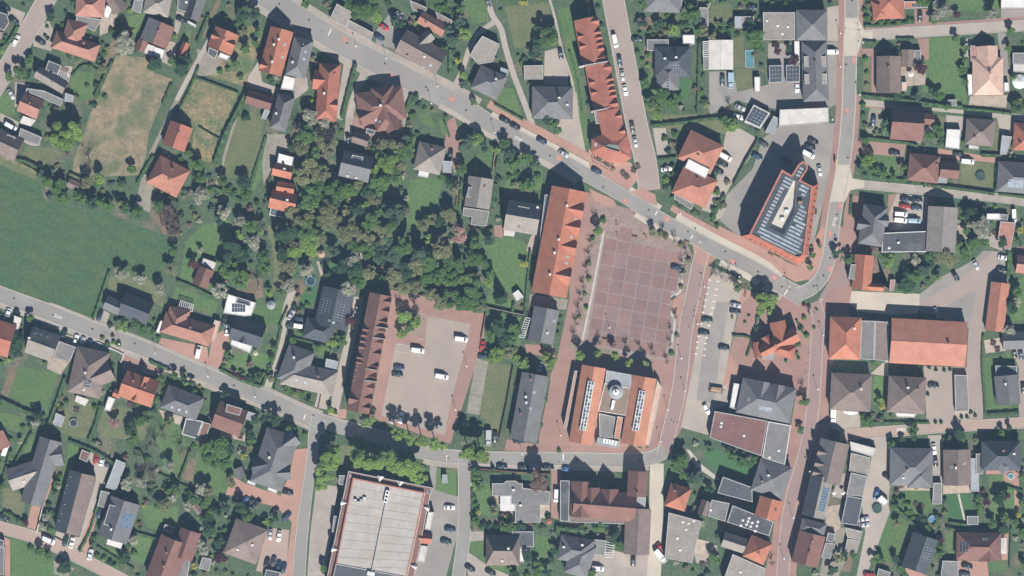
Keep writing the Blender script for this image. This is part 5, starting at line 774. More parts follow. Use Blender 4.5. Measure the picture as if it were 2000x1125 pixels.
B('church_hall', 'brown gabled hall with two cross gables', [a := G(1120, 982, 1242, 992, 56, 5.5, 10.5, 'brn'), G(1137, 940, 1134, 1010, 42, 5.5, 10.0, 'brn'), G(1155, 952, 1154, 985, 34, 5.5, 10.0, 'brn'), G(1191, 955, 1190, 987, 34, 5.5, 10.0, 'brn'), F(4.2, 'dkf', 1094, 938, 1113, 939, 1111, 1019, 1094, 1018), F(4.0, 'bro', 1112, 1007, 1221, 1013, 1221, 1024, 1112, 1020)], cat='hall')
B('house', 'brown tower house at the market street end', [G(1246, 920, 1243, 970, 38, 6.5, 10.5, 'brn'), F(5.5, 'blu', 1225, 966, 1262, 970, 1260, 992, 1223, 988), G(1247, 993, 1243, 1083, 50, 4.6, 8.0, 'bro')], ch=[(1244, 962)])
# --- bottom right old town
B('house', 'orange hipped house at the street corner', [Hp(1304, 965, 1344, 977, 47, 4.6, 9.2, 'ora')], ch=[(1318, 958)]); B('shop_building', 'wide flat beige-brown shop roof', [F(5.0, 'bei', 1306, 1001, 1370, 1018, 1352, 1100, 1298, 1090)], dome=[(1334, 1019), (1340, 1034), (1323, 1051), (1345, 1022), (1328, 1074), (1355, 1017)], cat='shop')
B('shop_building', 'dark flat roof behind the curved lawn', [F(4.6, 'dkf', 1412, 931, 1469, 952, 1470, 981, 1401, 963)], cat='shop', vent=[(1440, 955)]); B('house', 'grey hipped house on the shopping street', [Hp(1476, 925, 1538, 945, 66, 5.0, 9.6, 'gry')], chw=[(1500, 928)], ch=[(1488, 940)])
B('house', 'orange gabled shop on the shopping street', [G(1507, 974, 1496, 1013, 47, 5.2, 9.2, 'ora')], ch=[(1515, 997)]); B('shop_building', 'small dark flat roof in the courtyard', [F(4.2, 'flt', 1390, 976, 1425, 983, 1416, 1019, 1383, 1008)], cat='shop', dome=[(1388, 996)])
B('shop_building', 'dark flat roof dotted with white domes', [F(4.8, 'dkf', 1431, 987, 1511, 1019, 1502, 1047, 1420, 1020)], dome=[(1451, 1016), (1463, 1012), (1461, 1018), (1480, 1019), (1469, 1021), (1478, 1027), (1447, 1026), (1458, 1024), (1466, 1028), (1475, 1037)], cat='shop'); B('house', 'narrow brown gabled annex in the courtyard', [G(1380, 978, 1371, 1006, 20, 3.8, 6.0, 'bro')])
B('house', 'half-dark gabled house in the courtyard', [G(1412, 1053, 1456, 1067, 30, 4.2, 7.3, 'bei')]); B('house', 'orange hipped shop at the bottom edge', [Hp(1459, 1065, 1500, 1083, 46, 5.0, 9.0, 'ora')], ch=[(1481, 1080)]); B('shop_building', 'flat beige roof cut by the bottom edge', [F(5.0, 'bei', 1431, 1082, 1495, 1110, 1490, 1135, 1412, 1135)], cat='shop', dome=[(1446, 1117)])
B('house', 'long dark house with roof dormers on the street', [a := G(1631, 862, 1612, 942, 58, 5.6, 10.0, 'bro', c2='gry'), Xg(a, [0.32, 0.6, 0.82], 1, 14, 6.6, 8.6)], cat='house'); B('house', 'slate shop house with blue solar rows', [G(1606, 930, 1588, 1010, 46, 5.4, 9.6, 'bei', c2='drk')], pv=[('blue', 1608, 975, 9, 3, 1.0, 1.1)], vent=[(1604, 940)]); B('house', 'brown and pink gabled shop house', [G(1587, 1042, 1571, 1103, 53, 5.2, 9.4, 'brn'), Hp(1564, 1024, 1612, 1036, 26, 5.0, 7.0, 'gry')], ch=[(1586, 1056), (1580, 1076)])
B('shed', 'pale striped roof behind the dark long house', [F(3.2, 'whr', 1660, 862, 1712, 876, 1706, 893, 1662, 880)]); B('shop_building', 'beige flat annex behind the dark house', [F(3.0, 'bei', 1662, 884, 1700, 894, 1695, 928, 1658, 920)], cat='annex'); B('shed', 'grey flat storehouse beside the beige yard', [F(3.6, 'flt', 1662, 923, 1694, 930, 1686, 970, 1653, 967)])
B('garage', 'near-black flat garage roof in the yard', [F(3.4, 'drk', 1654, 968, 1686, 974, 1675, 1027, 1643, 1022)]); B('shed', 'white rubble-roofed shed below the black garage', [F(2.6, 'bei', 1650, 1030, 1685, 1038, 1680, 1055, 1655, 1050), F(2.5, 'bei', 1655, 1052, 1680, 1056, 1673, 1080, 1650, 1074)]); B('shed', 'small dark framed roof by the pink house', [F(2.6, 'gry', 1617, 1040, 1632, 1043, 1627, 1060, 1613, 1057), F(2.8, 'flt', 1612, 1060, 1632, 1062, 1622, 1092, 1604, 1088)])
B('house', 'light slate hipped house with garden wing', [Hp(1738, 911, 1822, 913, 74, 3.8, 8.8, 'gry'), Hp(1796, 905, 1797, 953, 50, 3.8, 7.8, 'gry')], ch=[(1770, 917)], chw=[(1763, 933)]); B('house', 'grey-brown house with tall triangular gable', [G(1869, 878, 1870, 948, 54, 3.6, 8.4, 'bro'), F(2.8, 'blu', 1896, 895, 1912, 895, 1912, 960, 1896, 960)], sk=[(1882, 905), (1857, 912)], chw=[(1865, 913)])
B('house', 'dark slate villa with glazed bay', [Hp(1917, 890, 1994, 890, 58, 4.6, 9.4, 'drk'), F(3.2, 'gry', 1906, 886, 1920, 886, 1920, 926, 1906, 926), Hp(1943, 892, 1969, 920, 26, 4.6, 7.4, 'gry')], ch=[(1958, 880)], chw=[(1979, 886)])
B('garage', 'slim grey garage between two gardens', [F(2.7, 'flt', 1823, 943, 1840, 943, 1840, 985, 1821, 985)]); B('house', 'brown hipped house with white pergola, bottom right', [Hp(1868, 1066, 1955, 1068, 54, 3.6, 8.0, 'brn'), G(1930, 1062, 1932, 1096, 40, 3.6, 7.0, 'brn')], sk=[(1920, 1052), (1926, 1052)], pv=[('dark', 1882, 1068, 3, 3)])
B('house', 'tilted black solar house, bottom right', [G(1808, 1047, 1785, 1114, 52, 3.6, 8.2, 'drk'), F(3.2, 'gla', 1791, 1037, 1824, 1060, 1819, 1072, 1787, 1052)], pv=[('dark', 1810, 1080, 6, 3)]); B('garage', 'grey garage at the bottom edge', [F(2.8, 'flt', 1841, 1095, 1872, 1096, 1872, 1135, 1836, 1135)]); B('shed', 'framed grey shed below the striped lawn', [F(2.4, 'gry', 1888, 1008, 1911, 1008, 1911, 1025, 1889, 1025)])
B('trailer_box', 'white box trailer roof beside the trampoline', [F(2.4, 'wht', 1722, 967, 1736, 979, 1728, 990, 1711, 977)], cat='trailer'); B('shed', 'grey planked shed at the bottom edge', [F(2.4, 'flt', 1716, 1110, 1740, 1118, 1735, 1130, 1712, 1128)]); B('garage', 'dark flat garage at the bottom centre', [F(2.6, 'dkf', 520, 1112, 548, 1118, 545, 1130, 515, 1130)])

for k in range(1, 12):                                            # welded seams across the hall roof
    t = k / 12; a_, b_ = P(689 - 41 * t, 933 + 207 * t, 7.5) - hb, P(829 - 37 * t, 962 + 178 * t, 7.5) - hb; m = MB(); m.bar((*(a_ + (b_ - a_) * .02), 7.39), (*(b_ - (b_ - a_) * .02), 7.39), 0.1); link('roof_seam', m.mesh('roof_seam', 'roof_bei'), hall)
# ------------------------------------------------------------------ solar panels on flat carport roofs
BYL = {o['label']: o for o, _ in HOUSES}
def FP(label, q, nx, ny, kind, h):
    o = BYL[label]; ro = [c for c in o.children if c.name.startswith('roof')][0]; b = Vector((o.location.x, o.location.y))
    c = [P(x, y, h) for x, y in q]; w = (c[1] - c[0]).length / nx - 0.08; l = (c[3] - c[0]).length / ny - 0.08; a = math.atan2(c[1].y - c[0].y, c[1].x - c[0].x)
    for i in range(nx):
        for j in range(ny):
            s, t = (i + .5) / nx, (j + .5) / ny; p = c[0] * (1 - s) * (1 - t) + c[1] * s * (1 - t) + c[2] * s * t + c[3] * (1 - s) * t - b
            ob = link('solar_panel', panel_mesh(kind, w, l), ro, (p.x, p.y, h + 0.03)); ob.rotation_euler = (math.radians(2), 0, a)
FP('tilted square carport covered in solar panels', [(1473, 208), (1501, 222), (1483, 248), (1457, 236)], 4, 5, 'dark', 3.0)
FP('solar roofed carport, left of a pair', [(1503, 130), (1527, 129), (1527, 160), (1504, 161)], 4, 4, 'dark', 2.8); FP('solar roofed carport, right of a pair', [(1536, 129), (1561, 128), (1561, 159), (1537, 160)], 4, 4, 'dark', 2.8)
# ------------------------------------------------------------------ foliage
def leafmat(n, c, c2, scale=0.9, rand=0.16, tr=0.38):
    m = mat('leaf_' + n, tuple(x * 1.8 for x in c), tuple(x * 1.8 for x in c2), scale, 0.75, fine=1.6, fine_amt=0.3, rand=rand, spec=0.15)
    nt = m.node_tree; b = nt.nodes['Principled BSDF']; t = nt.nodes.new('ShaderNodeBsdfTranslucent'); mx = nt.nodes.new('ShaderNodeMixShader'); mx.inputs[0].default_value = tr
    src = b.inputs['Base Color'].links[0].from_socket; nt.links.new(src, t.inputs['Color']); nt.links.new(b.outputs[0], mx.inputs[1]); nt.links.new(t.outputs[0], mx.inputs[2]); nt.links.new(mx.outputs[0], nt.nodes['Material Output'].inputs['Surface']); return m
leafmat('green', (0.080, 0.140, 0.040), (0.055, 0.108, 0.034)); leafmat('dark', (0.042, 0.082, 0.038), (0.030, 0.062, 0.032)); leafmat('lime', (0.155, 0.215, 0.052), (0.105, 0.172, 0.045)); leafmat('olive', (0.160, 0.160, 0.086), (0.112, 0.132, 0.062))
leafmat('white', (0.30, 0.29, 0.24), (0.14, 0.155, 0.105)); leafmat('pink', (0.29, 0.175, 0.16), (0.19, 0.125, 0.10)); leafmat('maroon', (0.085, 0.028, 0.032), (0.055, 0.025, 0.028)); leafmat('twig', (0.17, 0.135, 0.105), (0.115, 0.10, 0.075)); leafmat('yellow', (0.30, 0.27, 0.05), (0.16, 0.19, 0.05)); leafmat('teal', (0.068, 0.105, 0.066), (0.050, 0.084, 0.054)); leafmat('hedge', (0.065, 0.112, 0.045), (0.048, 0.090, 0.040)); leafmat('russet', (0.16, 0.108, 0.085), (0.115, 0.085, 0.066))
def quads(c, s, rng, up=1.1):
    """random leaf quads at centres c, size s -> verts, faces"""
    n = len(c); d = rng.normal(size=(n, 3)); d[:, 2] = np.abs(d[:, 2]) + up; d /= np.linalg.norm(d, axis=1)[:, None]
    t = rng.normal(size=(n, 3)); x = np.cross(d, t); x /= np.linalg.norm(x, axis=1)[:, None]; y = np.cross(d, x)
    sz = (s * rng.uniform(0.6, 1.35, n))[:, None]; a = sz * rng.uniform(0.7, 1.1, (n, 1))
    v = np.stack([c - x * sz, c - y * a * 0.8, c + x * sz, c + y * a * 0.8], 1).reshape(-1, 3); return v, n
def np_mesh(name, v, n, m):
    me = bpy.data.meshes.new(name); me.vertices.add(len(v)); me.vertices.foreach_set('co', v.astype(np.float32).ravel())
    me.loops.add(n * 4); me.polygons.add(n); me.loops.foreach_set('vertex_index', np.arange(n * 4, dtype=np.int32)); me.polygons.foreach_set('loop_start', np.arange(0, n * 4, 4, dtype=np.int32)); me.polygons.foreach_set('loop_total', np.full(n, 4, np.int32))
    me.materials.append(MATS[m]); me.update(calc_edges=True); me.validate(); return me
def crown_mesh(kind, seed, r, h):
    """crown of radius r metres, from trunk top to height h"""
    rng = np.random.default_rng(seed); nb = 16; cs = []; rs = []
    rz_ = min(h * 0.40, r * 1.15); zc = h - rz_
    lob = rng.uniform(0, 6.28, 3)
    for k in range(nb):
        th = rng.uniform(0, 2 * math.pi); q = math.sqrt(rng.uniform(0, 1)); rad = q * r * 0.72 * (1 + 0.16 * math.sin(3 * th + lob[0]) + 0.10 * math.sin(5 * th + lob[1])); zz = zc + rz_ * math.sqrt(max(0, 1 - q * q)) * rng.uniform(-0.35, 0.9)
        cs.append((rad * math.cos(th), rad * math.sin(th), zz)); rs.append(r * rng.uniform(0.22, 0.42))
    cs = np.array(cs); rs = np.array(rs)
    dens = {'white': 0.75, 'twig': 0.55, 'pink': 0.8, 'russet': 0.75}.get(kind, 1.0); sz = 0.20 if r < 3.4 else 0.25
    n = int(np.clip(330 * r * r * dens, 500, 6000)); idx = rng.choice(nb, n, p=rs ** 2 / (rs ** 2).sum())
    d = rng.normal(size=(n, 3)); d /= np.linalg.norm(d, axis=1)[:, None]; c = cs[idx] + d * rs[idx][:, None] * (rng.uniform(0.35, 1, n) ** 0.6)[:, None] * np.array((1, 1, 0.8))
    v, n = quads(c, np.full(n, sz), rng); return np_mesh('crown', v, n, 'leaf_' + kind)
def bare_mesh(seed, r, h, m):
    rng = np.random.default_rng(seed); b = MB()
    for k in range(7):
        th = k * 0.9 + rng.uniform(-.3, .3); e = np.array((math.cos(th) * r * rng.uniform(.5, .95), math.sin(th) * r * rng.uniform(.5, .95), h * rng.uniform(.7, 1)))
        s = np.array((0, 0, h * rng.uniform(.3, .45))); b.tube(s, e, 0.09, 0.03, 4)
        for j in range(7):
            t = rng.uniform(.35, 1); p = s + (e - s) * t; q = p + rng.normal(size=3) * r * 0.28 + np.array((0, 0, r * 0.15)); b.tube(p, q, 0.04, 0.015, 3)
            for i in range(3): w = p + (q - p) * rng.uniform(.4, 1); b.tube(w, w + rng.normal(size=3) * r * 0.18, 0.025, 0.01, 3)
    return b.mesh('crown', m)
def cone_mesh(seed, r, h, m):
    rng = np.random.default_rng(seed); n = int(np.clip(420 * r * r, 500, 4000)); t = rng.uniform(0, 1, n) ** 0.6; th = rng.uniform(0, 6.283, n); rr = r * t * (0.78 + 0.22 * np.cos(th * 7 + t * 20)) * rng.uniform(0.75, 1.05, n)
    c = np.stack([rr * np.cos(th), rr * np.sin(th), 0.4 + (h - 0.4) * (1 - t)], 1); v, n = quads(c, np.full(n, 0.2), rng); return np_mesh('crown', v, n, m)
def shrub_mesh(kind, seed, r, h):
    rng = np.random.default_rng(seed); n = int(np.clip(420 * r * r, 160, 2500)); th = rng.uniform(0, 6.283, n); q = np.sqrt(rng.uniform(0, 1, n)); lob = rng.uniform(0, 6.28, 2)
    R = r * (0.86 + 0.16 * np.sin(3 * th + lob[0]) + 0.1 * np.sin(5 * th + lob[1])); top = h * np.sqrt(np.clip(1 - q * q, 0, 1)) * (0.8 + 0.2 * np.sin(th * 4 + q * 5)); z = top * rng.uniform(0.45, 1.0, n) ** 0.5 + 0.05
    v, n = quads(np.stack([R * q * np.cos(th), R * q * np.sin(th), z], 1), np.full(n, 0.16), rng); return np_mesh('shrub', v, n, 'leaf_' + kind)
def trunk_mesh(h, r): m = MB(); m.tube((0, 0, 0), (0, 0, h * 0.5), r, r * 0.7, 7); m.tube((0, 0, h * 0.42), (r * 3, r * 2, h * 0.75), r * 0.6, r * 0.25, 5); m.tube((0, 0, h * 0.4), (-r * 3, r * 1, h * 0.72), r * 0.55, r * 0.2, 5); m.tube((0, 0, h * 0.4), (r * .5, -r * 3, h * 0.7), r * 0.55, r * 0.2, 5); return m.mesh('trunk', 'bark')
KIND = {'g': ('green', 'green'), 'd': ('dark', 'dark green'), 'y': ('lime', 'lime green'), 'w': ('white', 'white blossoming'), 'p': ('pink', 'pink blossoming'), 'r': ('maroon', 'dark red leaved'), 'o': ('olive', 'olive brown'), 'b': ('twig', 'bare grey-brown'), 'c': ('dark', 'dark conical conifer'), 't': ('teal', 'blue-green'), 'k': ('yellow', 'yellow flowering'), 'u': ('russet', 'russet budding')}
CACHE = {}
def var(key, f, n=5):
    L = CACHE.setdefault(key, [])
    if len(L) < n: L.append(f(hash(str(key)) % 1000 * 0 + sum(map(ord, str(key))) * 31 + len(L))); return L[-1]
    return random.choice(L)
REST = []
def tree(k, x, y, r, h=None, solo=True):
    col, look = KIND[k]; rm = r * MPP; R = max(1.0, round(rm * 2) / 2); hh = h or (max(3.2, R * 1.9 + 0.8) if k not in 'c' else R * 3.2); sc = rm / R; H = round(hh)
    if k == 'c': cm = var(('c', R, H), lambda s: cone_mesh(s, R, H, 'leaf_dark'))
    elif k == 'b': cm = var(('b', R, H), lambda s: bare_mesh(s, R, H, 'leaf_twig'), 4)
    else: cm = var((col, R, H), lambda s: crown_mesh(col, s, R, H))
    rot = random.uniform(0, 6.28); sx, sy = sc * random.uniform(.96, 1.06), sc * random.uniform(.96, 1.06)
    if not solo: REST.append((cm, x, y, rot, sx, sc)); return
    tm = var(('trunk', H), lambda s: trunk_mesh(H, 0.05 + H * 0.018), 1); o = root(('conifer' if k == 'c' else 'tree'), x, y)
    c = link('crown', cm, o); c.rotation_euler = (0, 0, rot); link('trunk', tm, o); o.scale = (sx, sy, sc)
    size = 'small' if rm < 2.2 else 'tall broad' if rm > 3.7 else ''
    thing(o, (size + ' ' + look).strip(), 'conifer' if k == 'c' else 'tree', x, y, 'garden and street trees', 'tree')
def shrub(k, x, y, r, h=None, solo=True):
    col, look = KIND[k]; rm = max(0.7, r * MPP); R = round(rm * 2) / 2 or 0.5; hh = h or min(3.0, 0.6 + rm * 0.85); rot = random.uniform(0, 6.28)
    me = var(('s', col, R, round(hh * 2)), lambda s: shrub_mesh(col, s, R, round(hh * 2) / 2), 4)
    if not solo: REST.append((me, x, y, rot, rm / R, rm / R)); return
    o = link('shrub', me); p = P(x, y); o.location = (p.x, p.y, 0); o.rotation_euler = (0, 0, rot); o.scale = (rm / R,) * 3
    thing(o, look, 'shrub', x, y, 'garden shrubs')
def parse(s): return [(t.split()[0], *map(float, t.split()[1:])) for t in s.replace('\n', ';').split(';') if t.strip()]
TREES = """
d 100 34 9; g 42 142 14; g 60 120 9; y 118 262 20 9; y 146 258 19 9; y 132 282 18 9; y 112 280 10; w 247 86 21; d 303 127 15; d 356 128 18; g 336 120 8; o 202 138 9; g 20 150 9
g 98 352 14; g 118 355 13; g 122 388 14; g 112 372 10; o 172 356 12; y 196 350 12; b 176 318 18; g 152 380 10; g 258 330 9; g 270 416 14; g 245 408 11; g 215 402 10; g 312 406 12; b 335 424 27; u 330 420 18 6; w 392 382 17; w 440 410 15; g 386 322 13; g 398 346 13; g 372 300 8; t 80 340 9; o 232 398 9
g 441 354 13; d 476 356 14; g 482 378 12; g 160 388 12; d 180 398 12; g 200 395 8
w 606 228 17; b 580 252 15; g 600 266 18; b 636 262 22; o 642 284 18; g 590 290 12; w 605 306 8; g 626 342 15; y 632 332 9; g 590 346 16; g 610 322 14; d 570 288 8; g 640 204 10; w 632 240 12; g 618 300 10
g 755 316 19; g 735 332 13; g 770 286 15; g 790 300 14; o 784 326 10; g 746 282 14; d 742 362 18; g 682 372 14; g 770 345 14; d 800 285 9; t 795 270 10
d 660 376 18; y 686 372 11; g 606 388 18; o 732 392 12; y 712 402 9; o 640 414 19; g 676 412 10; d 652 398 12; o 642 434 16; g 590 430 18; g 602 452 19; g 618 466 14; o 683 452 20; o 716 466 16; g 722 432 16; t 772 418 17 10; t 760 402 13; w 795 388 5; g 792 412 10; g 738 442 12; o 752 458 14; t 756 474 13; g 715 490 16; y 606 479 18; t 652 490 12; d 562 456 20 11; g 575 492 13; w 687 502 15; t 772 502 16; t 818 500 16 11; g 866 490 17 11; g 882 512 16; p 897 458 16; g 846 430 10; o 879 420 15; o 830 438 12; d 858 433 10; d 790 482 17 12; d 700 410 12; g 742 412 12; d 765 445 14; t 735 480 10; t 590 405 10; g 660 432 14; d 625 430 10; o 610 500 8; g 690 480 14; d 745 500 12; g 840 465 9; g 575 415 14; d 630 375 16; d 600 365 12; g 700 360 10; d 720 375 12
d 838 515 16; o 815 520 17; d 795 530 15; g 835 546 12; d 860 540 16; d 882 546 14; g 880 582 16; g 860 592 14; g 906 592 16; d 926 566 16; g 930 592 14; g 942 602 11; g 840 576 12; y 955 550 9; o 930 540 8; d 958 534 9; c 978 582 14 10; k 1023 516 8; g 946 516 9; g 770 542 14; g 740 546 12; g 720 532 14; g 700 546 15; d 690 524 16; w 675 563 17; d 925 505 14; d 930 475 11; d 955 470 9; g 908 545 12; o 790 562 12; g 812 560 12; d 665 520 14; c 640 535 8; d 900 520 12; g 915 625? 1
w 470 434 12; g 490 442 14; y 468 460 9; d 455 490 20; w 502 477 15; g 520 502 14; g 450 530 21; g 476 546 18; b 505 556 16; g 520 522 12; w 430 568 17; d 555 500 14; g 566 522 14; w 600 528 13; w 563 558 11; y 525 572 8; g 546 572 8; d 440 470 12; d 475 500 14; o 575 480 10; d 430 430 10; t 510 440 10; g 545 460 10
w 237 534 14; w 276 546 11; w 313 566 12; y 240 637 12; g 280 648 9; g 268 632 10; b 345 455 26; u 340 448 16; g 342 492 10; o 335 525 12; r 378 515 10; w 392 490 6; g 225 605 6; g 61 622 8; d 33 668 16; d 30 690 12
g 1070 72 20; d 1052 82 10; d 1040 108 9; t 1050 95 10; k 1024 5 8; g 900 18 10; t 898 45 11; y 908 68 12; t 884 78 14; t 875 60 10; k 895 118 7; y 905 148 8; t 905 165 7; t 772 45 10; d 783 52 10; g 850 5 16; g 865 15 14; g 700 20 24; g 725 10 18; y 735 35 12; g 690 2 14; g 600 8 10; d 475 32 14; d 498 28 12; g 480 22 9; g 505 65 8; g 480 95 10; g 460 125 9; g 500 85 8; g 838 88 9; g 868 95 8; d 1050 55 8
g 925 200 6; t 912 285 14; y 930 275 13; d 945 288 9; y 968 295 8; g 985 280 11; t 995 300 13; g 1005 320 14; g 1030 310 11; t 1048 320 9; g 1035 360 12; g 1022 362 9; c 935 268 6; g 900 330 10; g 890 370 9; d 878 360 9; c 990 285 5; g 862 345 8; d 1068 232 11; g 1080 240 11; g 1090 255 8; k 930 330 4
g 1350 28 17; g 1365 60 10; g 1255 10 10; d 1255 48 9; d 1287 51 10; y 1315 60 12; g 1472 76 18; g 1480 92 12; d 1465 65 12; r 1549 118 11; r 1518 100 8; d 1540 95 7; g 1400 48 4; g 1410 48 4; g 1290 188 17; g 1268 200 12; g 1308 200 14; y 1285 222 14; o 1275 210 10; g 1325 190 10; g 1318 178 8; y 1430 246 15; g 1415 235 9; d 1465 45 9; t 1360 40 10; o 1375 60 12; o 1390 72 9; g 1300 170 9; g 1260 165 10; b 1425 210 8
w 1836 24 19; w 1935 28 12; g 1800 5 12; g 1822 40 9; r 1868 30 7; r 1797 134 12; g 1882 118 7; g 1880 140 9; g 1882 160 8; g 1865 75 8; t 1790 190 8; g 1835 188 9; d 1750 190 9; d 1820 180 9; g 1885 95 7; g 1968 95 7; g 1972 60 8; g 1980 150 7; g 1985 210 12; k 1990 195 5; g 1830 258 13; g 1815 265 10; d 1835 275 9; g 1850 210 8; t 1728 240 8; b 1692 296 13; y 1694 312 13; g 1690 275 7; g 1700 335 9; g 1712 335 8; g 1726 340 7; g 1680 332 8; g 1745 345 6; g 1762 330 8; t 1982 360? 1
w 1910 438 20; w 1918 455 12; g 1900 470 13; g 1922 475 10; d 1895 418 14; g 1890 430 8; d 1634 494 10; g 1657 506 10; y 1736 511 13; g 1725 500 7; o 1838 500 20; o 1855 510 14; g 1885 494 14; g 1870 480 10; g 1812 500 10; w 1785 508 11; d 1768 555 14; g 1785 540 14; t 1800 530 12; d 1775 535 10; g 1758 560 9; y 1830 545 7; w 1970 645 13; w 1985 590 10; g 1985 570 11; d 1975 600 12; k 1992 450 6; g 1985 470 8; d 1957 475 9; g 1885 450 8
y 1495 596 21 10; b 1425 545 12; o 1440 560 11; b 1397 533 9; b 1410 540 8; g 1586 498 7; g 1600 480 4; g 1582 522 6; g 1570 784 10; g 1690 818 12; g 1700 828 8; k 1722 794 7; y 1718 780 7; g 1782 838 11; g 1655 815? 1; g 1563 840 7; b 1568 760 8
b 1155 480 7; b 1150 502 7; b 1146 531 7; b 1140 560 7; b 1134 584 7; b 1130 608 7; b 1126 632 7; b 1122 660 8; y 1168 452 11; b 1165 430 8; b 1340 494 7; b 1334 518 7; b 1331 540 6; b 1319 618 6; b 1311 648 6; b 1309 672 6; b 1171 668 7; b 1196 674 7; b 1224 678 7; b 1249 682 7; b 1275 690 7; y 1132 694 9 8; y 1200 694 9 8; y 1168 690 8 7; b 1302 706 6; b 1272 447 7; b 1296 453 7; b 1318 470 7; o 1276 452 8; y 1260 708 8 7; y 1228 708 8 7
y 790 616 13 6; y 812 628 12 6; y 785 650 11; b 782 600 9; b 812 602 9; g 800 640 9; d 975 640 16; g 998 640 14; d 985 662 14; g 960 655 12; g 1000 662 12; d 1010 645 9; y 975 690 16; o 995 688 14; y 958 700 11; y 1025 710 13 6; y 1078 708 13 6; y 1065 695 9; d 1068 668 9; y 1010 700 9
y 776 848 13 12; y 800 851 13 12; y 825 860 13 12; y 850 865 13 12; y 868 869 10 10; y 715 826 9; y 728 818 7; y 915 881 17 13; y 940 884 17 13; y 925 870 9 8; y 642 893 18 13; y 655 884 15 12; y 634 925 18 12; y 648 908 12 9; y 628 948 11; y 702 893 20 14; y 730 902 21 14; y 760 898 21 14; y 788 910 21 13; y 815 920 20 13; y 822 940 14; g 745 880 16; g 775 888 14; g 715 875 14; g 800 895 14; g 700 862 12
u 1052 938 21 12; g 930 926 11; c 963 916 5; g 938 950 9; y 928 945 8; o 966 995 10; g 985 1032 9; g 1000 1030 10; d 1018 1028 9; g 930 1018 9; k 935 1000 5; d 1030 1085 11; d 1005 1118 12; d 1068 1118 10; g 1050 1118 9; g 1048 1100 8; g 1165 1030 9; g 1175 1028 9; d 1085 1075 9; d 1200 1052 10; g 1210 1062 11; g 1155 1118 9; d 1205 1040 7; g 1078 1098 7
g 1330 898 16; g 1318 912 10; t 1362 930 14; g 1335 930 10; t 1318 935? 1; d 1350 935 10; g 1430 892 9; g 1448 905 9; g 1462 905 9; g 1475 898 8; d 1385 955 8; g 1420 885 8; g 1385 880 7; g 1393 1088 10; g 1400 1095 7; b 1508 1098 7; o 1635 1090 10; d 1650 1085 9; g 1666 1085 7; d 1625 1112 10
c 1750 985 6; g 1765 985 8; g 1775 998 8; r 1925 980 8; g 1908 975 8; g 1912 990 8; d 1950 972 13; r 1965 968 9; g 1960 1012 9; g 1980 1020 9; g 1935 1022 10; d 1960 1032 10; g 1995 1040 9; o 1752 1022 8; g 1810 1032 9; d 1805 1052 7; g 1825 1060 8; g 1835 1068 7; r 1838 1055 6; g 1720 1092 9; g 1705 1095 8; d 1748 1092 8; g 1760 1110 9; g 1765 1125 9; g 1835 1080 9; g 1995 930 7; g 1995 980 8; k 1988 1005 5; d 1800 1010 9; g 1875 875? 1; g 1880 855 8; d 1873 848 10; g 1855 855 6; g 1740 868 8; d 1762 858 6; d 1785 855 6; d 1970 835 6; g 1955 845 7; t 1830 1010 5; g 1998 1100 8
w 70 828 9; d 75 812 10; b 320 850 14; p 225 825 11; g 272 825 11; d 258 838 13; g 288 815 12; b 305 870 16; o 330 830 8; d 300 800 7; g 297 785 8; g 335 820 7; g 258 860 12; w 40 862 6; g 315 740 9; g 340 735 9; d 360 738 7; t 375 748 7; g 380 765 6; d 440 772 8; g 425 870 22 8; g 405 880 18; d 445 880 14; g 415 900 18; g 440 905 14; b 355 880 12; o 450 940 12
b 285 910 24; w 332 910 12; w 250 945 13; w 278 940 12; b 300 930 12; g 345 955 10; w 395 955 13; o 410 960 12; g 380 975 11; g 402 980 13; w 366 988 9; o 325 985 14; w 340 970 10; g 310 985 10; d 405 1010 14; g 330 960 8; d 245 1090 13; w 262 1055 9; g 250 1065 8; w 392 1060 9; w 400 1075 9; k 380 1105 7; g 420 1040 8; d 430 1060 10; g 410 1000 10; r 430 1090 13; d 128 1108 13; g 80 1075 9; g 95 1085 8; r 52 1020 6; g 110 945 7; w 115 950 6; d 108 960 6; w 90 1010 8; w 85 1030 8; g 5 950 8; g 485 1005 12; y 520 1020 7; d 540 1012 6; d 470 990 12; d 440 990 10; g 402 985 9; d 410 1035 12; g 635 1110 9; d 425 1000 9; k 478 892 6
g 560 758 9; g 570 765 8; y 578 770 6; g 598 762 6; g 590 770 6; g 605 785 6; y 645 800 6; g 620 680 7; t 658 680 8; y 650 668 11; g 672 665 10; r 681 626 13; g 573 665 8; o 530 740 7; r 460 732 6; r 475 738 6; d 495 742 8; g 445 690 8; g 450 700 7; d 505 735 7; g 530 700 6; g 535 680 6; w 450 688 5; u 490 710 5; g 568 838 10; d 540 820 12; d 525 815 10; d 500 820 8; d 442 768 7; d 490 850 9; g 490 860 8; o 490 875 8
"""
def entries(s): return [(t[0], *map(float, t[1:])) for t in (a.split() for a in s.replace('\n', ';').split(';')) if t and '?' not in ' '.join(t)]
def grow(t):
    k, x, y, r = t[:4]; h = t[4] if len(t) > 4 else None
    wood = 560 < x < 960 and 270 < y < 620
    if wood: q = int(x * 3 + y) % 4; k = 'o' if k == 'g' and q == 0 else 'g' if k == 'd' and q < 2 else 'y' if k == 'g' and q == 1 else k
    return (k, x, y, r * (1.22 if wood else 1.1), h)
for n, t in enumerate(sorted(map(grow, entries(TREES)), key=lambda t: (-t[3], t[1]))): tree(*t[:5], solo=n < 300)
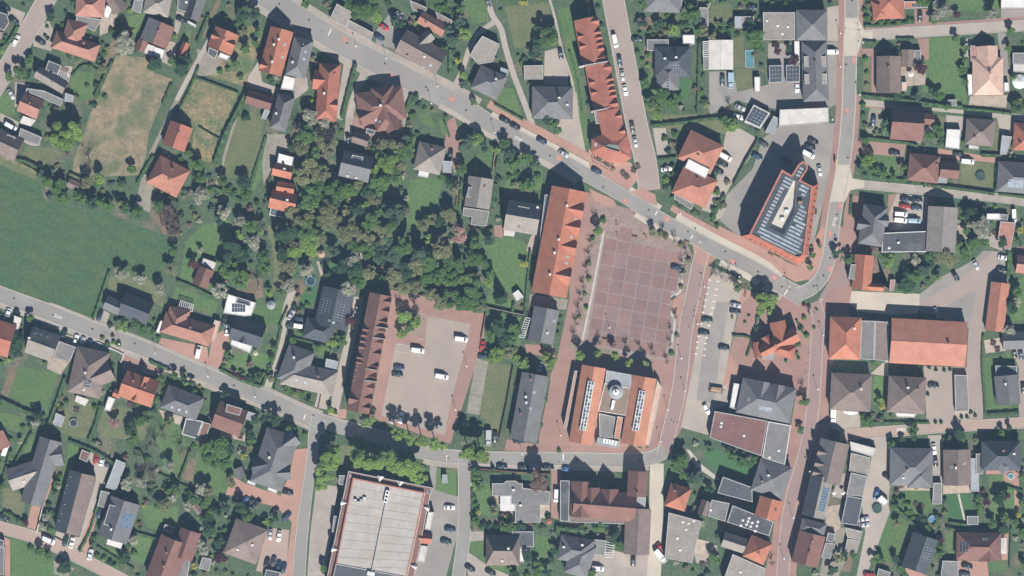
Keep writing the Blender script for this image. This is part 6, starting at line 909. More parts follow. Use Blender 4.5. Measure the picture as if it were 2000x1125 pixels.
SHRUBS = """
g 92 52 4; g 88 70 4; d 93 75 4; g 105 92 5; g 120 100 5; d 135 108 6; g 150 112 5; g 85 150 6; o 78 158 5; g 205 105 7; d 190 112 8; o 195 120 6; o 210 95 6; g 235 45 9; g 218 62 8; d 230 60 8; k 260 60 4; g 340 70 6; g 178 205 5; g 190 185 7; d 188 165 7; d 185 205 6; g 205 190 6; o 150 190 6; g 170 168 5
o 485 170 6; g 555 165 5; d 530 160 6; g 528 155 7; g 460 225 9; d 480 228 10; g 430 140 7; g 470 150 7; o 450 100 8; g 445 135 6; o 475 60 10; g 462 75 9
g 803 200 7; t 812 190 8; g 806 225 8; o 800 245 6; t 818 205 7; g 830 212 5; o 845 215 5; g 870 228 5; g 815 262 6; d 800 258 7; o 798 238 6
g 1010 340 8; o 1030 345 7; g 1050 345 8; o 1020 355 6; g 995 345 7; w 1035 335 5; g 1040 325 6; o 1005 360 8; g 1020 370 7; w 1010 358 3
o 1300 62 8; g 1330 50 7; g 1305 30 8; g 1280 35 6; g 1340 48 8; g 1275 70 7; o 1290 70 7; g 1250 65 5; g 1270 60 7; g 1392 58 7; g 1410 60 8; g 1430 55 8; g 1450 60 7; d 1430 48 10; g 1440 68 7; o 1380 90 6; g 1378 200 7; g 1370 180 6; o 1380 205 7; g 1372 150 5; g 1255 118 6; y 1265 128 5; g 1245 102 6; g 1265 108 7
g 1688 20 6; o 1695 10 6; g 1692 35 7; o 1705 42 6; g 1720 45 6; g 1735 44 6; o 1755 44 6; g 1775 40 6; d 1782 40 5; g 1690 115 6; g 1693 142 5; o 1692 165 5; g 1686 225 6; o 1690 245 6; g 1685 205 7; d 1730 230 9; g 1726 250 7; o 1700 248 5; o 1712 255 5; g 1720 260 6; o 1708 262 5
g 1935 375? 1; g 1790 357 6; d 1775 355 6; g 1805 360 6; o 1815 362 5; g 1735 352 6; g 1768 325 7; d 1770 345 6
g 1340 385? 1; g 1315 385 7; g 1325 395 6; g 1355 415 6; g 1400 440 5; g 1392 425 7; g 1395 410 8; o 1400 395 9; d 1330 400 6; g 1310 360 8; y 1302 352 9; o 1318 340 8; b 1420 355 7; g 1400 375 8; o 1410 400 10; d 1300 365 7; g 1298 270 7; g 1318 262 8; o 1310 280 6; d 1305 295 7
g 1535 705 4; g 1558 672 6; d 1563 640 6; g 1570 620 5; g 1575 655 6; d 1478 640 6; g 1480 620 5; g 1555 690 5; g 1560 700 4; b 1580 600 5; r 1570 595 4; g 1590 640 4
g 730 800 5; k 648 804 6; g 655 805 5; g 758 812 4; g 560 740 6; g 545 742 5; d 540 735 6
g 925 940 6; o 932 932 7; g 925 970 6; g 930 985 6; o 928 1005 5; g 940 1030 7; d 955 1030 8; d 970 1028 8; k 990 1008 6; u 980 1005 6; d 945 1025 8; g 1060 1030 7; g 1045 1025 6; d 1070 1008 7; o 1072 1020 6; w 965 952 3
g 1765 928 6; u 1760 950 5; k 1790 950 7; k 1800 948 6; d 1812 950 5; g 1750 945 6; u 1752 960 6; g 1748 975 7; g 1782 1010 7; g 1770 1000 6; g 1840 985 5; o 1845 1000 6; u 1920 960 6; g 1912 1000 6; g 1905 1005 5; d 1845 975 5; g 1740 860 6; o 1748 868 7; g 1860 862 6; w 1852 860 4; g 1945 848 6; d 1985 850 5; g 1965 850 6
k 114 790 5; g 130 785 6; g 120 795 6; u 120 775 5; g 185 795 6; g 45 835 6; d 58 820 7; g 320 750 6; k 390 755 4; g 395 765 5; g 330 745 6; y 362 750 7; g 232 672 6; r 220 655 4; d 215 635 6; g 300 648 7; g 292 640 6; g 255 640 6; g 310 660 6; o 200 660 5; g 210 672 6; g 222 668 5
g 470 760? 1; r 258 1020 4; u 272 1022 5; k 280 988 4; u 285 980 6; g 262 1080 7; g 240 1095? 1; g 190 1085 6; g 205 1090 7; d 215 1098 7; g 180 1070? 1; g 185 1050 8; d 180 1060 7; g 225 1105 6; w 200 1095 5; g 100 1000 6; d 95 985 6; g 118 930 6; g 60 1070 7; g 75 1080 7; d 35 1015 7; g 20 1005 7; g 45 1020 6
w 455 700 4; g 470 725 5; d 485 740 6; r 465 735 5; g 515 730 6; g 527 720 6; w 525 715 4; g 533 690 5; o 440 705 6; g 437 715 5; u 487 712 6
o 1275 455 6; o 1300 462 7; o 1330 478 6; o 1345 508 6; g 1335 530 5; o 1330 560 5; o 1322 655 5; g 1312 690 6; o 1325 600? 1; g 1158 465 5; o 1150 515 6; y 1150 545 6; o 1142 575 5; g 1145 600 5; o 1132 620 5; o 1290 455 7; g 1178 430 7
g 1092 880 5; g 1066 770 5; g 1066 780 5; g 1055 830 6; g 1050 840 5; g 1048 862 5; g 1092 635 4; g 1090 650 4; g 1095 620 4; g 1265 870 5; g 1250 872 4
g 1905 812 3; d 1866 818 3; d 1878 815 3; d 1889 815 3; d 1828 722 4; d 1844 723 4; d 1815 718 3; d 1855 722 3; d 1896 805 4; d 1827 825 3; d 1838 825 3; g 1702 740 4; g 1712 785 5; d 1720 815 6; g 1735 800 4; g 1740 812 4; d 1812 770 3
o 605 570 5; g 625 600 5; d 590 600 6; d 575 598 6; g 600 595 6; d 625 590 5; u 580 565 6; o 583 580 6; g 690 640 5; o 655 645 6; g 640 660 6; o 565 545 6
"""
for n, t in enumerate(sorted(entries(SHRUBS), key=lambda t: (-t[3], t[1]))): shrub(*t[:4], solo=n < 300)
BUSHES = []                                                        # the low planting that fills the beds between lawns, drives and houses
while len(BUSHES) < 1000:
    x, y = random.uniform(-5, 2005), random.uniform(-5, 1130)
    gi, gj = int((y + 80) / 4), int((x + 120) / 4)
    if ZMAP[gi - 1:gi + 2, gj - 1:gj + 2].max() > 0: continue
    p = P(x, y, 3.0)
    if any((Vector((o.location.x, o.location.y)) - p).length < 40 and any(rz(q, p) is not None for q in pr) for o, pr in HOUSES): continue
    BUSHES.append((x, y)); shrub(random.choice('gggggddoootttywub'), x, y, random.uniform(3, 8), solo=False)
if REST:                                                            # the smallest bushes, one mass
    mats = sorted({m.materials[0].name for m, *_ in REST}); V = []; Fs = []; LT = []; MI = []; k = 0
    for me, x, y, rot, s, sz in REST:
        n = len(me.vertices); a = np.empty(n * 3, np.float32); me.vertices.foreach_get('co', a); a = a.reshape(-1, 3); p = P(x, y); c_, s_ = math.cos(rot), math.sin(rot)
        V.append(np.stack([(a[:, 0] * c_ - a[:, 1] * s_) * s + p.x, (a[:, 0] * s_ + a[:, 1] * c_) * s + p.y, a[:, 2] * sz], 1)); l = np.empty(len(me.loops), np.int32); me.loops.foreach_get('vertex_index', l); Fs.append(l + k); t = np.empty(len(me.polygons), np.int32); me.polygons.foreach_get('loop_total', t); LT.append(t); MI.append(np.full(len(t), mats.index(me.materials[0].name), np.int32)); k += n
    V = np.concatenate(V); Fs = np.concatenate(Fs); LT = np.concatenate(LT); me = bpy.data.meshes.new('undergrowth'); me.vertices.add(len(V)); me.vertices.foreach_set('co', V.astype(np.float32).ravel()); me.loops.add(len(Fs)); me.loops.foreach_set('vertex_index', Fs); me.polygons.add(len(LT))
    me.polygons.foreach_set('loop_start', np.concatenate([[0], np.cumsum(LT)[:-1]]).astype(np.int32)); me.polygons.foreach_set('loop_total', LT)
    for n in mats: me.materials.append(bpy.data.materials[n])
    me.polygons.foreach_set('material_index', np.concatenate(MI)); me.update(calc_edges=True); o = link('undergrowth', me); o['kind'] = 'stuff'; o['label'] = 'small bushes and saplings scattered through all the gardens'; o['category'] = 'bushes'
# hedges
def hedge(pts, w, h, m='hedge'):
    c = smooth([(p[0], p[1]) for p in pts], 8); W = w * MPP; rng = np.random.default_rng(int(pts[0][0] * 7 + pts[0][1])); b0 = P(*c[len(c) // 2])
    ws = [P(*q[:2]) - b0 for q in c]; seg = np.array([(a.x, a.y) for a in ws]); L = np.linalg.norm(np.diff(seg, axis=0), axis=1); tot = L.sum()
    n = int(np.clip(tot * (W + 1.2 * h) * 16, 200, 9000)); cum = np.concatenate([[0], np.cumsum(L)]); s = rng.uniform(0, tot, n)
    x = np.interp(s, cum, seg[:, 0]); y = np.interp(s, cum, seg[:, 1]); k = np.clip(np.searchsorted(cum, s) - 1, 0, len(L) - 1); d = np.diff(seg, axis=0)[k] / L[k][:, None]
    o = rng.uniform(-.5, .5, n); o = np.sign(o) * (np.abs(o) * 2) ** 0.7 / 2; z = rng.uniform(0.15, 1, n) ** 0.35 * h * (1 - 0.5 * np.abs(o) ** 3) * (0.9 + 0.12 * np.sin(s * 1.7))
    v, n = quads(np.stack([x - d[:, 1] * o * W, y + d[:, 0] * o * W, z], 1), np.full(n, 0.17), rng)
    me = np_mesh('hedge', v, n, 'leaf_' + m); ob = link('hedge', me, None, (b0.x, b0.y, 0))
    mb = MB(); a = offset_line([(q[0], q[1]) for q in seg], W * 0.36); e = offset_line([(q[0], q[1]) for q in seg], -W * 0.36); N = len(a)
    vv = [(*q, 0) for q in a] + [(*q, 0) for q in e] + [(*q, h * 0.82) for q in a] + [(*q, h * 0.82) for q in e]; ff = []
    for i in range(N - 1): ff += [(2 * N + i, 2 * N + i + 1, 3 * N + i + 1, 3 * N + i), (i, i + 1, 2 * N + i + 1, 2 * N + i), (N + i, 3 * N + i, 3 * N + i + 1, N + i + 1)]
    link('hedge_core', mesh('hedge_core', vv, ff, 'leaf_' + m), ob)
    mid = c[len(c) // 2]; thing(ob, ('long ' if tot > 22 else 'short ') + ('yellowish' if m == 'olive' else 'clipped green'), 'hedge', mid[0], mid[1], 'garden hedges')
for pts, w, h, *m in [
    ([(695, 126), (682, 175), (668, 232)], 7, 2.2), ([(880, 97), (880, 148)], 9, 2), ([(966, 204), (1022, 235)], 4, 1.2), ([(1366, 85), (1365, 150), (1363, 220)], 6, 2), ([(214, 530), (196, 585), (182, 625)], 5, 1.6), ([(345, 548), (385, 565), (418, 582)], 5, 1.5),
    ([(482, 182), (462, 222), (440, 265), (420, 320)], 9, 2.6), ([(415, 366), (445, 380), (478, 396)], 6, 1.6), ([(1686, 82), (1712, 84)], 5, 1.5), ([(1684, 187), (1712, 190)], 5, 1.5), ([(1750, 77), (1786, 77)], 5, 1.4), ([(1688, 51), (1735, 50), (1785, 43)], 5, 1.4), ([(1712, 192), (1770, 198), (1830, 207), (1880, 210)], 9, 2.0), ([(1880, 213), (1930, 217), (1975, 223)], 5, 1.6),
    ([(1682, 268), (1725, 274), (1770, 280), (1792, 286)], 5, 1.6), ([(1684, 342), (1730, 350), (1772, 353)], 6, 1.4), ([(1818, 363), (1880, 370), (1942, 379)], 6, 1.8), ([(1946, 328), (1944, 375)], 5, 1.8), ([(1916, 303), (1955, 305)], 7, 1.8), ([(1663, 385), (1660, 420)], 5, 1.2), ([(1950, 379), (2005, 386)], 5, 1.2),
    ([(0, 782), (25, 793), (50, 805), (88, 815)], 9, 2.2), ([(128, 738), (110, 790), (95, 830)], 6, 2.0), ([(135, 862), (190, 885), (240, 918)], 6, 1.8), ([(198, 792), (188, 830), (174, 862)], 8, 2.0), ([(292, 706), (330, 722)], 6, 1.5), ([(372, 880), (362, 910), (351, 938)], 5, 1.8), ([(310, 925), (372, 955)], 4, 1.2), ([(8, 1000), (28, 1012), (52, 1026)], 7, 1.6), ([(22, 880), (8, 935)], 6, 1.8), ([(192, 985), (175, 1040), (155, 1078)], 4, 1.5), ([(262, 1040), (305, 1052)], 5, 1.4), ([(190, 1068), (225, 1090), (262, 1112)], 5, 1.2),
    ([(550, 640), (535, 700), (512, 755)], 5, 1.6), ([(561, 665), (548, 715), (536, 762)], 4, 1.4), ([(430, 722), (470, 742), (510, 756)], 6, 1.4), ([(562, 600), (545, 640)], 3, 1.4), ([(570, 660), (620, 672), (645, 680)], 4, 1.2), ([(552, 748), (585, 775), (610, 792)], 5, 0.9),
    ([(922, 955), (922, 1038)], 4, 1.4), ([(938, 922), (1000, 924)], 5, 1.4), ([(1085, 1036), (1110, 1040), (1142, 1042)], 20, 2.6), ([(1742, 986), (1762, 1005), (1786, 1026)], 7, 1.8), ([(1853, 1021), (1894, 1026)], 6, 1.6), ([(1965, 950), (1998, 960)], 4, 1.4), ([(1430, 655), (1466, 662), (1458, 696)], 4, 1.2), ([(1925, 810), (1990, 806)], 6, 1.6), ([(1920, 655), (1918, 720), (1925, 808)], 4, 1.4), ([(1972, 470), (1968, 545)], 7, 2.0), ([(1700, 826), (1730, 826), (1815, 826)], 4, 1.3),
    ([(1272, 246), (1330, 240), (1395, 232), (1440, 236)], 6, 1.8), ([(1480, 272), (1462, 305), (1440, 345), (1432, 362)], 3, 1.6), ([(1415, 380), (1400, 410), (1390, 435)], 6, 1.6), ([(1318, 385), (1345, 402), (1368, 422)], 5, 1.0), ([(1285, 312), (1322, 308)], 5, 1.6), ([(940, 445), (952, 420), (962, 390), (968, 360)], 9, 2.2), ([(978, 290), (970, 330)], 7, 2.0), ([(902, 352), (898, 405)], 5, 1.8), ([(950, 603), (985, 612), (1024, 620)], 4, 1.6), ([(1004, 592), (1000, 612)], 5, 1.6), ([(1036, 490), (1024, 620)], 4, 1.8),
    ([(804, 185), (790, 230), (786, 268)], 6, 1.8), ([(868, 238), (878, 268)], 4, 1.4), ([(0, 306), (40, 322), (74, 340)], 9, 1.0, 'olive'), ([(30, 312), (52, 316), (75, 328)], 5, 2.0), ([(136, 340), (160, 352), (170, 365)], 6, 1.6, 'olive'), ([(385, 85), (398, 55), (408, 30)], 6, 1.8), ([(335, 165), (318, 205)], 6, 1.4), ([(388, 130), (372, 172), (350, 215)], 4, 1.4), ([(378, 150), (420, 165), (466, 182)], 3, 1.4), ([(388, 248), (412, 262), (430, 272)], 2, 1.2), ([(300, 305), (285, 330), (268, 360)], 6, 1.6), ([(0, 100), (20, 80), (36, 52)], 7, 1.8), ([(140, 150), (165, 128), (195, 140)], 4, 1.2), ([(220, 120), (200, 160), (185, 190)], 6, 1.6),
    ([(1500, 572), (1520, 580)], 4, 1.4), ([(1478, 622), (1476, 650)], 4, 1.2), ([(1555, 625), (1568, 650)], 4, 1.0), ([(1795, 545), (1780, 568), (1765, 572)], 5, 1.6), ([(1752, 540), (1790, 525), (1812, 518)], 4, 1.2), ([(1842, 855), (1842, 880)], 4, 1.4), ([(1975, 1030), (1972, 1110)], 4, 1.4), ([(1848, 1030), (1860, 1034), (1930, 1034)], 6, 1.8), ([(1112, 100), (1128, 155), (1138, 220)], 4, 1.2), ([(745, 275), (785, 285)], 4, 1.4), ([(175, 860), (200, 870)], 4, 1.6), ([(62, 845), (32, 900)], 4, 1.6), ([(535, 330), (520, 370)], 4, 1.0), ([(520, 268), (500, 330), (490, 365)], 6, 1.2)]:
    hedge(pts, w, h, *(m or []))
# garden walls and fences
for pts, h, mm in [([(1002, 716), (990, 785), (975, 856)], 1.6, 'wood_dark'), ([(948, 615), (944, 640), (940, 662)], 1.4, 'wall_brick'), ([(950, 600), (1025, 616)], 1.6, 'wall_stone'), ([(190, 668), (242, 692), (236, 708)], 0.7, 'wall_white'), ([(96, 938), (72, 1040)], 1.4, 'wall_white'), ([(1480, 273), (1455, 315), (1432, 362)], 1.5, 'wood_dark'), ([(968, 285), (962, 340)], 1.5, 'wood'), ([(896, 345), (892, 400)], 1.4, 'wood'), ([(648, 682), (632, 750), (622, 800)], 1.0, 'wall_stone'), ([(712, 548), (762, 560), (800, 570), (845, 585), (880, 590), (945, 612)], 1.8, 'wall_brick'), ([(918, 915), (1008, 922), (1075, 926)], 1.2, 'wall_brick'), ([(128, 1060), (108, 1050)], 0.8, 'wall_stone')]:
    q = [P(*p) for p in pts]; m = MB()
    for a, b in zip(q[:-1], q[1:]):
        d = (b - a).normalized(); nn = Vector((-d.y, d.x)) * 0.14; a2, b2 = a - q[0], b - q[0] + d * 0.1; m.prism([a2 + nn, a2 - nn, b2 - nn, b2 + nn], 0, h)
    ob = link('garden_wall', m.mesh('garden_wall', mm), None, (q[0].x, q[0].y, 0)); k = len(pts) // 2; thing(ob, {'wood_dark': 'dark timber', 'wood': 'timber', 'wall_brick': 'brick', 'wall_stone': 'grey stone', 'wall_white': 'white'}[mm], 'garden wall', pts[k][0], pts[k][1])
# ------------------------------------------------------------------ vehicles
def carmat(n, c, r=0.35): return mat('car_' + n, c, tuple(x * 0.92 for x in c), 0.5, r, fine_amt=0.02, spec=0.5)
CARC = {'k': ('black', (0.018, 0.02, 0.023)), 'b': ('dark blue', (0.025, 0.045, 0.085)), 'g': ('dark grey', (0.06, 0.065, 0.07)), 's': ('silver', (0.40, 0.41, 0.42)), 'w': ('white', (0.78, 0.78, 0.77)), 'r': ('red', (0.42, 0.03, 0.025)), 'l': ('light blue', (0.30, 0.42, 0.50)), 'e': ('bright blue', (0.05, 0.13, 0.36)), 'n': ('dark green', (0.02, 0.05, 0.04))}
for a, (n, c) in CARC.items(): carmat(n.replace(' ', '_'), c)
CM = {}
def rr(L, W, c, n=4):
    out = []
    for sx, sy, a0 in ((1, 1, 0), (-1, 1, 90), (-1, -1, 180), (1, -1, 270)):
        for i in range(n + 1):
            t = math.radians(a0 + 90 * i / n); out.append(Vector((sx * (L / 2 - c) + c * math.cos(t), sy * (W / 2 - c) + c * math.sin(t))))
    return out
def loft(m, rings, mi=0, cap=True):
    n = len(rings[0][0]); vs = [(p[0], p[1], z if not callable(z) else z(p)) for ring, z in rings for p in ring]; fs = []
    for k in range(len(rings) - 1): fs += [(k * n + i, k * n + (i + 1) % n, (k + 1) * n + (i + 1) % n, (k + 1) * n + i) for i in range(n)]
    if cap: fs.append(tuple((len(rings) - 1) * n + i for i in range(n)))
    m.add(vs, fs, mi)
def car_parts(kind, col):
    key = (kind, col)
    if key in CM: return CM[key]
    cm = 'car_' + CARC[col][0].replace(' ', '_'); L, W, H = {'c': (4.4, 1.82, 1.46), 'e': (4.7, 1.84, 1.5), 'v': (5.2, 2.0, 2.1), 't': (6.2, 2.2, 2.6)}[kind]; out = []
    m = MB(); loft(m, [(rr(L - 0.1, W - 0.1, 0.4), 0.25), (rr(L, W, 0.45), 0.5), (rr(L - 0.06, W - 0.04, 0.45), 0.78), (rr(L - 0.3, W - 0.22, 0.4), 0.93 if kind != 'v' else 1.0)]); out.append(('body', m.mesh('body', cm, True)))
    if kind in 'ce':
        x0, x1 = (-L * 0.44 if kind == 'e' else -L * 0.38), L * 0.20; rx0, rx1 = (-L * 0.36 if kind == 'e' else -L * 0.24), L * 0.03
    elif kind == 'v': x0, x1, rx0, rx1 = -L * 0.485, L * 0.34, -L * 0.475, L * 0.20
    else: x0, x1, rx0, rx1 = L * 0.16, L * 0.47, L * 0.18, L * 0.38
    zb = 0.9; yb, yt = W / 2 - 0.13, W / 2 - 0.28
    A = [(x0, yb, zb), (x1, yb, zb), (x1, -yb, zb), (x0, -yb, zb)]; T = [(rx0, yt, H), (rx1, yt, H), (rx1, -yt, H), (rx0, -yt, H)]
    gm = 'glass' if kind in 'ce' else 'glass'
    for nm, f in (('windscreen', (1, 2)), ('rear_window', (3, 0)), ('side_window', (0, 1)), ('side_window', (2, 3))):
        i, j = f; me = mesh(nm, [A[i], A[j], T[j], T[i]], [(0, 3, 2, 1)] if True else [], gm if not (kind == 'v' and nm != 'windscreen') else cm); out.append((nm, me))
    m = MB(); m.add([(rx0 - .02, yt + .03, H - .02), (rx1 + .02, yt + .03, H - .02), (rx1 + .02, -yt - .03, H - .02), (rx0 - .02, -yt - .03, H - .02), (rx0 + .2, yt - .18, H + .05), (rx1 - .15, yt - .18, H + .05), (rx1 - .15, -yt + .18, H + .05), (rx0 + .2, -yt + .18, H + .05)], [(0, 1, 5, 4), (1, 2, 6, 5), (2, 3, 7, 6), (3, 0, 4, 7), (4, 5, 6, 7)]); out.append(('roof', m.mesh('roof', cm)))
    if kind == 't': m = MB(); m.box(-L * .48, -W / 2 + .05, 0.6, L * .13, W / 2 - .05, 2.5); out.append(('load_box', m.mesh('load_box', cm)))
    for sx in (-1, 1):
        for sy in (-1, 1): m = MB(); m.tube((sx * L * .30, sy * (W / 2 - .22), .32), (sx * L * .30, sy * (W / 2 - .0), .32), .32, .32, 10); out.append(('wheel', m.mesh('wheel', 'rubber')))
    for sy in (-1, 1):
        m = MB(); m.box(L / 2 - .32, sy * (W / 2 - .42) - .2, .62, L / 2 - .07, sy * (W / 2 - .42) + .2, .80); out.append(('headlight', m.mesh('headlight', 'metal_white')))
        m = MB(); m.box(x1 - .25, sy * (W / 2 + .06) - .1, .92, x1 - .08, sy * (W / 2 + .06) + .1, 1.06); out.append(('mirror', m.mesh('mirror', cm)))
    CM[key] = out; return out
def car(x, y, ang, col='k', kind='c'):
    nm = {'c': 'parked_car', 'e': 'estate_car', 'v': 'van', 't': 'box_truck'}[kind]; o = root(nm, x, y, 0.7); o.rotation_euler = (0, 0, math.radians(-ang))
    for n, me in car_parts(kind, col): link(n, me, o)
    thing(o, CARC[col][0], {'c': 'car', 'e': 'estate car', 'v': 'van', 't': 'box truck'}[kind], x, y, 'parked vehicles', {'c': 'car', 'e': 'car', 'v': 'van', 't': 'truck'}[kind])
CARS = """
w 31 79 -62 e; k 10 15 38 e; k 27 40 38 c; k 79 81 32 c; s 22 184 60 c; k 354 39 30 c; w 21 247 30 v; r 749 52 35 c; b 741 73 32 c; k 767 30 65 c; s 778 32 68 c; g 952 4 68 c; k 1095 105 80 c
w 1201 80 78 v; b 1210 118 82 c; s 1216 147 80 c; w 1221 176 80 c; g 1235 248 80 c; s 1241 277 78 c; k 1244 76 -6 c; n 1411 156 90 e; l 1427 157 90 t; k 1469 14 4 c; s 1446 210 25 c; w 1443 228 18 c; w 1557 170 90 c
k 1797 32 90 c; w 1625 101 0 v; b 1706 235 95 c; k 986 235 28 e; k 1006 247 28 c; b 1058 275 30 c; s 1101 300 28 c; b 1165 334 28 c; w 1417 306 28 v; k 1412 320 28 c; k 1403 334 28 c; w 1302 330 -8 c; g 1491 281 32 c; b 1478 305 25 e; b 1536 311 32 c; k 880 302 95 c; k 680 271 80 c
k 1588 276 28 c; k 1582 287 24 c; w 1579 301 28 v; s 1601 333 80 c; k 1747 299 10 c; k 1872 301 8 c; w 1890 315 6 v; k 1769 389 10 c; k 1791 391 2 c; r 1767 403 10 c; b 1790 406 4 c; w 1760 418 4 v; w 1759 430 6 v; l 1786 431 2 v; w 1980 421 88 v; s 1906 517 62 c; w 1960 503 12 c; k 1957 527 8 c; s 1829 611 65 c; k 1866 539 60 c
w 15 613 105 c; k 30 613 112 c; k 125 652 -70 c; w 148 664 -75 c; s 161 668 -72 c; b 175 673 -75 c; k 195 616 -72 c; w 387 687 -78 v; k 438 627 -78 c; w 444 645 -78 c; s 568 615 -55 c; k 567 632 -50 c; b 586 623 12 c; w 586 637 8 v; k 809 578 8 c; s 698 604 105 c; b 1321 523 12 c; s 1437 596 12 c; k 1436 608 10 c; n 1381 625 4 c; k 1375 650 8 c; k 1414 679 8 c; w 1380 799 62 e
w 901 662 8 v; w 816 684 8 v; w 863 735 10 v; b 779 718 4 c; k 776 731 6 c; w 783 816 -78 c; s 768 817 -60 c; r 942 676 -80 c; b 944 697 12 c; s 954 855 92 t; k 967 853 92 e; k 1013 862 8 c; l 1055 717 100 c
k 1823 753 4 c; k 1981 689 80 c; b 1994 692 80 c; k 1999 758 85 c; w 1627 812 92 t; k 1734 932 35 c; k 1827 901 82 c; w 1824 877 85 c; s 1687 1014 -10 c; s 1688 1025 -8 c; k 1889 1106 15 c; g 1884 1122 5 c; r 1697 1123 10 c; e 1712 965 105 c; k 1798 1017 30 c
w 878 991 4 c; b 879 1034 10 c; n 871 1058 14 c; k 980 911 4 c; k 1022 912 2 c; k 1071 913 6 c; e 1108 916 6 c; w 1086 968 92 v; w 1167 1110 6 v; k 1237 1095 92 c; w 1290 1086 50 t; r 1290 1070 55 c; k 918 1110 35 c; k 958 1118 30 c
r 188 896 -75 c; w 199 899 -75 c; k 211 902 -72 c; k 9 1011 30 c; w 95 1055 22 v; n 128 1057 -72 c; w 140 1060 -75 c; w 176 1083 -75 c; b 193 1001 -80 c; w 10 878 -70 v; k 562 962 12 c
k 462 975 -50 c; e 477 979 -45 c; k 489 981 -45 c; k 501 984 -45 c; k 536 1000 -48 c; b 560 1009 -50 c; s 528 1044 95 c; w 545 1047 98 c; k 521 1100 -75 c; g 534 1097 -75 c; b 544 1106 -75 c; b 554 1110 -75 c; l 1694 872? 1
"""
for t in [a.split() for a in CARS.replace('\n', ';').split(';')]:
    if t and '?' not in ' '.join(t): car(float(t[1]), float(t[2]), float(t[3]), t[0], t[4])
# trailer loaded with timber
o = root('trailer', 1398, 761); o.rotation_euler = (0, 0, math.radians(-8)); m = MB(); m.box(-2.6, -1.2, 0.5, 2.6, 1.2, 0.75); m.box(-2.6, -1.2, .75, 2.6, -1.1, 1.3); m.box(-2.6, 1.1, .75, 2.6, 1.2, 1.3); m.bar((2.6, 0, .5), (3.9, 0, .5), .12); link('bed', m.mesh('bed', 'wood_dark'), o)
for i in range(9): m = MB(); m.bar((-2.4 + random.random(), -1 + i * .24, 1.0 + random.random() * .5), (2.2, -.9 + i * .22, 1.1 + random.random() * .5), .22); link('timber', m.mesh('timber', 'timber_pale'), o)
for s in (-1, 1): m = MB(); m.tube((0, s * 1.2, .32), (0, s * 1.35, .32), .32, .32, 10); link('wheel', m.mesh('wheel', 'rubber'), o)
thing(o, 'open', 'timber trailer', 1398, 761, cat='trailer')
# ------------------------------------------------------------------ garden things
def ring_disc(name, x, y, r, rim, net, h, look, noun):
    o = root(name, x, y); R = r * MPP; m = MB(); n = 24
    for i in range(n):
        a, b = 2 * math.pi * i / n, 2 * math.pi * (i + 1) / n; m.add([(R * .82 * math.cos(a), R * .82 * math.sin(a), h), (R * math.cos(a), R * math.sin(a), h), (R * math.cos(b), R * math.sin(b), h), (R * .82 * math.cos(b), R * .82 * math.sin(b), h)], [(0, 1, 2, 3)])
    link('safety_pad', m.mesh('safety_pad', rim), o); link('jumping_mat', mesh('jumping_mat', [(R * .82 * math.cos(2 * math.pi * i / n), R * .82 * math.sin(2 * math.pi * i / n), h - .03) for i in range(n)], [tuple(range(n))], net), o)
    for i in range(6): a = i * math.pi / 3; m = MB(); m.bar((R * .93 * math.cos(a), R * .93 * math.sin(a), 0), (R * .93 * math.cos(a), R * .93 * math.sin(a), h + 1.5), .06); link('post', m.mesh('post', 'coping'), o)
    thing(o, look, noun, x, y)
for a in [(607, 549, 10, 'plastic_blue', 'net_dark', .8, 'blue rimmed', 'trampoline'), (144, 826, 8.5, 'roof_blu', 'net_dark', .8, 'pale rimmed', 'trampoline'), (75, 800, 8, 'plastic_blue', 'net_dark', .6, 'dark round', 'trampoline'), (1915, 344, 9.5, 'net_green', 'net_green', .8, 'dark green', 'trampoline'), (1713, 993, 9.5, 'net_green', 'net_green', .8, 'grey-green', 'trampoline'), (1821, 1014, 8, 'roof_blu', 'plastic_blue', .8, 'blue', 'trampoline'), (1974, 930, 6.5, 'roof_wht', 'pool_water', .5, 'small round', 'whirlpool')]: ring_disc(a[7], *a[:6], a[6], a[7])
o = root('swimming_pool', 1464, 115); m = MB(); w, l = 18 * MPP, 35 * MPP
m.box(-w / 2, -l / 2, 0, w / 2, -l / 2 + .3, .35); m.box(-w / 2, l / 2 - .3, 0, w / 2, l / 2, .35); m.box(-w / 2, -l / 2 + .3, 0, -w / 2 + .3, l / 2 - .3, .35); m.box(w / 2 - .3, -l / 2 + .3, 0, w / 2, l / 2 - .3, .35); link('pool_edge', m.mesh('pool_edge', 'roof_blu'), o)
link('water', mesh('water', [(-w / 2 + .3, -l / 2 + .3, .22), (w / 2 - .3, -l / 2 + .3, .22), (w / 2 - .3, l / 2 - .3, .22), (-w / 2 + .3, l / 2 - .3, .22)], [(0, 1, 2, 3)], 'pool_water'), o); thing(o, 'turquoise', 'swimming pool', 1464, 115)
po = sheet('pond', 'pond_water', [(626, 508), (634, 504), (644, 502), (648, 506), (642, 513), (632, 518), (625, 515)])
def roof_poly(name, x, y, r, n, h0, h1, m1, look, noun):
    o = root(name, x, y); R = r * MPP; m = MB(); m.add([(R * math.cos(2 * math.pi * i / n), R * math.sin(2 * math.pi * i / n), h0) for i in range(n)] + [(0, 0, h1)], [(i, (i + 1) % n, n) for i in range(n)] + [tuple(range(n - 1, -1, -1))]); link('canopy', m.mesh('canopy', m1), o)
    if noun == 'parasol': m = MB(); m.tube((0, 0, 0), (0, 0, h1), .04, .04, 6); link('pole', m.mesh('pole', 'wood'), o)
    else:
        for i in range(n): a = 2 * math.pi * i / n; m = MB(); m.bar((R * .9 * math.cos(a), R * .9 * math.sin(a), 0), (R * .9 * math.cos(a), R * .9 * math.sin(a), h0), .1); link('post', m.mesh('post', 'wood'), o)
    thing(o, look, noun, x, y)
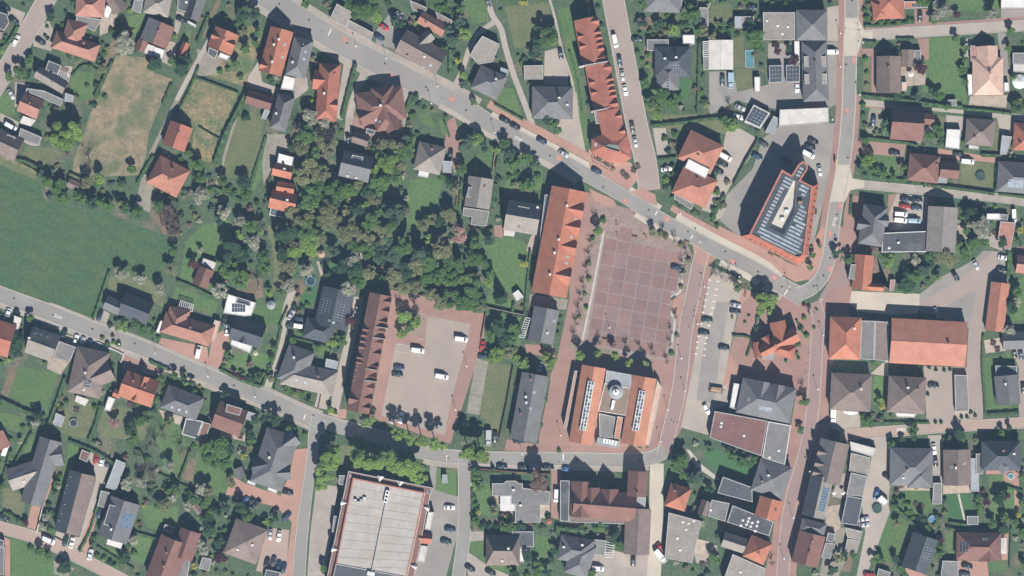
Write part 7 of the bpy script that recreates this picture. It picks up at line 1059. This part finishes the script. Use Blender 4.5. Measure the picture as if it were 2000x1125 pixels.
for a in [('gazebo', 628, 496, 8, 6, 2.3, 3.4, 'timber_pale', 'pale hexagonal', 'gazebo'), ('gazebo', 530, 596, 9, 8, 2.2, 3.2, 'roof_blu', 'grey round', 'gazebo'), ('party_tent', 1990, 160, 15, 8, 2.4, 3.8, 'metal_white', 'white octagonal', 'party tent'), ('parasol', 1814, 256, 10, 4, 2.3, 2.9, 'metal_white', 'white', 'parasol'), ('parasol', 1778, 145, 6, 8, 2.2, 2.7, 'metal_white', 'white', 'parasol'), ('parasol', 500, 690, 5, 8, 2.2, 2.7, 'stone_light', 'cream', 'parasol'), ('parasol', 1072, 1018, 6, 8, 2.2, 2.7, 'roof_red', 'red', 'parasol'), ('parasol', 1628, 962, 5, 4, 2.2, 2.7, 'metal_white', 'white', 'parasol'), ('parasol', 1646, 962, 5, 4, 2.2, 2.7, 'metal_white', 'white square', 'parasol')]: roof_poly(*a)
def pergola(q, n, m1, h=2.5, look='white slatted'):
    c = [P(x, y, h) for x, y in q]; b = sum(c, Vector((0, 0))) / 4; o = bpy.data.objects.new('pergola', None); COL.objects.link(o); o.location = (b.x, b.y, 0); c = [p - b for p in c]
    for i in range(n + 1):
        t = i / n; p0 = c[0] * (1 - t) + c[1] * t; p1 = c[3] * (1 - t) + c[2] * t; m = MB(); m.bar((*p0, h), (*p1, h), .22); link('slat', m.mesh('slat', m1), o)
    for i, j in ((0, 1), (3, 2)): m = MB(); m.bar((*c[i], h - .2), (*c[j], h - .2), .16); link('beam', m.mesh('beam', m1), o)
    for p in c: m = MB(); m.bar((*p, 0), (*p, h - .1), .14); link('post', m.mesh('post', m1), o)
    x = sum(a[0] for a in q) / 4; y = sum(a[1] for a in q) / 4; thing(o, look, 'pergola', x, y)
pergola([(353, 587), (378, 595), (375, 609), (349, 600)], 7, 'metal_white'); pergola([(1036, 622), (1024, 660), (1014, 658), (1026, 620)], 9, 'metal_white'); pergola([(1184, 1058), (1181, 1088), (1197, 1089), (1200, 1062)], 6, 'metal_white'); pergola([(117, 137), (135, 145), (130, 154), (112, 147)], 6, 'metal_white'); pergola([(1373, 81), (1373, 110), (1384, 110), (1384, 81)], 8, 'metal_white', 3.15); pergola([(1954, 1051), (1965, 1051), (1965, 1081), (1954, 1081)], 6, 'metal_white'); pergola([(1162, 308), (1200, 328), (1196, 335), (1158, 316)], 8, 'wood_dark', 2.3, 'dark timber')
# benches, tables, planters, bollards and lamps
def bench(x, y, ang):
    o = root('bench', x, y); o.rotation_euler = (0, 0, math.radians(-ang))
    for k in range(3): m = MB(); m.box(-1.1, -.3 + k * .2, .43, 1.1, -.14 + k * .2, .48); link('seat_slat', m.mesh('seat_slat', 'wood'), o)
    m = MB(); m.box(-1.1, .32, .5, 1.1, .38, .9); link('backrest', m.mesh('backrest', 'wood'), o)
    for s in (-.9, .9): m = MB(); m.box(s - .05, -.3, 0, s + .05, .36, .43); link('leg', m.mesh('leg', 'coping'), o)
    thing(o, 'timber', 'bench', x, y, 'street benches')
for a in [(1204, 437, 80), (1205, 459, 80), (1240, 464, 10), (1260, 462, 60), (1319, 608, 110), (1316, 585, -40), (1341, 474, 20), (1455, 575, 100), (1456, 562, 100), (1505, 498, 28), (1182, 664, 10), (1192, 669, 10)]: bench(*a)
def lamp(x, y):
    o = root('street_lamp', x, y); m = MB(); m.tube((0, 0, 0), (0, 0, 5.2), .08, .05, 7); link('pole', m.mesh('pole', 'coping'), o); m = MB(); m.tube((0, 0, 5.2), (0, 0, 5.6), .12, .32, 8); link('lamp_head', m.mesh('lamp_head', 'metal_white'), o); thing(o, 'slim grey', 'street lamp', x, y, 'street lamps')
def lampset(s): [lamp(float(t.split()[0]), float(t.split()[1])) for t in s.split(';')]
lampset('696 92; 755 116; 843 203; 855 170; 966 260; 1120 360; 1328 418; 1365 473; 1443 541; 1540 560; 1640 67; 1684 85; 1640 132; 1678 187; 1624 235; 1603 585; 1607 655; 1596 760; 1580 920; 1337 764; 1330 700; 1362 633; 1080 570; 912 715; 235 672; 305 690; 408 735; 500 775; 1020 886; 1290 862; 1375 560; 1190 640; 1304 800; 1095 850; 890 800; 1548 1010; 1530 1090')
def bollard(x, y):
    o = root('bollard', x, y); m = MB(); m.tube((0, 0, 0), (0, 0, .85), .13, .11, 8); link('post', m.mesh('post', 'wood_dark'), o); m = MB(); m.tube((0, 0, .85), (0, 0, .98), .15, .05, 8); link('cap', m.mesh('cap', 'coping'), o); thing(o, 'dark', 'bollard', x, y, 'street bollards')
for t in '1372 537;1368 560;1366 586;1358 600;1355 620;1345 640;1336 605;1332 622;1477 460;1486 470;1497 482;1516 515;1532 528;1652 57;1675 48;1677 82;1652 140;1676 132;1580 690;1576 712;1574 728;1592 612;1598 630;1600 640;1312 822;1316 826;1324 826;1094 880;1092 905'.split(';'): bollard(*map(float, t.split()))
def table_set(x, y, a, big=1):
    o = root('picnic_table', x, y); o.rotation_euler = (0, 0, math.radians(-a)); m = MB(); m.box(-1.0 * big, -.45, .70, 1.0 * big, .45, .76); link('table_top', m.mesh('table_top', 'wood_dark'), o)
    for s in (-1, 1): m = MB(); m.box(-1.0 * big, s * .85 - .2, .42, 1.0 * big, s * .85 + .2, .47); link('bench_board', m.mesh('bench_board', 'wood_dark'), o)
    for s in (-.7, .7): m = MB(); m.box(s - .06, -.9, 0, s + .06, .9, .42); m.box(s - .05, -.3, .42, s + .05, .3, .70); link('leg', m.mesh('leg', 'wood_dark'), o)
    thing(o, 'dark timber', 'picnic table', x, y, 'picnic tables')
for a in [(1217, 338, 60), (1224, 345, 55), (1245, 325, 70), (1238, 332, 20), (1940, 670, 20), (1948, 682, 0), (1790, 985, 35), (1800, 990, -40), (255, 790, 20), (262, 795, 20), (150, 800, 15), (470, 852, 15), (1705, 485, 10), (1716, 480, 40), (1930, 458, 70), (1944, 455, 30), (1385, 1098, 30), (1372, 1102, 0), (640, 530, 60)]: table_set(*a)
def planter(x, y, a, l=6, w=3):
    o = root('planter', x, y); o.rotation_euler = (0, 0, math.radians(-a)); L, W = l * MPP, w * MPP; m = MB(); m.box(-L / 2, -W / 2, 0, L / 2, W / 2, .5); link('box', m.mesh('box', 'wall_stone'), o); rng = np.random.default_rng(int(x)); c = np.stack([rng.uniform(-L / 2, L / 2, 60), rng.uniform(-W / 2, W / 2, 60), rng.uniform(.5, 1.0, 60)], 1); v, n = quads(c, np.full(60, .15), rng); link('plants', np_mesh('plants', v, n, 'leaf_green'), o); thing(o, 'stone', 'planter', x, y, 'planters')
for a in [(1170, 312, 28, 10, 5), (1186, 322, 28, 10, 5), (1198, 329, 28, 8, 4), (1518, 500, 28, 12, 3), (1594, 415, 95, 10, 3), (1580, 610, 60), (1595, 605, 30), (1430, 620, 90), (1463, 617, 0), (1455, 630, 0), (1576, 510, 90)]: planter(*a)
m = MB(); o = root('site_sign', 1632, 318); m.box(-.25, -1.2, 1.2, .25, 1.2, 2.6); link('board', m.mesh('board', 'yellow_paint'), o); m = MB(); m.bar((0, -1, 0), (0, -1, 1.3), .1); m.bar((0, 1, 0), (0, 1, 1.3), .1); link('post', m.mesh('post', 'coping'), o); thing(o, 'yellow', 'roadside sign', 1632, 318, cat='sign')
# ------------------------------------------------------------------ the summer haze between the aircraft and the ground
hm = bpy.data.materials.new('haze'); hm.use_nodes = True; hn = hm.node_tree; hn.nodes.clear(); ho = hn.nodes.new('ShaderNodeOutputMaterial'); hv = hn.nodes.new('ShaderNodeVolumePrincipled')
hv.inputs['Color'].default_value = (0.46, 0.70, 1.0, 1); hv.inputs['Density'].default_value = 6.0e-5; hv.inputs['Anisotropy'].default_value = 0.0; hn.links.new(hv.outputs[0], ho.inputs['Volume'])
m = MB(); m.box(-440, -320, -1, 440, 320, CAM_H + 25); me = m.mesh('haze', 'asphalt'); me.materials.clear(); me.materials.append(hm); o = link('haze', me); o['kind'] = 'stuff'; o['label'] = 'thin blue summer haze over the whole town'; o['category'] = 'haze'
# ------------------------------------------------------------------ labels: look + nearest building + place
ORD = ['', 'second', 'third', 'fourth', 'fifth', 'sixth', 'seventh', 'eighth', 'ninth', 'tenth', 'eleventh', 'twelfth', 'thirteenth', 'fourteenth', 'fifteenth', 'sixteenth', 'seventeenth', 'eighteenth', 'nineteenth', 'twentieth']
tmp = {}
for o, look, noun, x, y in THINGS:
    best = min(LAND, key=lambda l: (l[0] - x) ** 2 + (l[1] - y) ** 2); dx, dy = x - best[0], y - best[1]
    side = ('right of' if dx > 0 else 'left of') if abs(dx) > abs(dy) else ('below' if dy > 0 else 'above')
    tmp.setdefault((look, noun, side, best[2]), []).append((dx * dx + dy * dy, o))
for (look, noun, side, lm), L in tmp.items():
    L.sort(key=lambda t: t[0]); lm2 = lm.replace(',', '')
    for i, (_, o) in enumerate(L):
        w = ('' if len(L) == 1 else 'nearest ' if i == 0 else ORD[min(i, 19)] + ' nearest ') + (look + ' ' if look else '') + noun + ' ' + side + ' the ' + lm2
        o['label'] = ' '.join(w.split()[:16])
